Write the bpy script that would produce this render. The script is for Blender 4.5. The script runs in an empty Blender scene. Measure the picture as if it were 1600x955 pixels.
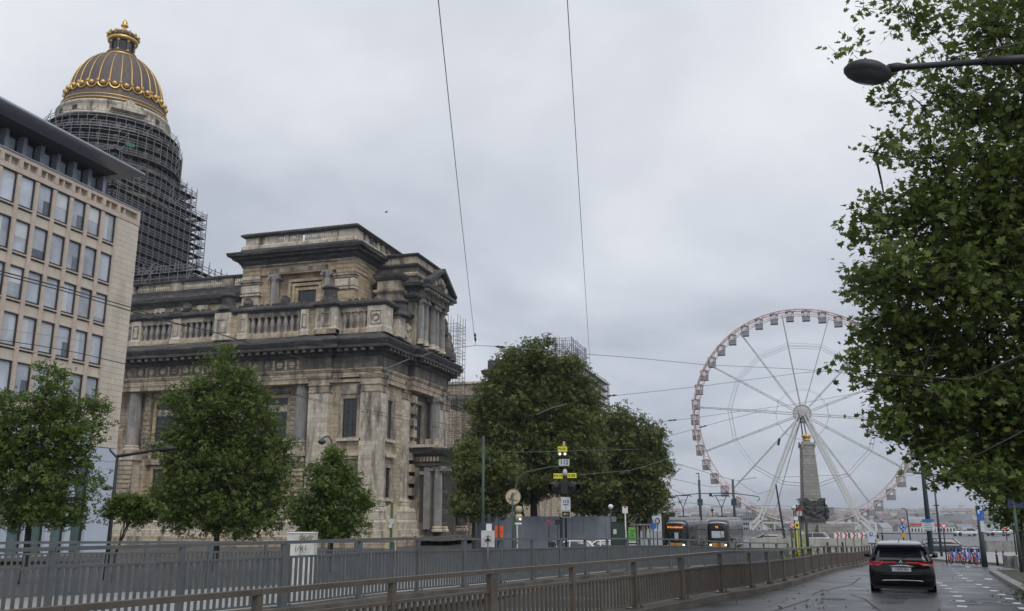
import bpy, bmesh, math, random
import numpy as np
from mathutils import Vector, Matrix
from math import sin, cos, pi, radians
random.seed(7)
rng = np.random.default_rng(7)
C = bpy.context.scene.collection
S = bpy.context.scene

# ------------------------------------------------------------------ camera
EYE = 2.1; FL = 1400.0; PITCH = math.atan((808-477.5)/FL); YAW = radians(16.8)
cam_d = bpy.data.cameras.new('camera'); cam = bpy.data.objects.new('camera', cam_d); C.objects.link(cam)
cam_d.sensor_width = 36; cam_d.lens = 36*FL/1600; cam_d.clip_start = .1; cam_d.clip_end = 20000
cam.location = (0, 0, EYE); cam.rotation_euler = (pi/2+PITCH, 0, YAW)
S.camera = cam

# ------------------------------------------------------------------ sky and sun (overcast, soft)
SUN_EL = radians(48); SUN_AZ = radians(140)          # compass style: 0 = +Y, 90 = +X
w = bpy.data.worlds.new('World'); S.world = w; w.use_nodes = True
nt = w.node_tree; nt.nodes.clear(); N = nt.nodes.new; L = nt.links.new
def wmath(op, a, b=None):
    n = N('ShaderNodeMath'); n.operation = op
    for i, v in enumerate((a, b)):
        if v is None: continue
        if isinstance(v, (int, float)): n.inputs[i].default_value = v
        else: L(v, n.inputs[i])
    return n.outputs[0]
tc = N('ShaderNodeTexCoord'); sp = N('ShaderNodeSeparateXYZ'); L(tc.outputs['Generated'], sp.inputs[0])
zc = wmath('MAXIMUM', sp.outputs['Z'], 0.0)
den = wmath('ADD', zc, .22)
cb = N('ShaderNodeCombineXYZ'); L(wmath('DIVIDE', sp.outputs['X'], den), cb.inputs[0]); L(wmath('DIVIDE', sp.outputs['Y'], den), cb.inputs[1])
n1 = N('ShaderNodeTexNoise'); n1.inputs['Scale'].default_value = 1.0; n1.inputs['Detail'].default_value = 5; n1.inputs['Roughness'].default_value = .5; n1.inputs['Distortion'].default_value = .3
L(cb.outputs[0], n1.inputs['Vector'])
cr = N('ShaderNodeValToRGB'); L(n1.outputs['Fac'], cr.inputs[0])
e = cr.color_ramp.elements; e[0].position = .36; e[0].color = (.62, .655, .72, 1); e[1].position = .66; e[1].color = (1.06, 1.07, 1.08, 1)
m = cr.color_ramp.elements.new(.5); m.color = (.82, .845, .90, 1)
gr = N('ShaderNodeValToRGB'); L(zc, gr.inputs[0]); g = gr.color_ramp.elements
g[0].position = 0; g[0].color = (.60, .635, .70, 1); g[1].position = .6; g[1].color = (1.0, 1.0, 1.0, 1)
gm = gr.color_ramp.elements.new(.28); gm.color = (.82, .84, .875, 1)
mul = N('ShaderNodeMix'); mul.data_type = 'RGBA'; mul.blend_type = 'MULTIPLY'; mul.inputs[0].default_value = 1
L(cr.outputs[0], mul.inputs[6]); L(gr.outputs[0], mul.inputs[7])
sky = N('ShaderNodeTexSky'); sky.sky_type = 'NISHITA'; sky.sun_disc = False; sky.sun_elevation = SUN_EL; sky.sun_rotation = SUN_AZ
bg1 = N('ShaderNodeBackground'); L(sky.outputs[0], bg1.inputs[0]); bg1.inputs[1].default_value = .08
bg2 = N('ShaderNodeBackground'); L(mul.outputs[2], bg2.inputs[0]); bg2.inputs[1].default_value = 1.0
mx = N('ShaderNodeMixShader'); mx.inputs[0].default_value = .93
L(bg1.outputs[0], mx.inputs[1]); L(bg2.outputs[0], mx.inputs[2])
out = N('ShaderNodeOutputWorld'); L(mx.outputs[0], out.inputs[0])
sd = bpy.data.lights.new('sun', 'SUN'); sd.energy = 1.25; sd.angle = radians(35); sd.color = (1, .96, .9)
so = bpy.data.objects.new('sun', sd); C.objects.link(so)
sv = Vector((sin(SUN_AZ)*cos(SUN_EL), cos(SUN_AZ)*cos(SUN_EL), sin(SUN_EL)))
so.rotation_euler = sv.to_track_quat('Z', 'Y').to_euler(); so.location = (20, -20, 60)
S.view_settings.view_transform = 'Standard'; S.view_settings.look = 'None'; S.view_settings.gamma = 1; S.view_settings.exposure = 0.0
S.view_settings.use_curve_mapping = False
S.cycles.max_bounces = 5; S.cycles.diffuse_bounces = 3; S.cycles.transparent_max_bounces = 8; S.cycles.volume_bounces = 0

# ------------------------------------------------------------------ measuring helpers (photo pixel -> point in the place)
_c, _s = cos(PITCH), sin(PITCH); _cy, _sy = cos(YAW), sin(YAW)
def ray(u, v):
    x = (u-800)/FL; y = (477.5-v)/FL; f = _c-y*_s; z = _s+y*_c
    return (x*_cy-f*_sy, x*_sy+f*_cy, z, f)
def at(u, v, d):                     # point at forward distance d
    r = ray(u, v); t = d/r[3]
    return Vector((r[0]*t, r[1]*t, EYE+r[2]*t))
def CW(lat, d, z=0.0):               # camera-frame ground position -> world
    return Vector((lat*_cy-d*_sy, lat*_sy+d*_cy, z))
GZ = [(-50, 0), (25, 0), (33, -.2), (45, -.45), (58, -.9), (72, -1.2), (100, -1.5), (9e3, -1.5)]
def zg(d):
    for (a, za), (b, zb) in zip(GZ, GZ[1:]):
        if d <= b: return za+(zb-za)*max(0, (d-a))/(b-a)
    return GZ[-1][1]
def dof(x, y): return -x*_sy+y*_cy
def gp(u, v):                        # pixel on the ground surface
    r = ray(u, v); d = 20.0
    for _ in range(60): d = .5*d+.5*(zg(d)-EYE)/r[2]*r[3]
    p = at(u, v, d); return Vector((p.x, p.y, zg(d)))
def base(u, d):                      # ground point under image column u at distance d
    p = CW((u-800)/FL/1.0275*d, d); return Vector((p.x, p.y, zg(d)))
def ang(lat, d): return math.atan2(d, lat)

# ------------------------------------------------------------------ mesh builder
class MB:
    def __init__(s, off=(0, 0, 0)): s.v = []; s.f = []; s.m = []; s.o = off; s.cur = 0; s.sm = []; s.smooth = False
    def vert(s, p): s.v.append((p[0]-s.o[0], p[1]-s.o[1], p[2]-s.o[2])); return len(s.v)-1
    def face(s, idx): s.f.append(tuple(idx)); s.m.append(s.cur); s.sm.append(s.smooth)
    def poly(s, pts): s.face([s.vert(p) for p in pts])
    def box(s, x0, x1, y0, y1, z0, z1):
        i = [s.vert(p) for p in ((x0,y0,z0),(x1,y0,z0),(x1,y1,z0),(x0,y1,z0),(x0,y0,z1),(x1,y0,z1),(x1,y1,z1),(x0,y1,z1))]
        for q in ((0,3,2,1),(4,5,6,7),(0,1,5,4),(1,2,6,5),(2,3,7,6),(3,0,4,7)): s.face([i[k] for k in q])
        return s
    def obox(s, c, ax, ay, az, h):   # oriented box: centre, three axes, half sizes
        c = Vector(c); X = Vector(ax).normalized()*h[0]; Y = Vector(ay).normalized()*h[1]; Z = Vector(az).normalized()*h[2]
        i = [s.vert(c+X*a+Y*b+Z*d) for d in (-1, 1) for a, b in ((-1,-1),(1,-1),(1,1),(-1,1))]
        for q in ((0,3,2,1),(4,5,6,7),(0,1,5,4),(1,2,6,5),(2,3,7,6),(3,0,4,7)): s.face([i[k] for k in q])
        return s
    def bar(s, p, q, w_, h_=None, up=(0, 0, 1)):
        p = Vector(p); q = Vector(q); d = q-p
        if d.length < 1e-6: return s
        u = Vector(up); x = d.cross(u)
        if x.length < 1e-5: x = d.cross(Vector((1, 0, 0)))
        x.normalize(); u = x.cross(d).normalized()
        return s.obox((p+q)/2, d, x, u, (d.length/2, w_/2, (h_ or w_)/2))
    def tube(s, pts, r, n=6, cap=True):
        pts = [Vector(p) for p in pts]; rr = r if isinstance(r, (list, tuple)) else [r]*len(pts)
        rings = []; ref = None
        for k, p in enumerate(pts):
            t = (pts[min(k+1, len(pts)-1)]-pts[max(k-1, 0)])
            if t.length < 1e-9: t = Vector((0, 0, 1))
            t.normalize()
            if ref is None: ref = t.orthogonal()
            x = (ref-t*ref.dot(t))
            if x.length < 1e-6: x = t.orthogonal()
            x.normalize(); ref = x; y = t.cross(x)
            rings.append([s.vert(p+(x*cos(2*pi*j/n)+y*sin(2*pi*j/n))*rr[k]) for j in range(n)])
        for a, b in zip(rings, rings[1:]):
            for j in range(n): s.face((a[j], a[(j+1)%n], b[(j+1)%n], b[j]))
        if cap: s.face(rings[0][::-1]); s.face(rings[-1])
        return s
    def cyl(s, p, r, h, n=12, r1=None): return s.tube([p, (p[0], p[1], p[2]+h)], [r, r if r1 is None else r1], n)
    def lathe(s, c, prof, n=16, a0=0, sq=None):       # profile [(r, z)]; sq: squares the plan
        rings = []
        for r, z in prof:
            rings.append([s.vert((c[0]+r*cos(a0+2*pi*j/n), c[1]+r*sin(a0+2*pi*j/n), c[2]+z)) for j in range(n)])
        for a, b in zip(rings, rings[1:]):
            for j in range(n): s.face((a[j], a[(j+1)%n], b[(j+1)%n], b[j]))
        s.face(rings[0][::-1]); s.face(rings[-1]); return s
    def sweep(s, path, prof, closed=False, caps=True):  # plan path, outward = right of travel; profile (out, z)
        P = [Vector((p[0], p[1])) for p in path]; n = len(P); cols = []
        for k in range(n):
            a = P[(k-1) % n] if (closed or k > 0) else None; b = P[(k+1) % n] if (closed or k < n-1) else None
            d1 = (P[k]-a).normalized() if a is not None else None; d2 = (b-P[k]).normalized() if b is not None else None
            n1_ = Vector((d1.y, -d1.x)) if d1 else None; n2_ = Vector((d2.y, -d2.x)) if d2 else None
            if n1_ is None: m_ = n2_
            elif n2_ is None: m_ = n1_
            else: m_ = (n1_+n2_)/max(.3, 1+n1_.dot(n2_))
            cols.append([s.vert((P[k].x+m_.x*o, P[k].y+m_.y*o, z)) for o, z in prof])
        rng_ = range(n if closed else n-1)
        for k in rng_:
            a = cols[k]; b = cols[(k+1) % n]
            for j in range(len(prof)-1): s.face((a[j], b[j], b[j+1], a[j+1]))
        if caps and not closed: s.face(cols[0]); s.face(cols[-1][::-1])
        return s
    def extr(s, poly, z0, z1):
        a = [s.vert((p[0], p[1], z0)) for p in poly]; b = [s.vert((p[0], p[1], z1)) for p in poly]; n = len(poly)
        s.face(a[::-1]); s.face(b)
        for k in range(n): s.face((a[k], a[(k+1)%n], b[(k+1)%n], b[k]))
        return s
    def disc(s, c, nrm, r, th, n=20):
        nrm = Vector(nrm).normalized(); c = Vector(c)
        return s.tube([c-nrm*th/2, c+nrm*th/2], r, n)
    def mesh(s, name, mats):
        me = bpy.data.meshes.new(name); me.from_pydata(s.v, [], s.f)
        for m_ in (mats if isinstance(mats, (list, tuple)) else [mats]): me.materials.append(m_)
        me.polygons.foreach_set('material_index', s.m); me.polygons.foreach_set('use_smooth', s.sm)
        me.update(); return me
    def build(s, name, mats, parent=None, loc=None, **k):
        o = bpy.data.objects.new(name, s.mesh(name, mats)); C.objects.link(o)
        if parent: o.parent = parent
        if loc: o.location = loc
        for a, b in k.items(): o[a] = b
        return o
def inst(name, me, parent, loc, rz=0, sc=None, rot=None, **k):
    o = bpy.data.objects.new(name, me); C.objects.link(o); o.parent = parent; o.location = loc
    o.rotation_euler = rot if rot else (0, 0, rz)
    if sc: o.scale = sc
    for a, b in k.items(): o[a] = b
    return o
def thing(name, label, cat, loc=(0, 0, 0), rz=0, group=None):
    o = bpy.data.objects.new(name, None); C.objects.link(o); o.empty_display_size = .3
    o.location = loc; o.rotation_euler = (0, 0, rz); o['label'] = label; o['category'] = cat
    if group: o['group'] = group
    return o
def tag(o, label, cat, group=None, kind=None):
    o['label'] = label; o['category'] = cat
    if group: o['group'] = group
    if kind: o['kind'] = kind
    return o
def kids(o): return list(o.children)
def dup(o, loc, rz, label, group=None):
    def rec(a, par):
        for ch in kids(a):
            q = ch.copy(); C.objects.link(q); q.parent = par; rec(ch, q)
    r = o.copy(); C.objects.link(r); r.location = loc; r.rotation_euler = (0, 0, rz); r['label'] = label
    if group: r['group'] = group
    rec(o, r); return r
def struct(o): o['kind'] = 'structure'; return o

# ------------------------------------------------------------------ materials
def mat(name, col, rough=.7, metal=0, var=.15, scale=3.0, bump=0, col2=None, spec=.5, emit=None, estr=1, stretch=None, coat=0, detail=4, stain=None, sscale=.5, brick=None, rvar=0, objrand=0):
    M_ = bpy.data.materials.new(name); M_.use_nodes = True; t = M_.node_tree; b = t.nodes['Principled BSDF']; Nn = t.nodes.new; Ll = t.links.new
    b.inputs['Roughness'].default_value = rough; b.inputs['Metallic'].default_value = metal
    b.inputs['Specular IOR Level'].default_value = spec; b.inputs['Coat Weight'].default_value = coat
    c4 = (*col, 1); 
    geo = Nn('ShaderNodeNewGeometry'); mp = Nn('ShaderNodeMapping'); Ll(geo.outputs['Position'], mp.inputs[0])
    if stretch: mp.inputs['Scale'].default_value = stretch
    nz = Nn('ShaderNodeTexNoise'); nz.inputs['Scale'].default_value = scale; nz.inputs['Detail'].default_value = detail; nz.inputs['Roughness'].default_value = .6
    Ll(mp.outputs[0], nz.inputs['Vector'])
    rp = Nn('ShaderNodeValToRGB'); Ll(nz.outputs['Fac'], rp.inputs[0])
    c2 = col2 or tuple(x*(1-var) for x in col); c1 = col if col2 else tuple(min(1, x*(1+var)) for x in col)
    rp.color_ramp.elements[0].position = .32; rp.color_ramp.elements[0].color = (*c2, 1)
    rp.color_ramp.elements[1].position = .68; rp.color_ramp.elements[1].color = (*c1, 1)
    last = rp.outputs[0]; hgt = nz.outputs['Fac']
    if brick:                                            # fine masonry joints: (axis plane free: uses x+y , z)
        bw, bh, mort, dark = brick
        sp_ = Nn('ShaderNodeSeparateXYZ'); Ll(geo.outputs['Position'], sp_.inputs[0])
        ad = Nn('ShaderNodeMath'); ad.operation = 'ADD'; Ll(sp_.outputs[0], ad.inputs[0]); Ll(sp_.outputs[1], ad.inputs[1])
        cmb = Nn('ShaderNodeCombineXYZ'); Ll(ad.outputs[0], cmb.inputs[0]); Ll(sp_.outputs[2], cmb.inputs[1])
        bt = Nn('ShaderNodeTexBrick'); Ll(cmb.outputs[0], bt.inputs['Vector']); bt.inputs['Scale'].default_value = 1
        bt.inputs['Brick Width'].default_value = bw; bt.inputs['Row Height'].default_value = bh; bt.inputs['Mortar Size'].default_value = mort
        bt.inputs['Color1'].default_value = (1, 1, 1, 1); bt.inputs['Color2'].default_value = (.72, .71, .70, 1); bt.inputs['Mortar'].default_value = (dark, dark, dark, 1)
        ml = Nn('ShaderNodeMix'); ml.data_type = 'RGBA'; ml.blend_type = 'MULTIPLY'; ml.inputs[0].default_value = 1
        Ll(last, ml.inputs[6]); Ll(bt.outputs['Color'], ml.inputs[7]); last = ml.outputs[2]
    if stain:                                            # dirt with its own shape: (colour, low, high, stretch)
        sc_, lo, hi, st = stain
        m2 = Nn('ShaderNodeMapping'); Ll(geo.outputs['Position'], m2.inputs[0]); m2.inputs['Scale'].default_value = st
        n2 = Nn('ShaderNodeTexNoise'); n2.inputs['Scale'].default_value = sscale; n2.inputs['Detail'].default_value = 6; n2.inputs['Roughness'].default_value = .65; Ll(m2.outputs[0], n2.inputs['Vector'])
        mr = Nn('ShaderNodeMapRange'); Ll(n2.outputs['Fac'], mr.inputs[0]); mr.inputs[1].default_value = lo; mr.inputs[2].default_value = hi
        ms = Nn('ShaderNodeMix'); ms.data_type = 'RGBA'; Ll(mr.outputs[0], ms.inputs[0]); Ll(last, ms.inputs[6]); ms.inputs[7].default_value = (*sc_, 1); last = ms.outputs[2]
    if objrand:
        oi = Nn('ShaderNodeObjectInfo'); mr2 = Nn('ShaderNodeMapRange'); Ll(oi.outputs['Random'], mr2.inputs[0]); mr2.inputs[3].default_value = 1-objrand; mr2.inputs[4].default_value = 1+objrand
        vm = Nn('ShaderNodeVectorMath'); vm.operation = 'SCALE'; Ll(last, vm.inputs[0]); Ll(mr2.outputs[0], vm.inputs['Scale']); last = vm.outputs[0]
    Ll(last, b.inputs['Base Color'])
    if rvar:
        mrr = Nn('ShaderNodeMapRange'); Ll(nz.outputs['Fac'], mrr.inputs[0]); mrr.inputs[1].default_value = .3; mrr.inputs[2].default_value = .7
        mrr.inputs[3].default_value = max(.02, rough-rvar); mrr.inputs[4].default_value = rough+rvar; Ll(mrr.outputs[0], b.inputs['Roughness'])
    if bump:
        bp = Nn('ShaderNodeBump'); bp.inputs['Strength'].default_value = bump; bp.inputs['Distance'].default_value = .05; Ll(hgt, bp.inputs['Height']); Ll(bp.outputs[0], b.inputs['Normal'])
    if emit:
        b.inputs['Emission Color'].default_value = (*emit, 1); b.inputs['Emission Strength'].default_value = estr
    return M_
K = {}
K['stone'] = mat('palace_stone', (.54, .445, .325), .9, scale=1.2, var=.16, bump=.3, brick=(1.1, .55, .03, .45), stain=((.10, .088, .075), .49, .66, (1.2, 1.2, .22)), sscale=.55)
K['warm'] = mat('palace_warm_stone', (.54, .43, .29), .9, scale=1.0, var=.22, bump=.3, brick=(1.3, .6, .03, .5), stain=((.17, .12, .08), .5, .78, (1, 1, .5)), sscale=.5)
K['pale'] = mat('palace_pale_stone', (.62, .56, .46), .9, scale=1.5, var=.14, bump=.3, brick=(1.0, .6, .025, .6), stain=((.12, .105, .09), .50, .66, (1.2, 1.2, .22)), sscale=.7)
K['trim'] = mat('weathered_trim_stone', (.44, .375, .285), .9, scale=1.5, var=.2, bump=.4, stain=((.09, .083, .075), .42, .62, (1, 1, .35)), sscale=.6)
K['greystone'] = mat('grey_column_stone', (.24, .235, .23), .85, scale=1.2, var=.2, bump=.3, stain=((.42, .39, .34), .5, .7, (1.5, 1.5, .2)), sscale=.5)
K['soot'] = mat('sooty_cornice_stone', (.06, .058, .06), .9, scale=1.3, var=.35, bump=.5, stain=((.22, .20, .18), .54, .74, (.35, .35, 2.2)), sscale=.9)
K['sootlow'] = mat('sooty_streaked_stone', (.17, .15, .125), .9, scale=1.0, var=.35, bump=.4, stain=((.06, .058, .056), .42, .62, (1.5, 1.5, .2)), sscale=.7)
K['slate'] = mat('weathered_lead_roof', (.16, .165, .175), .6, scale=2, var=.2, bump=.2)
K['winglass'] = mat('dark_window_glass', (.02, .022, .026), .12, scale=.6, var=.3, spec=.6)
K['recess'] = mat('dark_recess', (.07, .062, .055), .9)  # dark colour stands in for shade inside porch and portal openings
K['limestone'] = mat('office_limestone', (.60, .54, .445), .8, scale=.9, var=.07, bump=.12, stain=((.36, .29, .22), .55, .9, (1, 1, .3)), sscale=.6, objrand=.05)
K['rib'] = mat('office_rib_stone', (.54, .455, .38), .8, scale=1.5, var=.1, bump=.12)
K['offglass'] = mat('office_window_glass', (.44, .48, .54), .12, scale=.35, var=.3, spec=.7, objrand=.22)
K['blind'] = mat('window_blind', (.58, .60, .62), .35, var=.06, objrand=.15)
K['dimroom'] = mat('dim_interior', (.16, .18, .21), .25, var=.2, objrand=.3)  # painted dimness of the room behind the opaque glass
K['alu'] = mat('dark_window_frame', (.05, .052, .06), .45, metal=.3)
K['canopy'] = mat('canopy_metal', (.30, .32, .37), .35, metal=.35, var=.08)
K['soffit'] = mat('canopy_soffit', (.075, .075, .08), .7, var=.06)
K['bluepanel'] = mat('pale_blue_panel', (.50, .56, .66), .5, var=.05, scale=.7)
K['greenglass'] = mat('green_shop_glass', (.10, .16, .15), .08, var=.25, scale=.5, spec=.8)
K['gold'] = mat('gilding', (.64, .43, .15), .4, metal=.85, var=.2, scale=4)
K['copper'] = mat('dark_copper_roof', (.105, .082, .078), .6, var=.2, scale=2.2, stretch=(1, 1, .3))
K['steel'] = mat('scaffold_tube', (.21, .21, .22), .5, metal=.3, var=.15)
K['deck'] = mat('scaffold_deck', (.045, .043, .045), .85, var=.3)
K['shadewall'] = mat('scaffold_shadowed_wall', (.065, .064, .068), .95, var=.4, scale=1.2)  # tower wall coloured dark for the shade behind the scaffold
K['rail'] = mat('railing_brown_paint', (.105, .088, .07), .36, metal=.1, var=.18, scale=2.5, bump=.1, stain=((.10, .075, .055), .5, .8, (1, 1, 1)), sscale=1.2)
K['railgrey'] = mat('railing_grey_paint', (.115, .127, .132), .42, metal=.1, var=.14, scale=2.5, bump=.1)
K['concrete'] = mat('stained_shaded_concrete', (.13, .115, .10), .9, var=.25, scale=1.5, bump=.5, stain=((.05, .045, .04), .45, .7, (.6, .6, 1.5)), sscale=.8)  # stains, and a base darkened to hold the shadow under the underpass ledge
K['asphalt'] = mat('wet_asphalt', (.05, .052, .056), .36, var=.3, scale=.55, bump=.08, rvar=.17, detail=8, spec=.5, stain=((.028, .029, .032), .52, .60, (.35, 1.1, 1)), sscale=.6)
K['asphalt2'] = mat('damp_asphalt', (.075, .075, .078), .5, var=.2, scale=.5, bump=.1, rvar=.12, detail=8)
K['paving'] = mat('pale_paving', (.30, .30, .295), .55, var=.12, scale=1.2, bump=.2, stain=((.16, .16, .16), .5, .8, (1, 1, 1)), sscale=.3)
K['kerb'] = mat('kerb_stone', (.23, .225, .22), .7, var=.2, scale=2.5, bump=.4)
K['moss'] = mat('mossy_gravel', (.06, .055, .045), .95, var=.4, scale=5, bump=.8, stain=((.05, .075, .02), .5, .65, (1, 1, 1)), sscale=2)
K['mark'] = mat('worn_white_marking', (.68, .69, .70), .6, var=.15, scale=5)
K['white'] = mat('white_paint', (.72, .73, .74), .5, var=.05)
K['offwhite'] = mat('dirty_white_paint', (.52, .52, .50), .7, var=.2, scale=3)
K['black'] = mat('black_paint', (.022, .022, .025), .45, var=.2)
K['blackmetal'] = mat('black_pole_metal', (.03, .032, .036), .5, metal=.3, var=.2)
K['bluegrey'] = mat('blue_grey_pole', (.03, .048, .06), .5, var=.15)
K['greenpole'] = mat('green_pole', (.05, .075, .06), .6, var=.2)
K['wire'] = mat('wire', (.035, .035, .04), .6)
K['palewire'] = mat('weathered_wire', (.16, .17, .19), .5)
K['pink'] = mat('pale_pink_rim', (.62, .45, .43), .5, var=.05)
K['spoke'] = mat('wheel_steel', (.46, .46, .465), .5, metal=.1, var=.06)
K['wheelwhite'] = mat('wheel_white_steel', (.66, .67, .66), .5, var=.05)
K['gondola'] = mat('gondola_shell', (.27, .27, .29), .5, var=.1)
K['gondolapane'] = mat('gondola_pane', (.85, .85, .86), .3, var=.1)
K['obelisk'] = mat('monument_stone', (.32, .31, .295), .85, scale=1, var=.12, brick=(1.3, .5, .03, .6), bump=.3)
K['bronze'] = mat('dark_weathered_sculpture', (.06, .062, .062), .8, var=.4, scale=1.3, bump=.6)
K['yellow'] = mat('yellow_plate', (.72, .68, .04), .5, var=.04)
K['plate'] = mat('pale_grey_plate', (.52, .56, .62), .5, var=.04)
K['ink'] = mat('black_ink', (.02, .02, .022), .6)
K['red'] = mat('red_sign_paint', (.55, .03, .035), .45, var=.05)
K['blue'] = mat('blue_sign_paint', (.03, .12, .42), .45, var=.05)
K['orange'] = mat('orange_plastic', (.75, .12, .03), .5, var=.05)
K['beige'] = mat('sign_back_beige', (.46, .40, .25), .6, var=.12)
K['hoarding'] = mat('blue_grey_hoarding', (.16, .18, .215), .6, var=.15, scale=.8)
K['carblack'] = mat('black_car_paint', (.004, .004, .006), .22, coat=.35, var=.1, spec=.3)
K['cardark'] = mat('dark_blue_car_paint', (.02, .03, .055), .2, coat=1, var=.1)
K['carwhite'] = mat('white_car_paint', (.62, .64, .66), .25, coat=1, var=.03)
K['carsilver'] = mat('silver_car_paint', (.40, .43, .48), .25, metal=.4, coat=1, var=.03)
K['carglass'] = mat('car_glass', (.02, .025, .03), .06, spec=.8)
K['tyre'] = mat('tyre_rubber', (.015, .015, .015), .85)
K['chrome'] = mat('chrome_trim', (.55, .56, .58), .25, metal=.8)
K['taillight'] = mat('lit_tail_light', (.5, .01, .01), .3, emit=(1, .03, .02), estr=.25)
K['tailred'] = mat('tail_light_band', (.28, .012, .015), .25)
K['orangeled'] = mat('lit_destination_display', (.2, .05, .01), .4, emit=(1, .28, .03), estr=1.3)
K['headlamp'] = mat('lit_headlamp', (.9, .9, .85), .3, emit=(1, .97, .85), estr=3)
K['ledplate'] = mat('lit_signal_yellow', (.4, .35, .05), .4, emit=(1, .9, .2), estr=.5)
K['lampglass'] = mat('lamp_glass', (.07, .072, .072), .25, spec=.6, var=.2)
K['tramgold'] = mat('tram_gold_paint', (.50, .28, .05), .4, var=.1)
K['tramgrey'] = mat('tram_silver_brown', (.26, .26, .265), .35, metal=.3, var=.08)
K['trampale'] = mat('tram_pale_roof', (.48, .51, .54), .4, var=.08)
K['blueplastic'] = mat('blue_bike_paint', (.05, .19, .55), .4, var=.05)
K['redplastic'] = mat('red_bike_paint', (.62, .03, .04), .4, var=.05)
K['skin'] = mat('skin', (.45, .28, .2), .6)
K['cloth'] = mat('dark_clothing', (.02, .02, .025), .9)
K['greenad'] = mat('lit_green_poster', (.10, .27, .05), .5, emit=(.2, .6, .08), estr=.08, var=.3, scale=4)
K['greencab'] = mat('dark_green_cabinet', (.03, .055, .04), .6, var=.2)
K['graffiti'] = mat('graffiti_paint', (.14, .13, .10), .7)
K['graffiti2'] = mat('yellow_graffiti_paint', (.30, .27, .08), .7)
K['bark'] = mat('plane_bark', (.04, .036, .03), .9, var=.35, scale=5, bump=.6)
K['city_red'] = mat('far_tiled_roof', (.17, .13, .12), .9, objrand=.35, var=.1, scale=.1)
K['city_wall'] = mat('far_pale_wall', (.36, .36, .36), .9, objrand=.4, var=.1, scale=.1)
K['city_grey'] = mat('far_hazed_grey_wall', (.24, .255, .28), .9, objrand=.3, var=.1, scale=.1)  # part of the distance haze is mixed into this blue-grey
K['hill'] = mat('wooded_lowland', (.06, .075, .06), .95, var=.45, scale=.012, detail=8)
K['hedge_soil'] = mat('bare_ground', (.16, .15, .135), .95, var=.2, scale=.8)
def leafmat(name, dark, light, trans=.35, yellow=(.20, .17, .03)):
    M_ = bpy.data.materials.new(name); M_.use_nodes = True; t = M_.node_tree; b = t.nodes['Principled BSDF']; Nn = t.nodes.new; Ll = t.links.new
    a = Nn('ShaderNodeAttribute'); a.attribute_name = 'tint'
    rp = Nn('ShaderNodeValToRGB'); Ll(a.outputs['Fac'], rp.inputs[0]); el = rp.color_ramp.elements
    el[0].position = 0; el[0].color = (*dark, 1); el[1].position = .93; el[1].color = (*light, 1); q = el.new(.985); q.color = (*yellow, 1)
    Ll(rp.outputs[0], b.inputs['Base Color']); b.inputs['Roughness'].default_value = .5; b.inputs['Specular IOR Level'].default_value = .35
    tr = Nn('ShaderNodeBsdfTranslucent'); Ll(rp.outputs[0], tr.inputs[0]); mx_ = Nn('ShaderNodeMixShader'); mx_.inputs[0].default_value = trans
    Ll(b.outputs[0], mx_.inputs[1]); Ll(tr.outputs[0], mx_.inputs[2]); Ll(mx_.outputs[0], t.nodes['Material Output'].inputs[0]); return M_
K['leaf'] = leafmat('plane_leaves', (.052, .085, .02), (.19, .255, .06))
K['leaf2'] = leafmat('maple_leaves', (.048, .088, .022), (.18, .25, .055))
K['leaf3'] = leafmat('linden_leaves', (.058, .084, .025), (.20, .235, .07))
FONT = {}
def text(body, size, depth=.004, bold=False):
    cu = bpy.data.curves.new('lettering', 'FONT'); cu.body = body; cu.size = size; cu.extrude = depth; cu.align_x = 'CENTER'; cu.align_y = 'CENTER'
    if bold: cu.offset = size*.02
    cu.resolution_u = 3
    ob = bpy.data.objects.new('tmp_lettering', cu); C.objects.link(ob); dg = bpy.context.evaluated_depsgraph_get()
    me = bpy.data.meshes.new_from_object(ob.evaluated_get(dg)); bpy.data.objects.remove(ob); return me
def lettering(body, size, parent, loc, m_, rz=0, bold=False, name='lettering'):
    me = text(body, size, bold=bold); me.materials.clear(); me.materials.append(m_)
    o = bpy.data.objects.new(name, me); C.objects.link(o); o.parent = parent; o.location = loc; o.rotation_euler = (pi/2, 0, rz); return o
# ------------------------------------------------------------------ ground, roads, trench
NL = [(-34, -30), (-12, -1), (-4.6, 9.7), (-.7, 15.4), (2.65, 19.8), (7.3, 26.5), (10.8, 33.2), (16.7, 45.5), (22.5, 57), (29.8, 72)]
AL = [(-52, -30), (-22, 3), (-15.5, 10), (-9.3, 16.5), (-5, 22), (-2.0, 27.5), (1.3, 34.5), (5.6, 43), (12.5, 54), (20.8, 66), (26.5, 72)]
BL = [(-60, -30), (-34, 6), (-22, 17), (-14.3, 24.4), (-11.3, 28.5), (-8.4, 32), (-5, 37), (-1.5, 43)]
NL, AL, BL = [[(a*.947, b) for a, b in q] for q in (NL, AL, BL)]
def latat(Lp, d):
    for (la, a), (lb, b) in zip(Lp, Lp[1:]):
        if d <= b: return la+(lb-la)*(d-a)/(b-a)
    return Lp[-1][0]
rows = sorted(set([-30, -15, -5, 0, 5, 8, 11, 14, 17, 20, 22, 25, 27.5, 30, 33, 36, 39, 42, 45, 49, 54, 58, 62, 66, 72]))
FZL = [(-50, -1.4), (20, -1.2), (27, -.50), (34, -.36), (42, -.50), (60, -1.05), (72, -1.25), (200, -1.25)]
def fz(d):
    for (a, za), (b, zb) in zip(FZL, FZL[1:]):
        if d <= b: return za+(zb-za)*(d-a)/(b-a)
left = MB(); right = MB(); floor = MB(); pave = MB()
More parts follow.
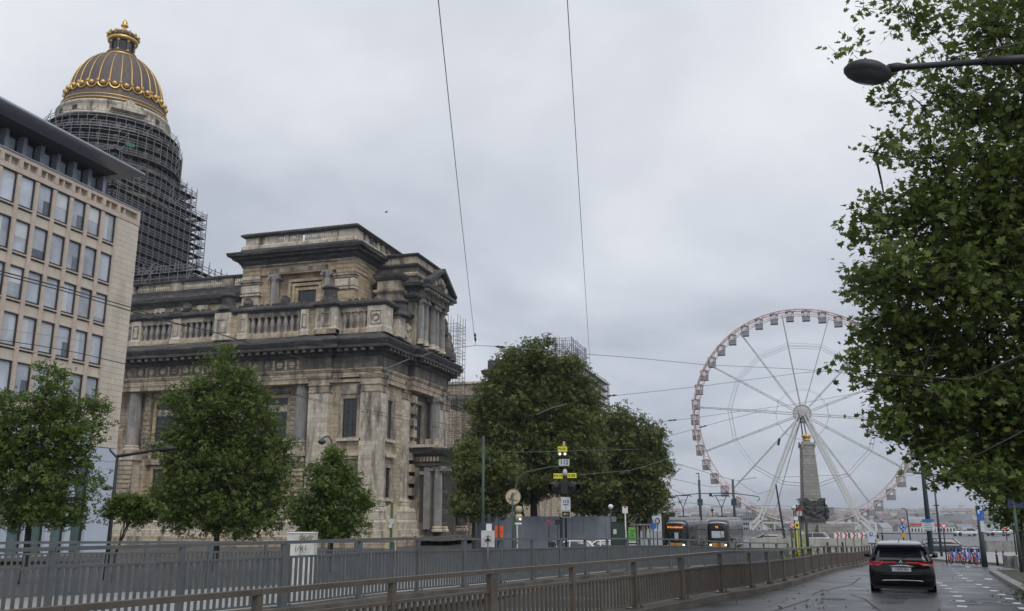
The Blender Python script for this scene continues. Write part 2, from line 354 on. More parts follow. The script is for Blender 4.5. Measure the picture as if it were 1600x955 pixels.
for a, b in zip(rows, rows[1:]):
    za, zb = zg(a), zg(b)
    left.poly([CW(-500, a, za), CW(latat(AL, a), a, za), CW(latat(AL, b), b, zb), CW(-500, b, zb)])
    right.poly([CW(latat(NL, a), a, za), CW(500, a, za), CW(500, b, zb), CW(latat(NL, b), b, zb)])
    if b <= 45:
        l1 = latat(BL, min(a, 43)); l2 = latat(BL, min(b, 43))
        pave.poly([CW(l1-.2, a, za+.006), CW(latat(AL, a)-.3, a, za+.006), CW(latat(AL, b)-.3, b, zb+.006), CW(l2-.2, b, zb+.006)])
    floor.poly([CW(latat(AL, a)-.3, a, fz(a)), CW(latat(NL, a)+.1, a, fz(a)), CW(latat(NL, b)+.1, b, fz(b)), CW(latat(AL, b)-.3, b, fz(b))])
for a, b in ((72, 85), (85, 100), (100, 238)):
    right.poly([CW(-500, a, zg(a)), CW(500, a, zg(a)), CW(500, b, zg(b)), CW(-500, b, zg(b))])
struct(left.build('street_ground', K['asphalt2'])); struct(right.build('road', K['asphalt'])); struct(floor.build('underpass_road', mat('rain_wet_asphalt', (.06, .065, .072), .22, var=.2, scale=.6, rvar=.08, spec=.7))); struct(pave.build('tramway_paving', K['paving']))
low = MB()
lr = [(238, -28), (500, -24), (1000, -13), (2000, -1), (3200, 12), (4500, 33), (6000, 26), (15000, 22)]
for (a, za), (b, zb) in zip(lr, lr[1:]):
    n = 24
    for k in range(n):
        x0 = -1.6*b+3.2*b*k/n; x1 = -1.6*b+3.2*b*(k+1)/n; s_ = a/b
        def hz(x, d, z): return z+(7*sin(x/430.0)+4*sin(x/170.0+1) if d > 3000 else 0)*(1 if d < 5000 else .5)
        low.poly([CW(x0*s_ if k else x0*s_, a, hz(x0*s_, a, za)), CW(x1*s_, a, hz(x1*s_, a, za)), CW(x1, b, hz(x1, b, zb)), CW(x0, b, hz(x0, b, zb))])
struct(low.build('lower_town_ground', K['hill']))
cl = MB(); cl.poly([CW(-500, 238, -1.5), CW(500, 238, -1.5), CW(500, 238, -30), CW(-500, 238, -30)]); struct(cl.build('terrace_edge', K['concrete']))
# near plinth and retaining walls
def ribbon(Lp, d0, d1, step, offs0, offs1, ztop, zbot):
    m_ = MB(); pts = []
    d = d0
    while d < d1+.01: pts.append(d); d += step
    def nrm(d):
        a = CW(latat(Lp, d-.5), d-.5); b = CW(latat(Lp, d+.5), d+.5); t = (b-a).normalized(); return Vector((t.y, -t.x, 0))
    Q = []
    for d in pts:
        p = CW(latat(Lp, d), d); n_ = nrm(d); z = ztop(d); zb = zbot(d)
        Q.append([p+n_*offs0+Vector((0, 0, z)), p+n_*offs1+Vector((0, 0, z)), p+n_*offs1+Vector((0, 0, zb)), p+n_*offs0+Vector((0, 0, zb))])
    idx = [[m_.vert(q) for q in r_] for r_ in Q]
    for a, b in zip(idx, idx[1:]):
        for j in range(4): m_.face((a[j], b[j], b[(j+1) % 4], a[(j+1) % 4]))
    m_.face(idx[0]); m_.face(idx[-1][::-1]); return m_
tag(ribbon(NL, -10, 72, 1, -.75, 0, lambda d: zg(d)+.15, lambda d: -1.6).build('retaining_wall', K['concrete']), 'stained concrete wall and low plinth under the brown railing beside the wet road', 'wall')
tag(ribbon(AL, -10, 66, 1, -.45, .25, lambda d: zg(d)+.10, lambda d: -1.6).build('retaining_wall', K['concrete']), 'concrete retaining wall on the far side of the underpass under the grey railing', 'wall')
ledge = ribbon(AL, 2, 64, 1, .25, .40, lambda d: zg(d)-.10, lambda d: zg(d)-.24); tag(ledge.build('wall_ledge', K['kerb']), 'narrow horizontal stone ledge along the underpass wall', 'ledge')
# right hand kerbs and pavement
def slab(name, px, h, m_, lab):
    pts = [gp(u, v) for u, v in px]; z1 = [p.z+h for p in pts]; b = MB()
    a = [b.vert((p.x, p.y, p.z+h)) for p in pts]; c_ = [b.vert((p.x, p.y, p.z-.3)) for p in pts]; n = len(pts)
    b.face(a)
    for k in range(n): b.face((a[k], c_[k], c_[(k+1) % n], a[(k+1) % n]))
    return struct(b.build(name, m_))
slab('pavement', [(1452, 874.5), (1500, 878.5), (1560, 882), (1600, 889), (1760, 915), (1900, 880), (1660, 861), (1540, 857), (1440, 858), (1425, 864)], .12, K['paving'], '')
slab('planted_kerb_island', [(1551, 896), (1573, 909), (1595, 922), (1660, 960), (1960, 1060), (2100, 960), (1750, 918), (1640, 903), (1590, 896)], .14, K['moss'], '')
def kerbline(px, w_=.3, h=.13, lab=''):
    pts = [gp(u, v) for u, v in px]; root = thing('kerb', lab, 'kerb', pts[0])
    me = None
    for a, b in zip(pts, pts[1:]):
        n = max(1, round((b-a).length/1.0))
        for k in range(n):
            p = a.lerp(b, k/n); q = a.lerp(b, (k+.97)/n); mb = MB(pts[0]); mb.bar(p+Vector((0, 0, h/2+random.uniform(-.008, .004))), q+Vector((0, 0, h/2+random.uniform(-.008, .004))), w_, h+.04)
            mb.build('kerb_stone', K['kerb'], root)
kerbline([(1400, 868), (1425, 871.5), (1452, 875.5), (1500, 880), (1562, 883.5), (1602, 891), (1700, 905)], lab='pale stone kerb in front of the hire bikes and grey bollards')
kerbline([(1590, 894.5), (1551, 895.5), (1573, 909), (1595, 922), (1640, 948), (1700, 982)], lab='rough stone kerb around the mossy ground at the right edge')
# painted markings
def dash(px, lab, name='lane_marking', w0=.2, ln=.5):
    root = None
    for k, (u, v) in enumerate(px):
        p = gp(u, v); q = gp(*px[min(k+1, len(px)-1)]); r_ = gp(*px[max(k-1, 0)]); t = (q-r_).normalized(); n_ = Vector((t.y, -t.x, 0))
        if root is None: root = thing(name, lab, 'road marking', (p.x, p.y, p.z))
        mb = MB(root.location); up = Vector((0, 0, .006))
        mb.poly([p-t*ln/2-n_*w0/2+up, p-t*ln/2+n_*w0/2+up, p+t*ln/2+n_*w0/2+up, p+t*ln/2-n_*w0/2+up]); mb.build('dash', K['mark'], root)
dash([(1459, 907), (1467, 911), (1474, 915), (1482, 920), (1490, 925.5), (1496.5, 932), (1501, 939.5), (1503.5, 948), (1503, 958)], 'dashed white line beside the dark car on the wet road', w0=.22, ln=.5)
dash([(1484.5, 886), (1488, 889), (1491.5, 892), (1496, 896), (1500.5, 899.5), (1507, 904), (1515, 908), (1529, 913.5), (1541, 918), (1553, 923.5), (1565, 929.5), (1577, 936), (1588.5, 943), (1599, 951), (1612, 959)], 'dashed white line along the right side of the cycle lane', w0=.2, ln=.5)
sl = MB(); a_ = gp(1512, 885.5); b_ = gp(1546, 906); t_ = (b_-a_).normalized(); n_ = Vector((t_.y, -t_.x, 0)); up_ = Vector((0, 0, .008)); sl.poly([a_-n_*.13+up_, b_-n_*.13+up_, b_+n_*.13+up_, a_+n_*.13+up_])
tag(sl.build('parking_line', K['mark']), 'solid white line at the mouth of the parking bay', 'road marking')
bk = gp(1546, 942); bike = thing('bicycle_marking', 'faint painted bicycle symbol on the cycle lane', 'road marking', bk, YAW*-0.2)
faint = mat('faint_road_paint', (.22, .22, .22), .6, var=.3, scale=6)
for cx_ in (-.55, .55):
    r_ = MB()
    for k in range(20):
        a = 2*pi*k/20; b = 2*pi*(k+1)/20
        r_.poly([(cx_+.4*cos(a), .7*sin(a), .008), (cx_+.4*cos(b), .7*sin(b), .008), (cx_+.3*cos(b), .55*sin(b), .008), (cx_+.3*cos(a), .55*sin(a), .008)])
    r_.build('painted_wheel', faint, bike)
fr = MB(); 
for a, b in (((-.55, 0), (-.2, .9)), ((-.2, .9), (.4, .9)), ((.4, .9), (0, 0)), ((0, 0), (-.2, .9)), ((.55, 0), (.4, 1.1)), ((-.55, 0), (0, 0))): fr.bar((*a, .006), (*b, .006), .06, .004)
fr.build('painted_frame', faint, bike)
for name_, px_, lab_ in (('road_patch', [(1085, 958), (1180, 930), (1236, 935), (1170, 962)], ''), ('road_patch', [(1262, 905), (1330, 886), (1352, 888), (1300, 909)], ''), ('road_patch', [(1395, 960), (1420, 935), (1470, 938), (1470, 962)], '')):
    q_ = [gp(*k)+Vector((0, 0, .004)) for k in px_]; mb = MB(); mb.poly(q_); mb.build(name_, mat('darker_patched_asphalt', (.036, .037, .04), .42, var=.3, scale=1.5, rvar=.1), kind='structure')
for px_ in ([(1210, 955), (1262, 938), (1275, 926), (1330, 914), (1344, 903)], [(1380, 958), (1350, 936), (1330, 930)], [(1468, 955), (1462, 930), (1440, 926)]):
    q_ = [gp(*k)+Vector((0, 0, .006)) for k in px_]; mb = MB(q_[0])
    for a, b in zip(q_, q_[1:]): mb.bar(a, b, .05, .004)
    tag(mb.build('tar_seam', K['ink'], loc=q_[0]), {1210: 'long dark tar seam wandering across the wet road beside the brown railing', 1380: 'short tar seam in the road behind the black estate car', 1468: 'short tar seam between the black estate car and the dashed line'}[px_[0][0]], 'road seam')
fl_ = []
for k in range(55):
    p_ = gp(random.gauss(1262, 22), random.gauss(944, 5)) if k < 32 else gp(random.uniform(1150, 1560), random.uniform(890, 955)); fl_.append((p_.x, p_.y, p_.z+.02))
FALLEN = fl_
# puddle-dark patches and manhole
mh = MB(); p_ = gp(1302, 936); mh.tube([(p_.x, p_.y, p_.z), (p_.x, p_.y, p_.z+.008)], .32, 20); tag(mh.build('manhole_cover', K['blackmetal']), 'round iron manhole cover in the wet road left of the dark car', 'manhole cover')

# ------------------------------------------------------------------ railings
def path3(Lp, off, d0, d1, ztop):
    pts = []; d = d0
    while d < d1+.001:
        a = CW(latat(Lp, d-.6), d-.6); b = CW(latat(Lp, d+.6), d+.6); t = (b-a).normalized(); n_ = Vector((t.y, -t.x, 0))
        p = CW(latat(Lp, d), d)+n_*off; p.z = 0; pts.append((p, ztop(d), d)); d += .25
    return pts
def railing(label, Lp, off, d0, d1, H_, zb, posts_every, bar_sp, mtl, group=None, wide_every=4, gap=.34, htaper=None, barw=.045, postw=.09, widew=.2, railw=.12):
    P_ = path3(Lp, off, d0, d1, zb); cum = [0]
    for a, b in zip(P_, P_[1:]): cum.append(cum[-1]+(b[0]-a[0]).length)
    tot = cum[-1]
    def pos(s_):
        s_ = max(0, min(tot, s_)); import bisect
        k = min(len(cum)-2, max(0, bisect.bisect_right(cum, s_)-1)); f = (s_-cum[k])/(cum[k+1]-cum[k]); a, b = P_[k], P_[k+1]
        p = a[0].lerp(b[0], f); z = a[1]+(b[1]-a[1])*f; dd = a[2]+(b[2]-a[2])*f; h = H_ if not htaper else htaper(dd, H_); return p, z, h, (b[0]-a[0]).normalized(), dd
    p0 = pos(0)[0]; root = thing('railing', label, 'railing', (p0.x, p0.y, P_[0][1]), 0, group); off_ = root.location
    n = int(tot/posts_every); sp_ = tot/n
    for k in range(n):                                   # rails, one piece per bay
        for nm, zz, wd, hg in (('top_rail', 0, railw, .07), ('middle_rail', gap, .06, .05), ('bottom_rail', None, .05, .04)):
            mb = MB(off_); q = 3
            for j in range(q):
                a = pos(k*sp_+sp_*j/q+(.006 if j == 0 else 0)); b = pos(k*sp_+sp_*(j+1)/q)
                za = a[1]+(a[2]-zz if zz is not None else .09); zb_ = b[1]+(b[2]-zz if zz is not None else .09)
                mb.bar(a[0]+Vector((0, 0, za)), b[0]+Vector((0, 0, zb_)), wd, hg)
            mb.build(nm, mtl, root)
    for k in range(n+1):
        p, z, h, t, _ = pos(k*sp_); wd = widew if k % wide_every == 0 else postw; n_ = Vector((t.y, -t.x, 0))
        mb = MB(off_); mb.obox(p+Vector((0, 0, z+h/2-.04)), t, n_, (0, 0, 1), (wd/2, .05, h/2)); mb.obox(p+Vector((0, 0, z+.012)), t, n_, (0, 0, 1), (.2, .13, .012))
        for sx in (-.14, .14): mb.obox(p+t*sx+n_*.08+Vector((0, 0, z+.04)), t, n_, (0, 0, 1), (.02, .02, .03))
        mb.build('post', mtl, root)
    s_ = bar_sp/2; cand = []
    while s_ < tot:
        if abs((s_/sp_)-round(s_/sp_))*sp_ > .07:
            p, z, h, t, dd = pos(s_); cand.append((dd, p, z, h, t))
        s_ += bar_sp
    vis = [c for c in cand if abs(pix_u(c[1])-800) < 830 and c[0] > 4]; vis.sort(key=lambda c: c[0]); first = vis[:290]; ids = set(id(c) for c in first)
    me = MB().box(-barw/2, barw/2, -.02, .02, 0, 1).mesh('bar', [mtl]); rest = MB(off_)
    for c in cand:
        dd, p, z, h, t = c; hh = h-gap-.1
        if id(c) in ids: inst('bar', me, root, (p.x-off_[0], p.y-off_[1], z+.1-off_[2]), math.atan2(t.y, t.x), (1, 1, hh))
        else: rest.obox(p+Vector((0, 0, z+.1+hh/2)), t, (t.y, -t.x, 0), (0, 0, 1), (barw/2, .02, hh/2))
    if rest.f: rest.build('far_bars', mtl, root, kind='stuff')
    return root
def pix_u(p):
    d = -p.x*_sy+p.y*_cy; lat = p.x*_cy+p.y*_sy
    return 800+1400*lat/max(.5, d)*1.0275
railing('brown painted steel railing along the kerb of the wet road in the foreground', NL, -.3, 3, 70, 1.02, lambda d: zg(d)+.15, 2.55, .145, K['rail'], wide_every=3, gap=.33, barw=.05)
railing('tall grey steel railing on the far side of the underpass', AL, -.05, 9, 66, 1.43, lambda d: zg(d)+.10, 2.6, .155, K['railgrey'], wide_every=3, gap=.33, barw=.058, htaper=lambda d, h: h if d < 50 else h-(d-50)*.012, postw=.1, widew=.2)
railing('grey railing behind the pale tramway paving at the left', BL, 0, 12, 37, 1.43, lambda d: zg(d), 2.1, .16, K['railgrey'], wide_every=50, gap=.3, postw=.08, railw=.09)
# ------------------------------------------------------------------ office block on the left
def office():
    R = thing('office_building', 'beige stone office block with rows of windows and overhanging metal canopy roof', 'building', (-60, 48, 0)); o = R.location
    X = -49.0; yE = 57.6; y0 = 33.0; zt = 26.3; pit = 1.6; storey = 3.2
    b = MB(o); b.box(-72, X-.32, y0, yE-.02, 7.2, zt-.05); b.build('wall_core', K['rib'], R)
    cols = [54.96-1.27-pit*k for k in range(12)]        # left (south) edge of each window
    wme = {}
    fr = MB(); W, Hh = 1.27, 2.25
    for q in ((0, W, 0, .12), (0, W, Hh-.07, Hh), (0, .07, .12, Hh-.07), (W-.07, W, .12, Hh-.07)): fr.box(-.22, -.05, q[0], q[1], q[2], q[3])
    fr = fr.mesh('window_frame', [K['alu']]); pn = MB().box(-.20, -.17, .07, W-.07, .12, Hh-.07).mesh('pane', [K['offglass']])
    bls = [MB().box(-.169, -.163, .07+a, W-.07-c_, .12+z0*Hh, .12+(Hh-.19)*z1).mesh('window_blind', [K[m_]]) for a, c_, z0, z1, m_ in ((0, 0, .45, 1, 'blind'), (0, 0, .7, 1, 'blind'), (0, .55, 0, 1, 'blind'), (.0, 0, 0, .28, 'dimroom'), (.6, 0, 0, .5, 'dimroom'), (0, 0, .12, 1, 'blind'), (.25, .5, 0, .6, 'dimroom'))]  # blinds, plus darker pieces coloured as the dim room behind
    sil = MB().box(-.15, .02, -.02, W+.02, -.10, -.012).mesh('window_sill', [K['rib']])
    lint = MB().box(-.30, -.04, -.02, W+.02, 0, .12).mesh('lintel', [K['rib']])
    span = MB().box(-.32, -.10, 0, W, 0, storey-Hh-.24).mesh('spandrel_panel', [K['limestone']])
    for r in range(6):
        zT = 25.05-storey*r
        for k, y in enumerate(cols):
            wd = inst('window', fr, R, (X-o[0], y-o[1], zT-Hh)); inst('pane', pn, wd, (0, 0, 0)); inst('window_sill', sil, wd, (0, 0, 0))
            if random.random() < .62:
                q = random.choice(bls); inst('window_blind', q, wd, (0, 0, 0))
            inst('spandrel_panel', span, R, (X-o[0], y-o[1], zT-storey+.0+.02)) if r < 5 else None
    # vertical ribs and floor bands
    for k, y in enumerate(cols+[cols[0]+pit]):
        b = MB(o); b.box(X-.33, X+.06, y-.33+.02 if k < len(cols) else y-.33+.02, y-.02 if k < len(cols) else y-.17, 7.2, zt-1.35); b.build('stone_rib', K['rib'], R)
    for r in range(1, 6):
        zT = 25.05-storey*r; b = MB(o)
        b.box(X-.31, X-.02, y0, cols[0]+W+.02, zT+.01, zT+.10); b.build('floor_band', K['rib'], R)
    # parapet with small openings
    b = MB(o); b.box(X-.33, X+.03, y0, yE, zt-.30, zt); b.box(X-.33, X+.03, y0, yE, zt-1.24, zt-.86); b.box(X-.5, X-.34, y0, yE-.1, zt-1.2, zt-.25)
    ys = [cols[0]+pit*(1)-k*pit for k in range(13)]
    for y in ys: b.box(X-.33, X+.05, y-.33, y-.01, zt-.86, zt-.30); b.box(X-.33, X-.02, y+.5, y+.62, zt-.86, zt-.30)
    b.box(X-.33, X+.02, cols[0]+W+.6, yE, zt-.86, zt-.30) if False else None
    b.box(X-.33, X+.03, yE-.35, yE, zt-.86, zt-.30); b.build('parapet', K['rib'], R)
    b = MB(o); b.box(X-.36, X+.10, y0, yE+.04, zt, zt+.07); b.build('coping', K['canopy'], R)
    # end wall of stone panels
    ya = cols[0]+W+.16; n = 41; hh = (zt-1.27-7.2)/n
    pl = [MB().box(-.34, random.uniform(-.012, .012), 0, wd-.012, .008, hh-.008).mesh('stone_panel', [K['limestone']]) for wd in ((yE-ya)*.5,)*3]
    for r in range(n):
        sh = (0, .55, .25)[r % 3]
        xs = [ya, ya+(yE-ya)*(.5+.12*(r % 3-1)), yE]
        for a, c_ in zip(xs, xs[1:]): inst('stone_panel', pl[r % 3], R, (X-o[0], a-o[1], 7.2+hh*r), 0, (1, (c_-a)/((yE-ya)*.5), 1))
    # north return wall seen as a thin edge
    b = MB(o); b.box(-72, X-.35, yE-.04, yE, 7.2, zt-.3); b.build('return_wall', K['limestone'], R)
    # recessed penthouse, pillars, canopy
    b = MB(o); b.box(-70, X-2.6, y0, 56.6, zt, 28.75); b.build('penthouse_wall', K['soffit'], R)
    for k in range(13):
        y = 55.2-pit*k
        b = MB(o); b.box(X-2.45, X-1.85, y, y+.34, zt, 28.7); b.build('penthouse_pier', K['canopy'], R)
        b = MB(o); b.box(X-2.58, X-2.5, y-1.1, y-.12, zt+.9, 28.5); b.build('penthouse_window', K['offglass'], R)
        b = MB(o); b.box(X-2.5, X-1.3, y-1.18, y-.04, zt+.08, zt+.75); b.build('planter_box', K['canopy'], R)
    b = MB(o); e0 = X+.7; pr = [(-1.2, 28.75), (0, 28.86), (.14, 28.92), (.2, 29.05), (.14, 29.2), (0, 29.27), (-1.2, 29.32)]
    b.smooth = True; b.sweep([(-75, y0), (e0, y0), (e0, 56.5), (-75, 56.5)], pr); b.build('canopy_edge', K['canopy'], R)
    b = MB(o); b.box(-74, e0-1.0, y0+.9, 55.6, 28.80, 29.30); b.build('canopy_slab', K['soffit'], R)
    # ground floor: pale blue cladding with tall glass
    b = MB(o); b.box(-71, X-.5, y0, yE-.3, -.5, 7.2); b.build('ground_floor_core', K['bluepanel'], R)
    b = MB(o); b.box(X-.45, X+.05, y0, yE, 6.2, 7.14); b.build('fascia_panel', K['bluepanel'], R)
    edges = [yE-.01, 55.05]; b = MB(o); b.box(X-.45, X+.03, 55.1, yE, -.5, 6.2); b.build('cladding_panel', K['bluepanel'], R)
    y = 55.1; k = 0
    while y > y0:
        b = MB(o); b.box(X-.44, X-.36, y-1.35, y, -.3, 6.0); b.build('shop_window', K['greenglass'], R)
        b = MB(o); b.box(X-.44, X-.22, y-.06, y, -.3, 6.15); b.box(X-.44, X-.22, y-1.35, y-1.29, -.3, 6.15); b.build('shop_window_frame', K['alu'], R)
        b = MB(o); b.box(X-.45, X+.03, y-1.85, y-1.36, -.5, 6.2); b.build('cladding_panel', K['bluepanel'], R); y -= 1.85; k += 1
office()

# ------------------------------------------------------------------ the domed palace of justice: south-east corner pavilion
def palace():
    R = thing('stone_palace', 'huge soot-stained classical palace with columns, balustrades and an attic block, behind the left trees', 'building', (-56, 103, -1.2)); o = R.location
    st, wm, pa, tr, gs, so_, sl_, ro, rc = (K[k] for k in ('stone', 'warm', 'pale', 'trim', 'greystone', 'soot', 'sootlow', 'slate', 'recess'))
    def bx(n, m_, x0, x1, y0, y1, z0, z1): b = MB(o); b.box(x0, x1, y0, y1, z0, z1); return b.build(n, m_, R)
    yC, yF, xE = 102.8, 102.3, -48.5
    zB = -1.6
    # wall cores
    bx('wall', st, -140, xE-1.2, 104.6, 127.4, zB, 25.2); bx('wall', st, -54.9, xE-.7, 103.4, 127.5, zB, 18.9)
    # south piers of the corner pavilion (x ranges), bays with windows
    def pilaster(x0, x1, y0, y1, z0=3.4, z1=20.6, m_=pa, face='S'):
        bx('pilaster_shaft', m_, x0, x1, y0, y1, z0+1.0, z1-3.0)
        for nm, prof, mm in (('pilaster_base', [(0, z0-.01), (.34, z0-.01), (.34, z0+.35), (.2, z0+.45), (.26, z0+.62), (.26, z0+.72), (.12, z0+.8), (.0, z0+1.1)], pa),
                         ('pilaster_capital', [(0, z1-3.1), (.08, z1-3.0), (.08, z1-2.86), (.02, z1-2.8), (.02, z1-2.2), (.14, z1-2.1), (.14, z1-1.95), (.05, z1-1.9), (.05, z1-1.35), (.18, z1-1.2), (.3, z1-.9), (.3, z1-.7), (.0, z1-.7)], tr)):
            b = MB(o); b.sweep([(x0, y1), (x0, y0), (x1, y0), (x1, y1)], prof); b.build(nm, mm, R)
        bx('pilaster_block', m_, x0+.02, x1-.02, y0+.02, y1, z1-3.0, z1-.7)
    pilaster(-51.1, xE, yC, 105.0)                                     # corner pier
    pilaster(-58.2, -55.35, yF, 104.5)                                 # second pier
    pilaster(xE-.5, xE-.15, 110.9, 113.2) ; pilaster(xE-.4, xE+.25, 122.4, 127.4)
    def bay_window(cx, y, zlo, zhi, w_, outward='S', rows=True, big=False):
        root = None
        def B(n, m_, a0, a1, d0, d1, z0, z1, par):   # a along wall, d outwards
            b = MB(o)
            if outward == 'S': b.box(cx+a0, cx+a1, y-d1, y-d0, z0, z1)
            else: b.box(y+d0, y+d1, cx+a0, cx+a1, z0, z1)
            return b.build(n, m_, par)
        h = w_/2
        W_ = B('window', K['winglass'], -h, h, .02, .06, zlo, zhi, R)
        for a0, a1, z0, z1 in ((-h-.45, -h, zlo-.2, zhi+.45), (h, h+.45, zlo-.2, zhi+.45), (-h, h, zhi, zhi+.45)): B('window_surround', tr if not big else wm, a0, a1, .0, .3, z0, z1, W_)
        B('window_sill', pa, -h-.7, h+.7, 0, .45, zlo-.55, zlo-.22, W_)
        nb = 3 if w_ > 1.2 else 1
        for k in range(1, nb): B('glazing_bar', K['alu'], -h+w_*k/nb-.04, -h+w_*k/nb+.04, .06, .1, zlo, zhi, W_)
        for q in (.33, .66): B('glazing_bar', K['alu'], -h, h, .06, .1, zlo+(zhi-zlo)*q-.04, zlo+(zhi-zlo)*q+.04, W_)
        return W_
    # bay wall between piers (recessed) : upper + lower windows, string course, little pediment
    bx('bay_wall', st, -55.35, -51.1, yC+.45, 104.8, 2.0, 18.9)
    bay_window(-52.6, yC+.45, 12.0, 16.8, 2.0); bay_window(-52.6, yC+.45, 4.6, 8.2, 1.7)
    bx('window_cornice', pa, -54.2, -51.2, yC-.05, yC+.5, 9.55, 9.95); bx('window_cornice', tr, -54.0, -51.3, yC+.1, yC+.5, 9.2, 9.55)
    bx('carved_panel', tr, -54.0, -51.3, yC+.25, yC+.5, 17.4, 18.7)
    b = MB(o); b.extr([(0, 0)], 0, 0) if False else None
    v = [(-54.2, 19.3), (-51.0, 19.3), (-52.6, 20.3)]; b = MB(o)
    a = [b.vert((x, yC+.0, z)) for x, z in v]; c_ = [b.vert((x, yC+.5, z)) for x, z in v]; b.face(a); b.face(c_[::-1])
    for k in range(3): b.face((a[k], c_[k], c_[(k+1) % 3], a[(k+1) % 3]))
    b.build('small_pediment', tr, R)
    # same bay on the east face
    bx('bay_wall', st, xE-.75, xE-.45, 105.0, 110.9, 2.0, 18.9)
    bay_window(106.6, xE-.45, 12.0, 16.8, 1.6, 'E'); bay_window(106.6, xE-.45, 4.6, 8.2, 1.5, 'E'); bx('window_cornice', pa, xE-.5, xE+.1, 105.2, 108.4, 9.5, 9.95)
    bx('bay_wall', sl_, xE-.75, xE-.5, 113.2, 126.8, 2.0, 18.9)
    bay_window(116.2, xE-.5, 12.0, 17.4, 2.6, 'E', big=False)
    for q in range(3): bx('door_moulding', tr, xE-.5, xE-.1+.1*q, 114.2-.15*q, 114.35-.15*q, 11.2, 17.8)
    # fluted columns
    def column(x, y, z0, z1, r, n=20, m_=gs, cap='ionic', drum=True):
        b = MB((x, y, z0)); prof = [(r*1.35, 0), (r*1.35, .25), (r*1.1, .35), (r*1.2, .55), (r*1.02, .7)]
        Hc = z1-z0; b.lathe((x, y, z0), prof, 20); cb_ = b.build('column_base', pa, R, (x-o[0], y-o[1], z0-o[2]))
        b = MB((x, y, z0)); ff = 20; rings = []
        for zz, rr in ((.7, r), (Hc*.33, r), (Hc*.33+.01, r*1.0), (Hc*.7, r*.93), (Hc-.9, r*.85)):
            ring = []
            for j in range(ff*2):
                a = 2*pi*j/(ff*2); q = rr*(1 if j % 2 == 0 or zz <= Hc*.33 else .88); ring.append(b.vert((x+q*cos(a), y+q*sin(a), z0+zz)))
            rings.append(ring)
        for a_, c2 in zip(rings, rings[1:]):
            for j in range(ff*2): b.face((a_[j], a_[(j+1) % (ff*2)], c2[(j+1) % (ff*2)], c2[j]))
        sh = b.build('column_shaft', m_, R, (x-o[0], y-o[1], z0-o[2]))
        b = MB((x, y, z0)); zc_ = z0+Hc-.9
        b.box(x-r*1.25, x+r*1.25, y-r*1.1, y+r*1.1, zc_+.62, zc_+.9); b.lathe((x, y, zc_), [(r*.87, 0), (r*1.0, .2), (r*1.1, .5), (r*1.1, .64)], 16)
        for sx in (-1, 1): b.tube([(x+sx*r*1.12, y-r*1.15, zc_+.42), (x+sx*r*1.12, y+r*1.15, zc_+.42)], r*.36, 10)
        b.build('column_capital', gs, R, (x-o[0], y-o[1], z0-o[2]))
    for k in range(4):
        x = -59.65-8.62*k; column(x, 103.3, 10.9, 20.3, .86)
        bx('column_pedestal', pa, x-1.45, x+1.45, 102.0, 104.6, 9.6, 10.25); bx('column_pedestal', st, x-1.25, x+1.25, 102.2, 104.6, 10.25, 10.9)
        bx('pedestal_pier', pa, x-1.15, x+1.15, 102.2, 104.6, 1.6, 9.6)
        b = MB(o)
        for q in range(12): b.box(x-1.3, x+1.3, 102.05, 102.4, 2.3+q*.6, 2.3+q*.6+.42)
        b.build('rusticated_band', st, R)
        bx('pedestal_foot', pa, x-1.5, x+1.5, 101.7, 104.6, zB, 1.2); bx('pedestal_foot', pa, x-1.3, x+1.3, 101.9, 104.6, 1.2, 1.7)
        if k < 3:
            cx = x-4.31
            bay_window(cx, 104.6, 12.3, 17.4, 3.2, big=True); bay_window(cx, 104.6, 3.0, 8.4, 2.6, big=True)
            bx('window_blind', pa, cx-1.5, cx+1.5, 104.45, 104.5, 15.6, 16.5); bx('window_cornice', st, cx-2.4, cx+2.4, 103.9, 104.6, 9.0, 9.7); bx('window_cornice', tr, cx-2.2, cx+2.2, 104.1, 104.6, 18.3, 18.8)
            for sx in (-1, 1):
                bx('inner_pilaster', st, cx+sx*2.75-.45, cx+sx*2.75+.45, 103.9, 104.6, 1.2, 18.9)
                b = MB(o)
                for q in range(14): b.box(cx+sx*2.75-.5, cx+sx*2.75+.5, 103.82, 104.2, 9.9+q*.64, 9.9+q*.64+.4)
                b.build('rusticated_band', tr, R)
            b = MB(o)
            for q in range(9): b.box(cx-1.8+q*.42, cx-1.8+q*.42+.22, 104.0, 104.5, 18.0, 18.28)
            b.build('dentil_band', tr, R)
    # entablature following the stepped plan
    ent = [(-140, yF), (-55.2, yF), (-55.2, yC), (xE, yC), (xE, 111.8), (xE+.8, 111.8), (xE+.8, 124.0), (xE, 124.0), (xE, 126.9), (-60, 126.9)]
    def sw(n, m_, prof, path=ent, closed=False): b = MB(o); b.sweep(path, prof, closed); return b.build(n, m_, R)
    sw('architrave', st, [(-2.5, 18.9), (0, 18.9), (0, 19.5), (.09, 19.52), (.09, 20.15), (.2, 20.2), (.35, 20.5), (.35, 20.62), (-2.5, 20.62)])
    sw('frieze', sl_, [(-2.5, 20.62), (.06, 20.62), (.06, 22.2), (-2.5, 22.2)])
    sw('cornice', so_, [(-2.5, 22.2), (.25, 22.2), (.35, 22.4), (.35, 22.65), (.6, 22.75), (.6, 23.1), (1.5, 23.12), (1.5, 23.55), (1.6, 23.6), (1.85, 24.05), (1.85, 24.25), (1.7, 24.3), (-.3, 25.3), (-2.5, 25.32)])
    b = MB(o); msk = [(-138, -55.2, yF-.35), (-55.2, xE, yC-.35)]
    for x0, x1, y in msk:
        x = x0
        while x < x1-.3: b.box(x, x+.5, y-1.0, y, 22.72, 23.09); x += 1.15
    y = yC
    while y < 127: b.box(xE+(1.15 if 111.8 < y < 125 else .35), xE+(2.2 if 111.8 < y < 125 else 1.35), y, y+.5, 22.72, 23.09); y += 1.15
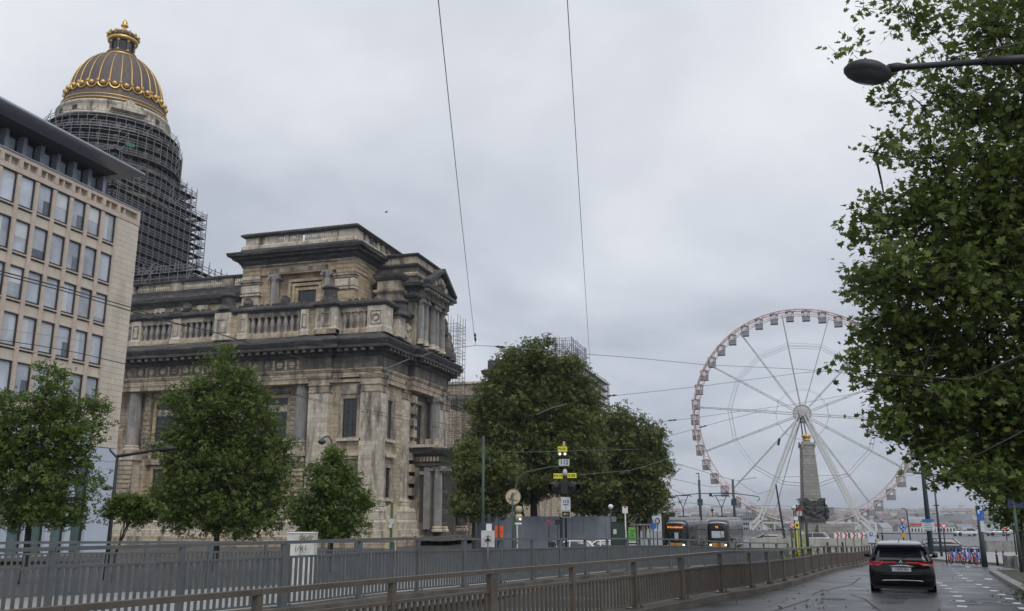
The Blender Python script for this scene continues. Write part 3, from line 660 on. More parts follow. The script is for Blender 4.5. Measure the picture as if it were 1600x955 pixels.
    b.build('modillion_band', sl_, R, kind='stuff')
    b = MB(o)
    x = -95
    while x < -60: b.lathe((x, yF-.12, 21.4), [(.42, -.42)], 4) if False else b.tube([(x, yF-.16, 21.4), (x, yF-.02, 21.4)], .42, 12); b.box(x+.75, x+1.05, yF-.12, yF-.02, 20.8, 22.0); x += 1.8
    b.build('frieze_ornament', tr, R)
    # plinth: battered courses
    pl = [(-140, yF-.1), (-55.2, yF-.1), (-55.2, yC-.1), (xE+.1, yC-.1), (xE+.1, 114), (xE+.1, 127.6), (-60, 127.6)]
    sw('plinth', pa, [(-2, zB), (.9, zB), (.9, .5), (.75, .6), (.75, 1.5), (.5, 1.7), (.45, 2.6), (.5, 2.8), (.3, 3.1), (.15, 3.4), (-2, 3.4)], pl)
    sw('plinth_step', st, [(-2, zB), (1.6, zB), (1.6, -.3), (-2, -.3)], pl)
    # balustrade over the cornice
    bal_l = [(-140, yF+.1), (-73.0, yF+.1)]
    def pedestal(x0, x1, y0, y1, z1=28.75, m_=pa, ring=False, nm='balustrade_pedestal'):
        p = bx(nm, m_, x0, x1, y0, y1, 25.25, z1); b = MB(o); b.sweep([(x0, y0), (x1, y0), (x1, y1), (x0, y1)], [(0, 25.25), (.12, 25.25), (.12, 25.9), (0, 26.05)], True); b.build('pedestal_foot', m_, p)
        b = MB(o); zc = 27.2; w2 = min(.8, (x1-x0)*.3); xc = (x0+x1)/2
        for q in ((xc-w2, xc+w2, zc-.9, zc-.78), (xc-w2, xc+w2, zc+.78, zc+.9), (xc-w2, xc-w2+.12, zc-.78, zc+.78), (xc+w2-.12, xc+w2, zc-.78, zc+.78)): b.box(q[0], q[1], y0-.07, y0, q[2], q[3])
        if ring: 
            for j in range(14): a1, a2 = 2*pi*j/14, 2*pi*(j+1)/14; b.bar((xc+.42*cos(a1), y0-.06, zc+.42*sin(a1)), (xc+.42*cos(a2), y0-.06, zc+.42*sin(a2)), .14, .14)
        b.build('pedestal_frame', tr, p); return p
    bme = MB().lathe((0, 0, 0), [(.26, 0), (.26, .18), (.16, .26), (.2, .5), (.31, .95), (.3, 1.35), (.2, 1.8), (.2, 1.98), (.28, 2.05), (.28, 2.2)], 10).mesh('baluster', [gs])
    def balusters(p0, p1, n):
        for k in range(n):
            f = (k+.5)/n; x = p0[0]+(p1[0]-p0[0])*f; y = p0[1]+(p1[1]-p0[1])*f; inst('baluster', bme, R, (x-o[0], y-o[1], 25.95-o[2]), random.uniform(0, 1))
    yb = yF+.2; ybc = yC+.15
    pedestal(-59.95, -58.75, yb-.25, yb+.75); pedestal(-69.5, -68.0, yb-.25, yb+.75); pedestal(-80.0, -78.6, yb-.15, yb+.75); pedestal(-86.6, -85.1, yb-.15, yb+.75); pedestal(-92, -90.5, yb-.2, yb+.75)
    bx('parapet_block', st, -58.75, -57.6, yb, yb+.8, 25.25, 28.75); bx('parapet_block', wm, -70.4, -69.5, yb, yb+.8, 25.25, 28.75)
    pedestal(-57.6, -54.6, yF-.35, yF+1.6, 29.0, pa); pedestal(-72.9, -70.4, yF-.35, yF+1.6, 29.0, pa)
    pedestal(-50.6, -48.1, ybc-.1, ybc+2.3, 28.9, pa, True)
    balusters((-67.9, yb+.3), (-60.0, yb+.3), 8); balusters((-78.5, yb+.3), (-73.0, yb+.3), 6); balusters((-85.0, yb+.3), (-80.1, yb+.3), 5); balusters((-90.4, yb+.3), (-86.7, yb+.3), 4); balusters((-54.5, ybc+.35), (-50.7, ybc+.35), 4)
    balusters((xE-.05, ybc+2.5), (xE-.05, ybc+4.6), 3)
    balp = [(-140, yb-.05), (-57.6, yb-.05), (-57.6, yF-.4), (-54.6, yF-.4), (-54.6, ybc-.05), (xE+.35, ybc-.05), (xE+.35, 112.0)]
    sw('balustrade_base', st, [(-.8, 25.2), (.12, 25.2), (.12, 25.75), (.0, 25.93), (-.8, 25.93)], balp)
    b = MB(o); b.box(-68, -60, yb+.02, yb+.6, 28.14, 28.76); b.box(-140, -73, yb+.02, yb+.6, 28.14, 28.76); b.box(-54.6, -50.6, ybc+.06, ybc+.65, 28.14, 28.76); b.box(xE-.4, xE+.2, ybc+2.3, ybc+5, 28.14, 28.76); b.build('balustrade_lintel', tr, R)
    bx('back_parapet', tr, -140, -54, yb+.95, yb+1.1, 25.2, 28.6)
    sw('balustrade_rail', so_, [(-.95, 28.76), (.1, 28.76), (.2, 28.95), (.42, 29.05), (.42, 29.3), (.1, 29.6), (-.95, 29.65)], balp)
    b = MB(o); x = -92
    while x < -49.5:
        if not (-58.5 < x < -54.2 or -73.6 < x < -69.8): b.lathe((x, yb+.3 if x < -54.6 else ybc+.35, 29.6), [(.36, 0), (.34, .22), (.2, .38)], 8)
        x += .92
    b.build('scroll_crest', so_, R)
    b = MB(o)
    for x in (-79.3, -85.9): # little antefix gables over the small pedestals
        v = [(x-1, 29.3), (x+1, 29.3), (x, 30.25)]; a = [b.vert((q, yb-.5, z)) for q, z in v]; c_ = [b.vert((q, yb+.4, z)) for q, z in v]; b.face(a); b.face(c_[::-1])
        for k in range(3): b.face((a[k], c_[k], c_[(k+1) % 3], a[(k+1) % 3]))
    for x in (-68.3, -77.9, -62.6):
        b.tube([(x, yb-.1, 30.3), (x, yb+.35, 30.3)], .62, 14); b.tube([(x, yb-.2, 30.3), (x, yb-.1, 30.3)], .3, 10)
        b.box(x-1.4, x+1.4, yb, yb+.3, 29.55, 29.95)
    b.build('scroll_crest', so_, R)
    urn = [(1.7, 0), (1.75, .25), (1.55, .55), (1.25, .8), (1.12, 1.0), (1.05, 2.1), (1.2, 2.3), (1.4, 2.45), (1.4, 2.65), (1.15, 2.8), (.75, 3.15), (.55, 3.6), (.5, 4.1), (.3, 4.3)]
    for x, y, z, s_ in ((-56.1, yF+.7, 29.4, .82), (-71.6, yF+.7, 29.4, .82), (-47.9, 107.2, 28.0, .8), (-49.4, yC+1.5, 28.9, .6)):
        b = MB((x, y, z)); b.lathe((x, y, z), [(r_*s_, q*s_) for r_, q in urn[:-3]] if s_ > .7 else [(r_*s_*1.1, q*s_) for r_, q in urn[:4]], 14); b.build('stone_urn', so_, R, (x-o[0], y-o[1], z-o[2]))
    for y0 in (106.3,):
        bx('balustrade_pedestal', pa, xE-.3, xE+.9, y0, y0+2.0, 25.25, 28.2)
        b = MB(o); b.tube([(xE+.9, y0+2.3, 26.4), (xE+1.0, y0+3.4, 26.9)], .3, 8); b.tube([(xE+.2, y0+2.6, 26.5), (xE+.95, y0+2.6, 26.5)], [1.2, 1.0], 12); b.build('shield_ornament', pa, R)
    # ---- attic block
    ax0, ax1, ay0, ay1 = -71.1, -53.7, 105.0, 120.5
    bx('attic_wall', wm, ax0+.1, ax1-.15, ay0+1.2, ay1, 25.0, 36.2)
    bx('attic_wall', wm, ax0+2.8, -66.9, ay0+.55, ay0+1.3, 25.3, 34.8); bx('attic_wall', wm, -58.0, ax1-2.9, ay0+.55, ay0+1.3, 25.3, 34.8)
    bx('attic_wall', wm, ax1-2.8, ax1-.1, ay0+.1, ay0+2.5, 25.3, 36.2); bx('attic_wall', pa, ax0+.1, ax0+2.7, ay0+.1, ay0+2.5, 25.3, 34.0)
    bx('attic_wall', wm, ax0+.1, ax0+2.7, ay0+.12, ay0+2.5, 34.0, 36.2)
    bx('attic_lintel', wm, ax0+2.7, ax1-2.8, ay0+.2, ay0+1.4, 34.75, 36.2)
    bx('attic_frieze', tr, ax0+4.2, ax1-4.2, ay0+.12, ay0+.25, 35.0, 35.6)
    for x0 in (ax0, ax1-2.9):
        for z0, z1, e_ in ((31.9, 32.15, .14), (32.35, 33.35, .08), (33.5, 33.75, .16), (33.8, 34.05, .3)):
            bx('attic_pier_moulding', pa if z1 < 33.6 else tr, x0-e_+.05, x0+2.85+e_-.05, ay0-e_, ay0+1.0, z0, z1)
    for k, z0 in enumerate((34.3, 34.9, 35.5)): bx('stone_course', wm if k else pa, ax0-.02, ax0+2.75, ay0+.04, ay0+1, z0, z0+.5); bx('stone_course', wm, ax1-2.85, ax1+.02, ay0+.04, ay0+4, z0, z0+.5)
    for x in (-66.1, -57.9): column(x, ay0+.5, 27.0, 34.7, .62, m_=gs)
    aw = bx('window', K['winglass'], -62.7, -59.9, ay0+1.1, ay0+1.25, 27.5, 32.4)
    for e_, z_, d_, mm in ((0, 32.4, .85, wm), (.45, 33.0, .7, wm), (1.0, 33.6, .55, wm)):
        b = MB(o); t_ = .4
        b.box(-62.7-e_-t_, -62.7-e_, ay0+d_, ay0+1.3, 26, z_+t_); b.box(-59.9+e_, -59.9+e_+t_, ay0+d_, ay0+1.3, 26, z_+t_); b.box(-62.7-e_, -59.9+e_, ay0+d_, ay0+1.3, z_, z_+t_); b.build('window_surround', mm, aw)
    at_ = [(ax0, ay1), (ax0, ay0), (ax1, ay0), (ax1, ay1)]
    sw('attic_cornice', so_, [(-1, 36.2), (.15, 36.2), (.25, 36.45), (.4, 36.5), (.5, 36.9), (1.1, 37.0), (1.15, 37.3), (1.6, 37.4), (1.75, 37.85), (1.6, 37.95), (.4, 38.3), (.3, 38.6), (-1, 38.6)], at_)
    sw('attic_frieze_moulding', tr, [(-.6, 36.0), (.1, 36.0), (.14, 36.19), (-.6, 36.19)], at_)
    sw('attic_parapet', pa, [(-.5, 38.62), (.28, 38.62), (.28, 39.0), (.08, 39.2), (-.5, 39.2)], at_)
    for q in ((ax0+.1, ax0+2.5), (ax0+2.53, ax0+5.0), (ax1-4.6, ax1-3.3), (ax1-3.27, ax1-.1), (ax0+8.2, ax0+8.9), (ax0+6.3, ax0+6.9)): bx('parapet_block', pa, q[0], q[1], ay0+.1, ay0+.5, 39.2, 40.35)
    bx('parapet_block', pa, ax1-.55, ax1-.12, ay0+.5, ay0+2.2, 39.2, 40.35)
    for k in range(7):
        bx('parapet_block', tr, ax1-.5, ax1-.1, ay0+3.0+k*1.8, ay0+3.9+k*1.8, 39.2, 40.35)
    sm = MB().lathe((0, 0, 0), [(.12, 0), (.1, .1), (.17, .4), (.09, .85), (.14, 1.0), (.14, 1.15)], 6).mesh('baluster', [pa])
    for k in range(27):
        x = ax0+5.1+k*.29+(.0 if k < 13 else .6)
        if x < ax1-4.7 and not (ax0+6.25 < x < ax0+6.95 or ax0+8.15 < x < ax0+8.95): inst('baluster', sm, R, (x-o[0], ay0+.3-o[1], 39.2-o[2]))
    sw('attic_coping', so_, [(-.7, 40.35), (.1, 40.35), (.25, 40.5), (.45, 40.55), (.45, 40.75), (.1, 41.0), (-.7, 41.0)], at_)
    bx('attic_roof', ro, ax0+.5, ax1-.5, ay0+.7, ay1, 38.4, 38.7)
    # ---- lower attic to the east, with pediment and porch
    cx0, cx1, cy0, cy1 = -55, -47.6, 111.6, 119.2
    bx('attic_wall', tr, cx0, cx1-.1, cy0+.1, cy1, 25, 34.0)
    at2 = [(cx0, cy0), (cx1, cy0), (cx1, cy1+3)]
    sw('attic_cornice', so_, [(-1, 31.2), (.1, 31.2), (.25, 31.6), (.6, 31.7), (.7, 32.0), (.3, 32.3), (.15, 32.5), (.15, 33.0), (.4, 33.1), (.9, 33.3), (1.0, 33.7), (.9, 33.8), (.3, 34.2), (-1, 34.2)], at2)
    bx('attic_wall', sl_, cx0, cx1-.05, cy0+.05, cy1+1, 34.2, 36.3)
    sw('attic_moulding', tr, [(-.5, 34.9), (.12, 34.9), (.2, 35.2), (.1, 35.4), (-.5, 35.4)], at2)
    sw('attic_moulding', so_, [(-.5, 36.2), (.12, 36.2), (.3, 36.4), (.3, 36.6), (-.1, 36.75), (-.5, 36.75)], at2)
    bx('parapet_block', tr, cx1-2.6, cx1-.05, cy0+.05, cy0+.5, 36.75, 37.75); bx('parapet_block', tr, cx0, cx0+2, cy0+.05, cy0+.5, 36.75, 37.75); bx('parapet_block', tr, cx1-.45, cx1-.08, cy0+.5, cy1+1, 36.75, 37.75)
    for k in range(9): inst('baluster', sm, R, (cx0+2.15+k*.29-o[0], cy0+.3-o[1], 36.7-o[2]))
    sw('attic_coping', so_, [(-.6, 37.75), (.1, 37.75), (.3, 37.9), (.3, 38.1), (-.6, 38.2)], at2)
    # projecting jog of the lower attic facing south (stacked mouldings)
    bx('attic_wall', tr, -52.6, -49.2, 109.6, 111.4, 25.2, 34.6)
    sw('attic_moulding', so_, [(-.5, 33.9), (.1, 33.9), (.35, 34.2), (.5, 34.5), (.5, 34.8), (-.5, 34.9)], [(-52.6, 111.3), (-52.6, 109.6), (-49.2, 109.6), (-49.2, 111.3)])
    sw('attic_moulding', tr, [(-.5, 32.0), (.1, 32.0), (.4, 32.3), (.4, 32.6), (-.5, 32.7)], [(-52.6, 111.3), (-52.6, 109.6), (-49.2, 109.6), (-49.2, 111.3)])
    sw('attic_moulding', so_, [(-.5, 29.6), (.3, 29.6), (.8, 30.0), (.8, 30.5), (-.5, 31.0)], [(-52.6, 111.3), (-52.6, 109.2), (-49.4, 109.2), (-49.4, 111.3)])
    sw('attic_moulding', tr, [(-.5, 28.1), (.2, 28.1), (.5, 28.4), (.5, 28.7), (-.5, 28.9)], [(-52.9, 111.3), (-52.9, 108.9), (-49.2, 108.9), (-49.2, 111.3)])
    # pediment
    pd = thing_part('pediment', R) if False else None
    b = MB(o); x0, x1 = -48.4, -46.3; pr = [(111.9, 33.2), (121.9, 33.2), (121.9, 33.9), (117.2, 36.7), (111.9, 33.9)]
    a = [b.vert((x1, y, z)) for y, z in pr]; c_ = [b.vert((x0-6, y, z)) for y, z in pr]; b.face(a); b.face(c_[::-1])
    for k in range(5): b.face((a[k], c_[k], c_[(k+1) % 5], a[(k+1) % 5]))
    pdm = b.build('pediment', sl_, R)
    b = MB(o)
    b.bar((x1+.3, 111.5, 33.9), (x1+.3, 117.2, 36.95), 1.0, .5, (0, 0, 1)); b.bar((x1+.3, 122.3, 33.9), (x1+.3, 117.2, 36.95), 1.0, .5); b.bar((x1+.25, 111.4, 33.35), (x1+.25, 122.4, 33.35), 1.0, .45); b.build('pediment_moulding', so_, pdm)
    b = MB(o)
    for y, z, r_ in ((115.2, 34.5, .45), (116.3, 34.9, .55), (117.3, 35.2, .65), (118.4, 34.9, .5), (114.1, 34.2, .35), (119.5, 34.3, .4)): b.lathe((x1, y, z-.4), [(r_*.8, 0), (r_, .4), (r_*.5, .9)], 8)
    b.build('carved_relief', tr, pdm)
    b = MB(o); y = 111.9
    while y < 121.6: b.box(x1-.2, x1+.5, y, y+.4, 32.75, 33.1); y += .95
    b.build('modillion_band', pa, R, kind='stuff')
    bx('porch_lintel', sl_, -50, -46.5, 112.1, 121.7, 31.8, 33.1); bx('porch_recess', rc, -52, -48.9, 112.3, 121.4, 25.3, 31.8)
    for k, y in enumerate((112.8, 114.4, 117.2, 118.6, 120.9)): column(-47.3, y, 25.3, 31.8, .48, m_=gs)
    bx('porch_pier', tr, -50, -47.4, 121.5, 123.0, 25.2, 31.0)
    b = MB(o)
    for y, z, r_, h_ in ((122.4, 28.4, .6, 2.6), (123.6, 26.2, .9, 3.0), (123.0, 25.2, .9, 4.0), (125.0, 25.0, .8, 2.4), (126.0, 25.0, .6, 1.6)):
        b.lathe((-47.4, y, z), [(r_*.9, 0), (r_, h_*.3), (r_*.7, h_*.55), (r_*.8, h_*.7), (r_*.35, h_*.95)], 8)
    b.build('weathered_statue_group', sl_, R)
    # ---- projecting doorway on the east face
    bx('portal_wall', sl_, xE-.4, -45.6, 114.6, 125.2, zB, 9.2)
    bx('portal_opening', rc, -45.65, -45.55, 117.6, 122.4, zB, 7.8); bx('portal_pilaster', tr, -48.3, -47.6, 114.2, 114.6, .5, 8.7); bx('portal_pilaster', gs, -46.9, -46.0, 114.2, 114.6, .5, 8.7); bx('portal_niche', rc, -47.55, -46.95, 114.5, 114.6, 1.5, 7.6); bx('portal_panel_moulding', pa, -47.6, -46.9, 114.3, 114.6, 7.7, 8.1)  # opening and niche are flat panels, their shade is in the colour
    for y in (116.0, 123.8): column(-44.9, y, .2, 8.8, .72, m_=so_); bx('column_pedestal', sl_, -45.9, -43.9, y-1, y+1, zB, .2)
    column(-45.1, 114.9, .2, 8.8, .6, m_=gs)
    b = MB(o); b.sweep([(xE-.3, 114.0), (-44.6, 114.0), (-44.6, 125.6), (xE-.3, 125.6)], [(-3.5, 8.8), (0, 8.8), (.1, 9.3), (.25, 9.35), (.25, 10.1), (.7, 10.4), (.95, 10.9), (.95, 11.15), (-3.5, 11.2)]); b.build('portal_cornice', so_, R)
    b = MB(o)
    for q in range(7): b.box(-47.9+q*.5, -47.6+q*.5, 113.7, 114.2, 9.4, 10.0)
    b.build('portal_dentil_band', tr, R)
    bx('balcony_slab', pa, xE-.2, -45.2, 112.8, 118.5, 11.22, 11.6)
    column(-47.9, 120.3, 11.7, 18.9, .7, m_=gs); bx('column_pedestal', pa, -48.9, -46.9, 119.3, 121.3, 11.2, 12.9)
    for z0 in (0.4, 1.4): bx('portal_step', sl_, -46.4, -43.2, 112.6, 127, zB, -1.2+z0*.6)
    b = MB(o)
    for q in range(11): b.box(xE-.4, xE+.35, 112.9, 114.4, 1.8+q*1.55, 1.8+q*1.55+1.0)
    b.build('rusticated_quoin', tr, R)
    b = MB(o)
    for q in range(6): b.box(-45.3, -45.0, 114.4, 115.6, .2+q*1.4, .2+q*1.4+.9)
    b.build('rusticated_quoin', tr, R)
    # ---- long range behind, west of the attic block
    bx('wall', wm, -150, ax0-.1, 112.4, 140, 25, 33.4)
    bk = [(-150, 112.2), (ax0, 112.2)]
    sw('back_cornice', so_, [(-1, 33.2), (.1, 33.2), (.3, 33.6), (.9, 33.9), (1.0, 34.4), (.5, 34.6), (.2, 35.2), (.2, 35.7), (-1, 35.7)], bk)
    bx('parapet_block', tr, -150, ax0, 112.5, 112.7, 35.7, 35.9)
    for x in (-78.4, -87.6, -96): bx('parapet_block', tr, x-.9, x+.9, 112.1, 112.7, 35.7, 37.0)
    for k in range(62):
        x = -72.4-k*.36
        if min(abs(x+78.4), abs(x+87.6)) > 1.0: inst('baluster', sm, R, (x-o[0], 112.35-o[1], 35.85-o[2]))
    sw('back_coping', so_, [(-.6, 37.0), (.2, 37.0), (.3, 37.2), (.3, 37.4), (-.6, 37.5)], bk)
    for x in (-74.7, -82.4, -90): bx('back_pilaster', pa, x-.9, x+.9, 112.0, 112.5, 30, 33.1)
    bx('low_roof', ro, -140, ax0-.2, 104.6, 112.4, 29.0, 29.4); bx('low_roof', ro, -71, xE-.4, 104.4, 127, 25.0, 25.25)
    # ---- north wing beyond the central recess
    bx('wing_wall', st, -75, -50.5, 165, 246, zB, 25.3); b = MB(o); b.sweep([(-75, 165), (-50.5, 165), (-50.5, 246)], [(-1, 22.6), (.2, 22.6), (.6, 23), (1.4, 23.4), (1.6, 24.4), (0, 25.4), (-1, 25.4)]); b.build('cornice', so_, R)
    bx('wing_parapet', tr, -75, -50.6, 165.3, 165.7, 25.4, 27.6); bx('wing_parapet', tr, -51, -50.6, 165.7, 246, 25.4, 27.6)
    bx('wing_coping', pa, -75.4, -50.2, 165.0, 165.9, 27.6, 28.0)
    bx('attic_wall', tr, -70, -53, 212, 246, 25.3, 36); b = MB(o); b.sweep([(-70, 246), (-70, 212), (-53, 212), (-53, 246)], [(-1, 36), (.3, 36), (1.5, 37), (1.7, 37.8), (.3, 38.4), (.3, 40.5), (-1, 40.5)]); b.build('attic_cornice', so_, R)
    bx('wing_wall', st, -75, -60, 127.6, 165, zB, 22)
    return R
def thing_part(*a): return None
palace()

# ------------------------------------------------------------------ dome tower
def dome():
    cx, cy = -124.6, 136.4; R = thing('domed_tower', 'dark copper dome with gilded ribs and gold lantern on its round drum, above the palace', 'building', (cx, cy, 25)); o = R.location
    def lt(n, m_, prof, nn=48, smooth=True, par=R): b = MB(o); b.smooth = smooth; b.lathe((cx, cy, 0), prof, nn); return b.build(n, m_, par)
    # square body and drum
    b = MB(o); b.box(cx-11.6, cx+11.6, cy-11.6, cy+11.6, 25, 60); b.build('tower_wall', K['shadewall'], R)
    b = MB(o); b.box(cx-16, cx+34.5, cy-17, cy+14, 25, 40.5); b.build('tower_base', K['shadewall'], R)
    lt('drum', K['shadewall'], [(11.3, 59), (11.6, 66), (11.0, 67), (10.6, 74.2), (11.2, 74.6), (11.4, 76.0), (10.5, 76.3)])
    lt('drum_parapet', K['pale'], [(11.6, 75.9), (11.6, 76.2), (10.8, 76.5), (10.4, 77.0), (10.4, 78.6), (10.7, 78.8), (10.6, 79.3), (9.7, 79.5)])
    for k in range(16):
        a = 2*pi*k/16
        if k % 4 == 1: continue
        b = MB(o)
        for j in range(5):
            aa = a+(j-2)*.022; b.obox((cx+10.45*cos(aa), cy+10.45*sin(aa), 77.8), (cos(aa), sin(aa), 0), (-sin(aa), cos(aa), 0), (0, 0, 1), (.06, .06, .45))
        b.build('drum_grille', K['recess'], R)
    a = radians(-36); ex = Vector((cos(a), sin(a), 0)); ey = Vector((-sin(a), cos(a), 0)); c0 = Vector((cx, cy, 0))+ex*11.0
    b = MB(o); v = [(-3.2, 77.0), (3.2, 77.0), (0, 79.4)]; A_ = [b.vert(c0+ex*1.2+ey*q+Vector((0, 0, z))) for q, z in v]; B_ = [b.vert(c0-ex*1.5+ey*q+Vector((0, 0, z))) for q, z in v]
    b.face(A_); b.face(B_[::-1])
    for k in range(3): b.face((A_[k], B_[k], B_[(k+1) % 3], A_[(k+1) % 3]))
    b.build('drum_gable', K['pale'], R)
    b = MB(o); b.smooth = True
    for z in (66.6, 61.0): b.tube([(cx+12.0*cos(2*pi*k/40), cy+12.0*sin(2*pi*k/40), z) for k in range(41)], .4, 6, False)
    b.build('stone_ledge', K['trim'], R)
    b = MB(o); rr = random.Random(9)
    for k in range(4): a = -.66+rr.uniform(-.07, .07); z = 69.8+rr.uniform(-.4, .4); b.poly([(cx+13.6*cos(a), cy+13.6*sin(a), z), (cx+13.6*cos(a+.07), cy+13.6*sin(a+.07), z+rr.uniform(-.3, .3)), (cx+13.6*cos(a+.06), cy+13.6*sin(a+.06), z+.7), (cx+13.6*cos(a+.01), cy+13.6*sin(a+.01), z+.6)])
    b.build('green_debris_net', mat('faded_green_net', (.05, .17, .12), .8), R)
    # columns of the drum
    for k in range(24):
        a = 2*pi*k/24; b = MB(o); b.cyl((cx+11.1*cos(a), cy+11.1*sin(a), 67), .45, 7.4, 8); b.build('drum_column', K['trim'], R)
    # dome shell
    lt('dome_base', K['copper'], [(10.0, 79.5), (9.9, 80.6), (9.3, 80.8), (9.25, 82.4), (9.0, 83.0)])
    for z, r in ((80.0, 10.0), (80.75, 9.85)):
        b = MB(o); n = 64
        pts = [(cx+r*cos(2*pi*k/n), cy+r*sin(2*pi*k/n), z) for k in range(n+1)]; b.tube(pts, .13, 6, False); b.build('gilded_ring', K['gold'], R)
    prof = []; R0 = 8.9; z0 = 82.6; zt = 93.3
    for k in range(17):
        t = k/16*pi/2*.855; prof.append((R0*cos(t)**.93, z0+(zt-z0)*sin(t)/sin(pi/2*.855)))
    lt('dome_shell', K['copper'], prof, 56)
    nr = 28
    for k in range(nr):
        a = 2*pi*(k+.5)/nr; b = MB(o); pts = [(cx+(r+.06)*cos(a), cy+(r+.06)*sin(a), z) for r, z in prof]; b.tube(pts, [.115-.05*i/16 for i in range(17)], 5); b.build('gilded_rib', K['gold'], R)
        a = 2*pi*k/nr; q = MB(o); pc = Vector((cx+9.35*cos(a), cy+9.35*sin(a), 83.3)); ey = Vector((-sin(a), cos(a), 0)); ez = Vector((0, 0, 1))
        arc = [pc+ey*(.92*cos(t))+ez*(.92*sin(t)) for t in [pi+pi*i/9 for i in range(10)]]; q.tube(arc, .17, 6); 
        q2 = MB(o); q2.smooth = True; s_ = .52; q2.lathe(pc, [(s_*sin(pi*i/6)+.001, -s_*cos(pi*i/6)) for i in range(7)], 10); sw_ = q.build('gilded_garland', K['gold'], R); q2.build('gilded_ball', K['gold'], sw_)
        e2 = 2*pi*(k+.5)/nr; q3 = MB(o); q3.lathe((cx+9.25*cos(e2), cy+9.25*sin(e2), 83.4), [(.12, 0), (.28, .3), (.2, .6), (.05, .8)], 6); q3.build('gilded_finial', K['gold'], sw_)
    lt('lantern_base', K['gold'], [(3.0, 93.0), (3.1, 93.3), (2.75, 93.6)]); lt('lantern_base', K['copper'], [(2.9, 93.6), (2.9, 93.9), (2.4, 94.1)])
    lt('lantern_drum', K['winglass'], [(2.15, 94.1), (2.15, 96.5)], 16, False)
    for k in range(8):
        a = 2*pi*(k+.5)/8; b = MB(o); b.cyl((cx+2.35*cos(a), cy+2.35*sin(a), 94.1), .22, 2.4, 6); c = b.build('lantern_column', K['copper'], R)
        b = MB(o); b.lathe((cx+2.4*cos(a), cy+2.4*sin(a), 94.1), [(.26, 0), (.26, .3)], 6); b.lathe((cx+2.4*cos(a), cy+2.4*sin(a), 96.1), [(.24, 0), (.3, .3)], 6); b.build('gilded_capital', K['gold'], c)
    lt('lantern_crown', K['gold'], [(2.5, 96.5), (2.9, 96.7), (2.95, 97.1), (2.75, 97.4)]); lt('lantern_crown', K['copper'], [(2.75, 97.4), (2.8, 98.0), (2.3, 98.6), (1.2, 98.9)])
    for k in range(14):
        a = 2*pi*k/14; b = MB(o); pc = Vector((cx+2.95*cos(a), cy+2.95*sin(a), 98.0)); b.tube([pc-Vector((0, 0, .5)), pc, pc+Vector((0, 0, .45))], [.14, .38, .16], 8); b.build('gilded_crest', K['gold'], R)
    lt('gilded_spire', K['gold'], [(1.2, 98.6), (.7, 99.0), (.45, 99.3), (.8, 99.55), (.35, 99.8), (.28, 100.3), (.75, 100.5), (.7, 100.75), (.45, 101.0), (.55, 101.3), (.3, 101.8), (.05, 102.1)], 12)
dome()
# ------------------------------------------------------------------ scaffolding
def scaff(label, boxes, rings, off, step=2.0, lift=2.0, tr=.06, group=None, cones=()):
    root = thing('scaffolding', label, 'scaffolding', off, 0, group); o = off
    t = MB(o); dk = MB(o); br = MB(o)
    def line(p, q): t.bar(p, q, tr*1.5, tr*1.5)
    for (x0, x1, y0, y1, z0, z1, dep, dd) in boxes:
        faces = [((x0, y0), (x1, y0), (0, 1)), ((x1, y0), (x1, y1), (-1, 0)), ((x1, y1), (x0, y1), (0, -1)), ((x0, y1), (x0, y0), (1, 0))]
        for a, b, nn in faces:
            Ln = math.hypot(b[0]-a[0], b[1]-a[1]); n = max(1, round(Ln/step))
            for d in (0, dep):
                for k in range(n+1):
                    f = k/n; x = a[0]+(b[0]-a[0])*f+nn[0]*d; y = a[1]+(b[1]-a[1])*f+nn[1]*d; line((x, y, z0), (x, y, z1+random.uniform(.2, 1.2)))
            z = z0
            while z <= z1+.01:
                for h in (0, .55, 1.05):
                    if z+h <= z1+1: line((a[0], a[1], z+h), (b[0], b[1], z+h))
                if dd: 
                    xa, xb = sorted((a[0], b[0])); ya, yb = sorted((a[1], b[1]))
                    if nn[1]: dk.box(xa, xb, min(ya, ya+nn[1]*dep), max(ya, ya+nn[1]*dep), z-.06, z)
                    else: dk.box(min(xa, xa+nn[0]*dep), max(xa, xa+nn[0]*dep), ya, yb, z-.06, z)
                z += lift
            for k in range(0, n, 5):
                f0, f1 = k/n, min(1, (k+2.5)/n); zz = z0+((k*7) % 5)*lift*.6
                if zz+5 < z1+2: br.bar((a[0]+(b[0]-a[0])*f0, a[1]+(b[1]-a[1])*f0, zz), (a[0]+(b[0]-a[0])*f1, a[1]+(b[1]-a[1])*f1, zz+5), tr*2, tr*2)
    for (cx, cy, r, z0, z1, dep) in rings:
        n = round(2*pi*r/step)
        for d in (0, dep):
            for k in range(n): a = 2*pi*k/n; line((cx+(r-d)*cos(a), cy+(r-d)*sin(a), z0), (cx+(r-d)*cos(a), cy+(r-d)*sin(a), z1+random.uniform(.1, 1.0)))
        z = z0
        while z <= z1+.01:
            for k in range(n):
                a, b = 2*pi*k/n, 2*pi*(k+1)/n
                for h in (0, .55, 1.05): line((cx+r*cos(a), cy+r*sin(a), z+h), (cx+r*cos(b), cy+r*sin(b), z+h))
                dk.poly([(cx+r*cos(a), cy+r*sin(a), z), (cx+r*cos(b), cy+r*sin(b), z), (cx+(r-dep)*cos(b), cy+(r-dep)*sin(b), z), (cx+(r-dep)*cos(a), cy+(r-dep)*sin(a), z)])
                if k % 6 == 2: br.bar((cx+r*cos(a), cy+r*sin(a), z), (cx+r*cos(b), cy+r*sin(b), z+lift), tr*1.6)
            z += lift
    t.build('scaffold_tubes', K['steel'], root, kind='stuff')
    if dk.f: dk.build('walkway_decks', K['deck'], root, kind='stuff')
    if br.f: br.build('diagonal_braces', K['steel'], root, kind='stuff')
    return root
cx, cy = -124.6, 136.4
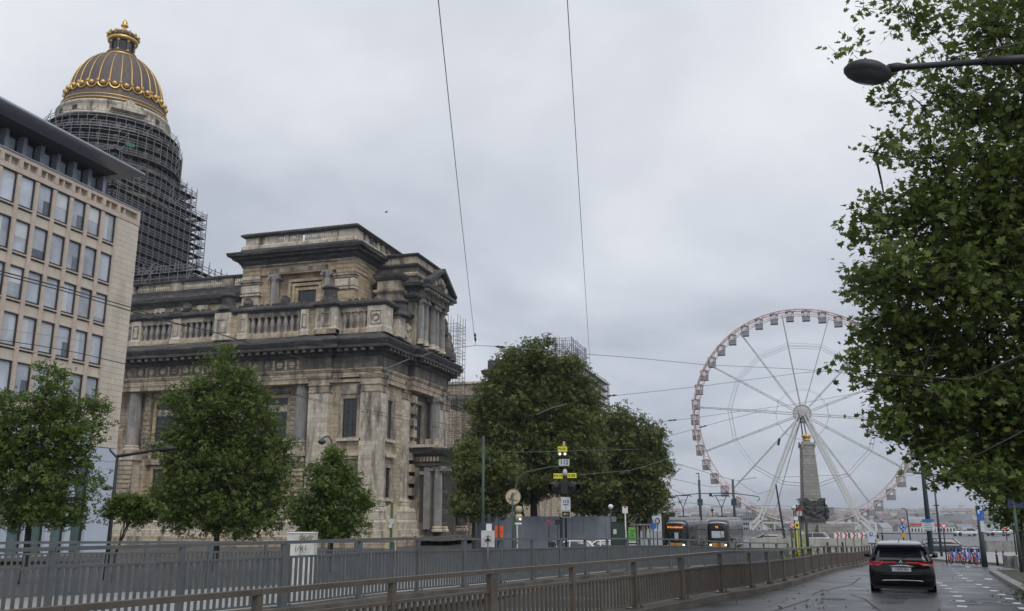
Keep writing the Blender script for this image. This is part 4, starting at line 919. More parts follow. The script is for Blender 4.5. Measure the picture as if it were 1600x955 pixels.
scaff('dense dark scaffolding wrapped around the domed tower', [(cx-13.6, cx+13.6, cy-13.6, cy+13.6, 43.5, 62, 1.2, True), (cx-10.5, cx+10.5, cy-10.5, cy+10.5, 62, 68, 1.2, True), (cx-18, cx+36.5, cy-19, cy+16, 36.5, 41.5, 1.3, True), (cx+1, cx+11.9, cy+3, cy+12, 60, 67, 1.5, True)],
      [(cx, cy, 12.6, 62, 68, 1.2), (cx, cy, 13.4, 68, 73, 1.6), (cx, cy, 12.6, 73, 75, 1.6)], (cx, cy, 30), step=1.7)
scaff('thin scaffolding tower rising past the cornice at the north end of the palace corner', [(-50.0, -46.9, 126.5, 130, 8, 31.5, 1.1, False)], [], (-48, 128, -1), step=1.3, tr=.035)
scaff('pale grey scaffolding beside the dark portal, partly behind the big tree', [(-47.5, -42.5, 131, 140, -1.2, 17, 1.2, False)], [], (-44, 136, -1), step=1.3, tr=.04)
scaff('far scaffolding standing above the big tree crown', [(-52.5, -46, 212, 246, 24, 38, 1.5, True), (-52.5, -48, 209, 226, 38, 44, 1.5, False)], [], (-49, 228, 0), step=2.2, tr=.07)
# ------------------------------------------------------------------ trees
def leaf_shape(kind):
    if kind == 'lobed':          # five-lobed plane leaf, slightly folded
        pts = [(0, -.5, 0), (.22, -.32, .03), (.48, -.22, .08), (.24, -.02, .02), (.5, .2, .1), (.18, .2, .02), (0, .6, -.05), (-.18, .2, .02), (-.5, .2, .1), (-.24, -.02, .02), (-.48, -.22, .08), (-.22, -.32, .03), (0, 0, -.03)]
        f = [(12, k, (k+1) % 12) for k in range(12)]
    elif kind == 'spray':        # three small folded blades on one twig
        pts = []; f = []
        for k, (a, ox, oy) in enumerate(((0, 0, .15), (2.2, .3, -.2), (-2.0, -.3, -.2))):
            c, s_ = cos(a), sin(a)
            for (x, y, z) in ((0, -.34, 0), (.2, 0, .07), (0, .36, -.04), (-.2, 0, .07)): pts.append((ox+x*c-y*s_, oy+x*s_+y*c, z))
            f += [(4*k, 4*k+1, 4*k+2), (4*k, 4*k+2, 4*k+3)]
    else:
        pts = [(0, -.5, 0), (.34, 0, .1), (0, .55, -.05), (-.34, 0, .1)]; f = [(0, 1, 2), (0, 2, 3)]
    return np.array(pts, float), np.array(f, int)
def leaf_mesh(name, cen, size, kind, m_, droop=.5, tintc=None):
    n = len(cen); P, Fc = leaf_shape(kind); k = len(P)
    yaw = rng.uniform(0, 2*pi, n); tilt = np.clip(rng.normal(.75, .45, n), 0, 1.6); roll = rng.uniform(0, 2*pi, n); sz = size*rng.uniform(.5, 1.3, n)
    cr_, sr_ = np.cos(roll), np.sin(roll); ct, st_ = np.cos(tilt), np.sin(tilt); cy2, sy2 = np.cos(yaw), np.sin(yaw)
    x, y, z = P[:, 0][None], P[:, 1][None], P[:, 2][None]
    x1 = x*cr_[:, None]-y*sr_[:, None]; y1 = x*sr_[:, None]+y*cr_[:, None]; z1 = z+0*x1
    y2 = y1*ct[:, None]-z1*st_[:, None]; z2 = y1*st_[:, None]+z1*ct[:, None]
    x3 = x1*cy2[:, None]-y2*sy2[:, None]; y3 = x1*sy2[:, None]+y2*cy2[:, None]
    V = np.stack([x3, y3, z2], -1)*sz[:, None, None]+cen[:, None, :]
    Fa = (Fc[None]+(np.arange(n)*k)[:, None, None]).reshape(-1, 3)
    me = bpy.data.meshes.new(name); me.vertices.add(n*k); me.vertices.foreach_set('co', V.reshape(-1)); nf = len(Fa)
    me.loops.add(nf*3); me.loops.foreach_set('vertex_index', Fa.reshape(-1)); me.polygons.add(nf); me.polygons.foreach_set('loop_start', np.arange(0, nf*3, 3)); me.polygons.foreach_set('loop_total', np.full(nf, 3))
    me.update(calc_edges=True); t = (tintc if tintc is not None else rng.uniform(0, 1, n)); at_ = me.attributes.new('tint', 'FLOAT', 'POINT'); at_.data.foreach_set('value', np.repeat(t, k)); me.materials.append(m_); return me
def in_blobs(blobs, n, shell=.45):
    vol = np.array([b[1][0]*b[1][1]*b[1][2] for b in blobs])**.75*np.array([b[2] if len(b) > 2 else 1 for b in blobs]); ids = rng.choice(len(blobs), n, p=vol/vol.sum())
    d = rng.normal(size=(n, 3)); d /= np.linalg.norm(d, axis=1)[:, None]; r = rng.uniform(0, 1, n)**shell
    cc = np.array([b[0] for b in blobs])[ids]; rr = np.array([b[1] for b in blobs])[ids]
    return cc+d*rr*r[:, None]*rng.uniform(.85, 1.12, n)[:, None], d
def tree(name, label, cat, tb, th, tr, blobs, nclump, per, lsize, crad, kind, lm, lean=(0, 0), group=None, limbs=9, twigs=60, shell=.42, avoid=None, multi=1, lk=.36):
    """tb trunk base, th trunk height, blobs [(centre, radii)]"""
    R = thing(name, label, cat, tb, 0, group); o = Vector(tb); cs = [Vector(b[0]) for b in blobs]
    mean = sum(cs, Vector())/len(cs); top = Vector(tb)+Vector((lean[0], lean[1], th)); m_ = MB(o); m_.smooth = True
    for q in range(multi):
        dx = Vector((random.uniform(-.4, .4), random.uniform(-.4, .4), 0))*tr*4*(multi > 1)
        m_.tube([Vector(tb)+dx-Vector((0, 0, .2)), Vector(tb)+dx+Vector((0, 0, .15)), Vector(tb).lerp(top, .35)+dx*1.5+Vector((tr*.3, 0, 0)), Vector(tb).lerp(top, .7)+dx*2, top+dx*2], [tr*1.5, tr*1.08, tr*.92, tr*.8, tr*.7], 10)
    m_.build('trunk', K['bark'], R)
    sat = []
    for bq in blobs:
        for k in range(5):
            dd = Vector((random.gauss(0, 1), random.gauss(0, 1), random.gauss(.1, 1))).normalized(); f_ = random.uniform(.2, .34); c_ = Vector(bq[0])+Vector((dd.x*bq[1][0], dd.y*bq[1][1], dd.z*bq[1][2]))*random.uniform(.85, 1.1)
            sat.append((tuple(c_), tuple(r_*f_ for r_ in bq[1]), (bq[2] if len(bq) > 2 else 1)*1.3))
    cen, dirs = in_blobs(list(blobs)+sat, nclump, shell)
    if avoid is not None: cen = cen[avoid(cen)]
    lb = MB(o); lb.smooth = True; ends = []
    hi = max(c.z for c in cs); spine = [top, top.lerp(Vector((mean.x, mean.y, hi)), .4)+Vector((.1, -.1, 0)), Vector((mean.x, mean.y, top.z*.25+hi*.75))]
    lb.tube(spine, [tr*.7, tr*.5, tr*.2], 7)
    for c in [Vector(q[0]) for q in blobs if len(q) < 3 or q[2] > .35]*(1 if kind == 'lobed' else 2):
        c = c+Vector((random.gauss(0, .3), random.gauss(0, .3), random.gauss(0, .3)))*blobs[0][1][0]*.5
        t = random.uniform(0, .9); s_ = spine[0].lerp(spine[1], t*2) if t < .5 else spine[1].lerp(spine[2], t*2-1)
        ln_ = (c-s_).length; jit = lambda q: Vector((random.gauss(0, q), random.gauss(0, q), random.gauss(0, q)*.6))*ln_
        m0 = s_.lerp(c, .3)+Vector((0, 0, ln_*.10))+jit(.05); mid = s_.lerp(c, .6)+Vector((0, 0, ln_*.09))+jit(.05); m3 = s_.lerp(c, .82)+jit(.04); lb.tube([s_, m0, mid, m3, c], [tr*lk*(1-t*.4), tr*lk*.75, tr*lk*.5, tr*lk*.3, tr*.05], 6); ends.append((mid, c))
    lb.build('limbs', K['bark'], R)
    tw = MB(o)
    for k in range(twigs*(2 if kind == 'lobed' else 1)):
        c = Vector(cen[rng.integers(len(cen))]); mid, e_ = min(random.sample(ends, min(6, len(ends))), key=lambda q: (q[1]-c).length); s_ = mid.lerp(e_, random.random())
        if kind == 'lobed' and (c-s_).length > 1.5: continue
        q = s_.lerp(c, .55)+Vector((0, 0, .1*(c-s_).length)); tw.tube([s_, q, c], [tr*.12, tr*.08, tr*.025], 4, False)
    if kind == 'lobed':
        for c_ in cen:
            c = Vector(c_); nb = min(cs, key=lambda q: (q-c).length); dv = (nb-c)
            if dv.length > .3: dv = dv.normalized()*random.uniform(.35, .75); j_ = Vector((random.gauss(0, .06), random.gauss(0, .06), random.gauss(-.03, .05))); tw.tube([c-dv*.35, c+dv*.4+j_, c+dv], [.003, .005, .008], 3, False)
    tw.build('twigs', K['bark'], R, kind='stuff')
    n = len(cen)*per; cidx = np.repeat(np.arange(len(cen)), per); off_ = rng.normal(size=(n, 3))*np.array([crad, crad, crad*.55]); pos = cen[cidx]+off_
    ct = rng.uniform(0, .9, len(cen)); tint = np.clip(ct[cidx]*.6+rng.uniform(0, .42, n)*.9, 0, .93); y_ = rng.uniform(0, 1, n) < .006; tint[y_] = 1
    if avoid is not None: ok_ = avoid(pos); pos = pos[ok_]; tint = tint[ok_]
    me = leaf_mesh('leaves', pos-np.array(o), lsize, kind, lm, tintc=tint)
    ob = bpy.data.objects.new('crown', me); C.objects.link(ob); ob.parent = R; ob['kind'] = 'stuff'; return R
def B_(u, v, ru, rv, d, rd=None, wgt=1): # blob from photo pixel and distance, real size
    s_ = d/FL*1.02; rd = rd or (ru*s_+rv*s_)/2; return (tuple(at(u, v, d)), (ru*s_, rd, rv*s_), wgt)
D = 33
tree('street_tree', 'leafy young maple standing in front of the office building at the left edge', 'tree', base(47, D), 2.4, .13,
     [B_(75, 590, 22, 28, D), B_(85, 640, 45, 40, D), B_(40, 690, 60, 45, D), B_(115, 685, 50, 42, D), B_(148, 640, 18, 22, D), B_(158, 668, 16, 16, D), B_(25, 640, 30, 30, D), B_(10, 745, 45, 55, D), B_(90, 750, 70, 50, D), B_(40, 800, 65, 28, D), B_(100, 800, 40, 28, D), B_(-25, 700, 50, 80, D)],
     900, 15, .19, .21, 'spray', K['leaf2'], twigs=110)
D = 34
tree('street_tree', 'small dark tree shaped like a ball on a short trunk beside the left street lamp', 'tree', base(186, D), 1.0, .07,
     [B_(205, 800, 34, 24, D), B_(190, 792, 22, 18, D), B_(228, 802, 22, 18, D), B_(212, 785, 22, 12, D)], 330, 10, .15, .14, 'spray', K['leaf2'], twigs=40)
D = 47
tree('street_tree', 'tall pointed green tree in front of the palace columns, left of the gooseneck lamp', 'tree', base(341, D), 2.2, .17,
     [B_(350, 560, 16, 20, D), B_(335, 595, 34, 35, D), B_(378, 600, 22, 30, D), B_(300, 630, 40, 40, D), B_(350, 650, 60, 55, D), B_(405, 650, 30, 42, D), B_(280, 690, 36, 45, D), B_(330, 730, 75, 55, D), B_(400, 730, 50, 60, D), B_(290, 775, 55, 40, D), B_(360, 795, 80, 30, D), B_(430, 690, 22, 30, D), B_(258, 790, 24, 28, D), B_(300, 812, 50, 24, D), B_(380, 815, 60, 22, D), B_(425, 780, 26, 40, D)],
     2100, 15, .205, .27, 'spray', K['leaf2'], twigs=150)
D = 44
tree('street_tree', 'medium bushy tree in front of the palace corner, behind the white graffiti cabinet', 'tree', base(520, D), 1.4, .11,
     [B_(520, 722, 22, 22, D), B_(510, 750, 36, 30, D), B_(545, 765, 26, 28, D), B_(500, 790, 38, 32, D), B_(545, 800, 30, 28, D), B_(480, 815, 24, 20, D), B_(520, 820, 50, 18, D), B_(568, 782, 12, 16, D), B_(515, 830, 46, 12, D), B_(470, 800, 14, 18, D)],
     800, 14, .18, .2, 'spray', K['leaf2'], twigs=70)
D = 88
tree('plane_tree', 'largest dark tree in the middle, rising behind the traffic signal mast', 'tree', base(828, D), 6.2, .42,
     [B_(830, 560, 36, 32, D), B_(797, 590, 36, 34, D), B_(870, 590, 42, 40, D), B_(765, 640, 32, 38, D), B_(820, 640, 75, 60, D), B_(890, 650, 48, 55, D), B_(758, 700, 32, 42, D), B_(810, 710, 80, 50, D), B_(890, 710, 55, 50, D), B_(850, 745, 80, 32, D), B_(780, 745, 44, 30, D), B_(915, 620, 22, 30, D), B_(915, 745, 40, 34, D)],
     3600, 16, .40, .46, 'spray', K['leaf3'], twigs=200, multi=2)
D = 80
tree('plane_tree', 'lower lighter tree on the left of the big middle tree, by the green pole', 'tree', base(740, D), 3.0, .2,
     [B_(745, 740, 34, 30, D), B_(740, 785, 34, 28, D), B_(780, 740, 35, 34, D), B_(775, 780, 28, 26, D), B_(735, 705, 12, 24, D)], 800, 15, .34, .4, 'spray', K['leaf3'], twigs=60)
D = 98
tree('plane_tree', 'rounded tree right of the big middle tree, above the tram stop', 'tree', base(972, D), 4.2, .3,
     [B_(965, 660, 30, 28, D), B_(1000, 685, 38, 32, D), B_(960, 710, 50, 40, D), B_(1010, 740, 32, 42, D), B_(960, 770, 60, 36, D), B_(1005, 785, 36, 28, D), B_(930, 720, 30, 50, D), B_(1028, 712, 14, 28, D), B_(915, 775, 36, 30, D)], 1800, 16, .42, .5, 'spray', K['leaf3'], twigs=100)
# near plane tree overhanging from the right; its trunk stands outside the frame
D = 17.5
tr_base = base(2080, D+1.5)
bl = [(1560, 40, 120, 90, .42), (1420, 20, 60, 45, .32), (1640, 60, 90, 90, .6), (1400, 150, 42, 36, .4), (1480, 150, 80, 60, .42), (1590, 180, 90, 80, .6), (1380, 222, 36, 30, .4), (1450, 240, 70, 50, .55), (1550, 270, 90, 70, .8), (1308, 80, 14, 9, .2), (1325, 72, 12, 8, .16), (1345, 60, 16, 10, .12), (1350, 10, 25, 12, .14), (1312, 352, 16, 8, .16), (1328, 440, 14, 8, .14), (1318, 562, 14, 8, .16), (1650, 260, 90, 120, 1),
      (1360, 330, 40, 24, 1), (1430, 330, 65, 50, 1), (1530, 360, 100, 80, 1.1), (1350, 375, 34, 18, .8), (1400, 425, 60, 48, 1), (1490, 450, 100, 80, 1.1), (1620, 420, 110, 120, 1), (1352, 455, 30, 22, .9), (1370, 500, 30, 26, .9),
      (1420, 530, 75, 55, 1.1), (1520, 560, 100, 80, 1.1), (1342, 565, 30, 20, .9), (1400, 600, 55, 36, 1.1), (1460, 640, 80, 50, 1.1), (1560, 660, 100, 80, 1.1), (1395, 655, 28, 20, .9), (1450, 700, 40, 26, 1), (1530, 720, 60, 40, 1), (1500, 735, 50, 26, 1), (1580, 760, 50, 30, .8), (1660, 600, 90, 140, 1), (1800, 120, 120, 140, .6), (1980, 60, 140, 150, .5), (2180, 100, 150, 160, .5), (1800, 400, 130, 150, .8), (1990, 350, 140, 150, .6), (2220, 380, 150, 150, .6), (2050, 560, 120, 80, .5), (1830, 620, 110, 90, .7)]
tree('plane_tree', 'large plane tree overhanging the right side of the picture in front of the wheel', 'tree', tr_base, 4.5, .3,
     [B_(u, v, ru, rv, D+((i*37) % 7)*.35-1.0, rd=max(.6, (ru+rv)/2*D/FL*1.3), wgt=w_) for i, (u, v, ru, rv, w_) in enumerate(bl)],
     9200, 7, .155, .19, 'lobed', K['leaf'], twigs=520, shell=.55, limbs=12, lk=.2)
# a few bare leading branches with sparse leaves poking out of that crown
D = 42
tree('plane_tree', 'second plane tree whose trunk stands on the pavement by the blue parking sign', 'tree', base(1591, D), 4.0, .16,
     [B_(1590, 700, 60, 60, D), B_(1545, 745, 34, 36, D), B_(1580, 775, 44, 34, D), B_(1575, 812, 22, 14, D), B_(1640, 740, 60, 60, D), B_(1600, 800, 18, 24, D)], 1300, 9, .22, .26, 'lobed', K['leaf2'], twigs=90)
# small roadside plants
def bush(label, u, v, d, w_, h_, n, m_, name='shrub', lsz=.16):
    p = base(u, d); R = thing(name, label, 'shrub', p); cen = np.stack([rng.normal(0, w_*.4, n), rng.normal(0, w_*.3, n), np.abs(rng.normal(0, h_*.45, n))+.05], -1); cen[:, 2] += .0
    st_ = MB((0, 0, 0))
    for k in range(14): st_.tube([(random.uniform(-.1, .1), 0, 0), (random.uniform(-w_, w_)*.5, random.uniform(-.2, .2), h_*random.uniform(.4, .9))], [.02, .006], 4)
    st_.build('stems', K['bark'], R, kind='stuff'); me = leaf_mesh('leaves', cen, lsz, 'spray', m_); ob = bpy.data.objects.new('foliage', me); C.objects.link(ob); ob.parent = R; ob['kind'] = 'stuff'; return R

me = leaf_mesh('leaves', np.array(FALLEN), .09, 'spray', K['leaf2'])
ob = bpy.data.objects.new('fallen_leaves', me); C.objects.link(ob); ob.scale.z = 1; tag(ob, 'scattered fallen leaves on the wet road left of the black estate car', 'leaves', kind='stuff')
# ------------------------------------------------------------------ observation wheel
def wheel():
    hx, hy, hz, Rr = 4.15, 212.0, 24.6, 24.0; zb = -1.5
    R = thing('ferris_wheel', 'tall white observation wheel with pale pink rim and enclosed gondolas behind the stone column', 'ferris wheel', (hx, hy, zb)); o = R.location
    th0 = radians(97)
    def pt(a, r, y): return (hx+r*cos(a), hy+y, hz+r*sin(a))
    n = 84
    for y in (-1.1, 1.1):
        b = MB(o); b.tube([pt(2*pi*k/n, Rr, y) for k in range(n+1)], .15, 6, False); b.build('rim_ring', K['pink'], R)
        b = MB(o); b.tube([pt(2*pi*k/n, Rr-1.15, y) for k in range(n+1)], .07, 5, False); b.build('inner_rim_ring', K['pink'], R)
    b = MB(o)
    for k in range(n):
        a = 2*pi*k/n; b.bar(pt(a, Rr, -1.1), pt(a, Rr, 1.1), .08)
        for y in (-1.1, 1.1): b.bar(pt(a, Rr, y), pt(a+pi/n, Rr-1.15, y), .06); b.bar(pt(a+pi/n, Rr-1.15, y), pt(a+2*pi/n, Rr, y), .06)
    b.build('rim_lattice', K['pink'], R, kind='stuff')
    for k in range(14):
        a = th0+2*pi*k/14; b = MB(o)
        for y, yy in ((-1.1, -2.2), (1.1, 2.2)): b.bar(pt(a, 1.6, yy), pt(a, Rr-.9, y), .15, .15)
        for r in (6, 10, 14, 18, 22): b.bar(pt(a, r, -1.7+r*.02), pt(a, r, 1.7-r*.02), .12)
        b.build('spoke', K['spoke'], R)
    for r, w_ in ((15.6, .06), (16.3, .05), (5.7, .05)):
        b = MB(o)
        for y in (-1.3, 1.3): b.tube([pt(th0+2*pi*k/14, r, y) for k in range(15)], w_/2 if r < 6 else w_*.8, 4, False)
        b.build('tie_ring', K['palewire'] if r < 6 else K['spoke'], R)
    b = MB(o); b.tube([(hx, hy-2.6, hz), (hx, hy+2.6, hz)], 1.75, 28); hb = b.build('hub', K['wheelwhite'], R)
    b = MB(o); b.tube([(hx, hy-3.3, hz), (hx, hy+3.3, hz)], .75, 16); b.build('axle', K['spoke'], hb)
    for k in range(14):
        a = th0+2*pi*k/14+.1; b = MB(o); b.bar((hx+.5*cos(a), hy-2.66, hz+.5*sin(a)), (hx+1.7*cos(a), hy-2.66, hz+1.7*sin(a)), .14); b.build('hub_plate', K['spoke'], hb)
    b = MB(o); nn = 28; b.tube([(hx+1.85*cos(2*pi*k/nn), hy-2.6, hz+1.85*sin(2*pi*k/nn)) for k in range(nn+1)], .16, 5, False); b.build('hub_ring', K['spoke'], hb)
    # gondolas, hanging upright
    gt = MB(); gt.box(-.85, .85, -.8, .8, -2.35, -1.35); gt.box(-.9, .9, -.85, .85, -1.35, -1.28); gt.box(-.95, .95, -.9, .9, -.25, -.1); gt.box(-.6, .6, -.6, .6, -.1, .05); gt = gt.mesh('gondola_body', [K['gondola']])
    gp_ = MB().box(-.42, .42, -.78, .78, -1.28, -.25).mesh('gondola_pane', [K['gondolapane']])
    gf = MB()
    for x in (-.82, -.45, .45, .82):
        for y in (-.8, .8): gf.box(x-.05, x+.05, y-.05, y+.05, -1.28, -.25)
    gf.box(-.12, .12, -1.1, 1.1, .02, .14); gf = gf.mesh('gondola_frame', [K['gondola']])
    for k in range(42):
        a = th0+2*pi*(k+.5)/42; g_ = inst('gondola', gt, R, (Rr*.99*cos(a), 0, hz+Rr*.99*sin(a)-zb)); inst('pane', gp_, g_, (0, 0, 0)); inst('frame', gf, g_, (0, 0, 0))
    # support legs and base truss
    for sx in (-1, 1):
        for y in (-4.0, 4.0):
            b = MB(o); ft = (hx+sx*9.6+(.7 if sx > 0 else -1.0), hy+y, 1.2)
            for q in (-.38, .38): b.bar((hx+sx*.6+q, hy+y*.75, hz-.4), (ft[0]+q, ft[1], ft[2]), .28, .30)
            for k in range(9): f = (k+.5)/9; b.bar((hx+sx*.6+(ft[0]-hx-sx*.6)*f-.4, hy+y*(.75+.25*f), hz-.4+(1.2-hz+.4)*f), (hx+sx*.6+(ft[0]-hx-sx*.6)*f+.4, hy+y*(.75+.25*f), hz-.4+(1.2-hz+.4)*(f+.04)), .1)
            b.build('support_leg', K['wheelwhite'], R)
    b = MB(o); b.bar((hx-.5, hy-3.2, hz-1), (hx-.2, hy-3.2, hz-6), .28); b.build('service_ladder', K['blackmetal'], R)
    b = MB(o); b.bar((hx-5.6, hy-4, 17.5), (hx-5.2, hy-4, 19), .5); b.build('floodlight', K['blackmetal'], R)
    for y in (-4.2, 4.2):
        b = MB(o)
        xs = [hx-12.5, hx-10.5, hx-7.5, hx-4, hx, hx+4, hx+7.5, hx+11, hx+13]
        b.bar((xs[0], hy+y, .9), (xs[-1], hy+y, .9), .3); b.bar((xs[0], hy+y, zb+.2), (xs[-1], hy+y, zb+.2), .3)
        for a_, c_ in zip(xs, xs[1:]): b.bar((a_, hy+y, .9), (c_, hy+y, zb+.3), .16); b.bar((a_, hy+y, zb), (a_, hy+y, .9), .2)
        for x, s_ in ((hx-10.6, -1), (hx+10.3, 1)): b.bar((x, hy+y, 1.2), (x+s_*2.4, hy+y, zb), .45); b.bar((x, hy+y, 1.4), (x-s_*2.2, hy+y, zb), .3); b.bar((x, hy+y, 2.2), (x+s_*1.5, hy+y, .8), .5)
        b.bar((xs[-1], hy+y, .9), (xs[-1], hy+y, zb), .45); b.bar((xs[0], hy+y, .9), (xs[0], hy+y, zb), .45)
        b.build('base_truss', K['wheelwhite'], R)
    b = MB(o); b.box(hx-9, hx+9, hy-3, hy+3, zb, zb+1.0); b.build('boarding_platform', K['blackmetal'], R)
wheel()
# ------------------------------------------------------------------ war memorial column
def memorial():
    p = at(1269, 808, 150); bx_, by_ = p.x, p.y; zb = -1.5
    R = thing('memorial_column', 'tapering stone memorial column with gilded crown top and dark sculpture group round its foot', 'monument', (bx_, by_, zb), 0); o = R.location
    rz = radians(12); c, s_ = cos(rz), sin(rz)
    def sq(b, w0, w1, z0, z1, d0=None, d1=None, cx=0, cy=0):
        d0 = d0 or w0; d1 = d1 or w1; q = []
        for w_, d_, z in ((w0, d0, z0), (w1, d1, z1)):
            q.append([b.vert((bx_+(x*w_/2+cx)*c-(y*d_/2+cy)*s_, by_+(x*w_/2+cx)*s_+(y*d_/2+cy)*c, z)) for x, y in ((-1, -1), (1, -1), (1, 1), (-1, 1))])
        b.face(q[0][::-1]); b.face(q[1])
        for k in range(4): b.face((q[0][k], q[0][(k+1) % 4], q[1][(k+1) % 4], q[1][k]))
        return b
    sq(MB(o), 3.7, 3.5, zb, 1.5, 3.4, 3.2).build('pedestal', K['obelisk'], R); sq(MB(o), 3.9, 3.9, 1.5, 1.8).build('pedestal_cap', K['bronze'], R)
    sq(MB(o), 9.0, 9.0, zb, -.4, cx=1.8).build('stepped_terrace', K['obelisk'], R); sq(MB(o), 5.6, 5.6, -.4, .9, cx=3.0).build('side_wall', K['obelisk'], R)
    sq(MB(o), 2.75, 2.0, 4.6, 12.6).build('column_shaft', K['obelisk'], R)
    sq(MB(o), 2.12, 2.12, 11.9, 12.05).build('band_moulding', K['obelisk'], R)
    sq(MB(o), 2.0, 1.95, 12.6, 13.9).build('carved_band', K['obelisk'], R)
    b = MB(o); sq(b, 2.2, 2.2, 13.7, 13.9)
    for sx in (-1, 1):
        for sy in (-1, 1): sq(b, .35, .2, 13.3, 14.25, cx=sx*1.0, cy=sy*1.0)
    b.build('carved_capital', K['obelisk'], R)
    b = MB(o); b.lathe((bx_, by_, 13.9), [(.85, 0), (.6, .35), (.55, .5)], 12); b.build('crown_base', K['obelisk'], R)
    b = MB(o); b.smooth = True; b.lathe((bx_, by_, 14.35), [(.55, 0), (.62, .15), (.52, .3), (.62, .55), (.78, .85), (.7, .95), (.45, 1.1), (.2, 1.2)], 14); cr_ = b.build('gilded_crown', K['gold'], R)
    for k in range(8):
        a = 2*pi*k/8; b = MB(o); b.lathe((bx_+.7*cos(a), by_+.7*sin(a), 15.1), [(.06, 0), (.13, .15), (.05, .35)], 6); b.build('crown_point', K['gold'], cr_)
    # sculpture group: eagle wings and figures at the corners
    import mathutils
    rr = random.Random(3)
    def L3(x, y, z): return Vector((bx_+x*c-y*s_, by_+x*s_+y*c, z))
    b = MB(o); b.smooth = True; n = 40; rings = []
    for q in range(15):
        z = 1.8+q*.2; f = 1-(q/14)**3*.28; ring = []
        for k in range(n):
            a = 2*pi*k/n; r = 1/max(abs(cos(a)), abs(sin(a)))**.8*1.75*f*(1+.10*sin(5*a+q*.9)+.07*sin(11*a-q*1.7)+rr.uniform(-.07, .07)); p3 = L3(r*cos(a)*1.12, r*sin(a), z); ring.append(b.vert(p3))
        rings.append(ring)
    for a_, c2 in zip(rings, rings[1:]):
        for k in range(n): b.face((a_[k], a_[(k+1) % n], c2[(k+1) % n], c2[k]))
    b.face(rings[-1]); b.build('sculpture_group', K['bronze'], R)
    def wing(x0, y0, dx, dy):
        w_ = MB(o)
        for q in range(7):
            t = q/6; tip = L3(x0+dx*(1.25-.5*t), y0+dy*(1.25-.5*t), 3.2+1.9*(1-t)**.7*(.9)); root_ = L3(x0+dx*.1, y0+dy*.1, 4.3-.25*q); mid = root_.lerp(tip, .55)+Vector((0, 0, .38*(1-t)))
            w_.tube([root_, mid, tip], [.13, .17, .04], 5)
        w_.build('eagle_wing', K['bronze'], R)
    for x0, y0, dx, dy in ((-.1, -1.8, -1.5, 0), (.1, -1.8, 1.5, 0), (-.1, 1.8, -1.5, 0), (.1, 1.8, 1.5, 0), (1.9, .1, 0, 1.3), (1.9, -.1, 0, -1.3)): wing(x0, y0, dx, dy)
    for sx in (-1, 1):
        for sy in (-1, 1):
            f_ = MB(o); f_.smooth = True; b0 = L3(sx*1.95, sy*1.75, 1.8); f_.tube([b0, b0+Vector((0, 0, .8)), b0+Vector((.05*sx, 0, 1.35)), b0+Vector((0, 0, 1.75)), b0+Vector((0, 0, 1.9)), b0+Vector((0, .0, 2.1)), b0+Vector((0, 0, 2.3))], [.36, .30, .24, .33, .12, .17, .1], 9); f_.tube([b0+Vector((0, 0, 1.65)), L3(sx*2.2, sy*2.1, 2.9), L3(sx*2.0, sy*2.3, 3.3)], [.12, .09, .07], 6); f_.build('carved_figure', K['bronze'], R)
memorial()
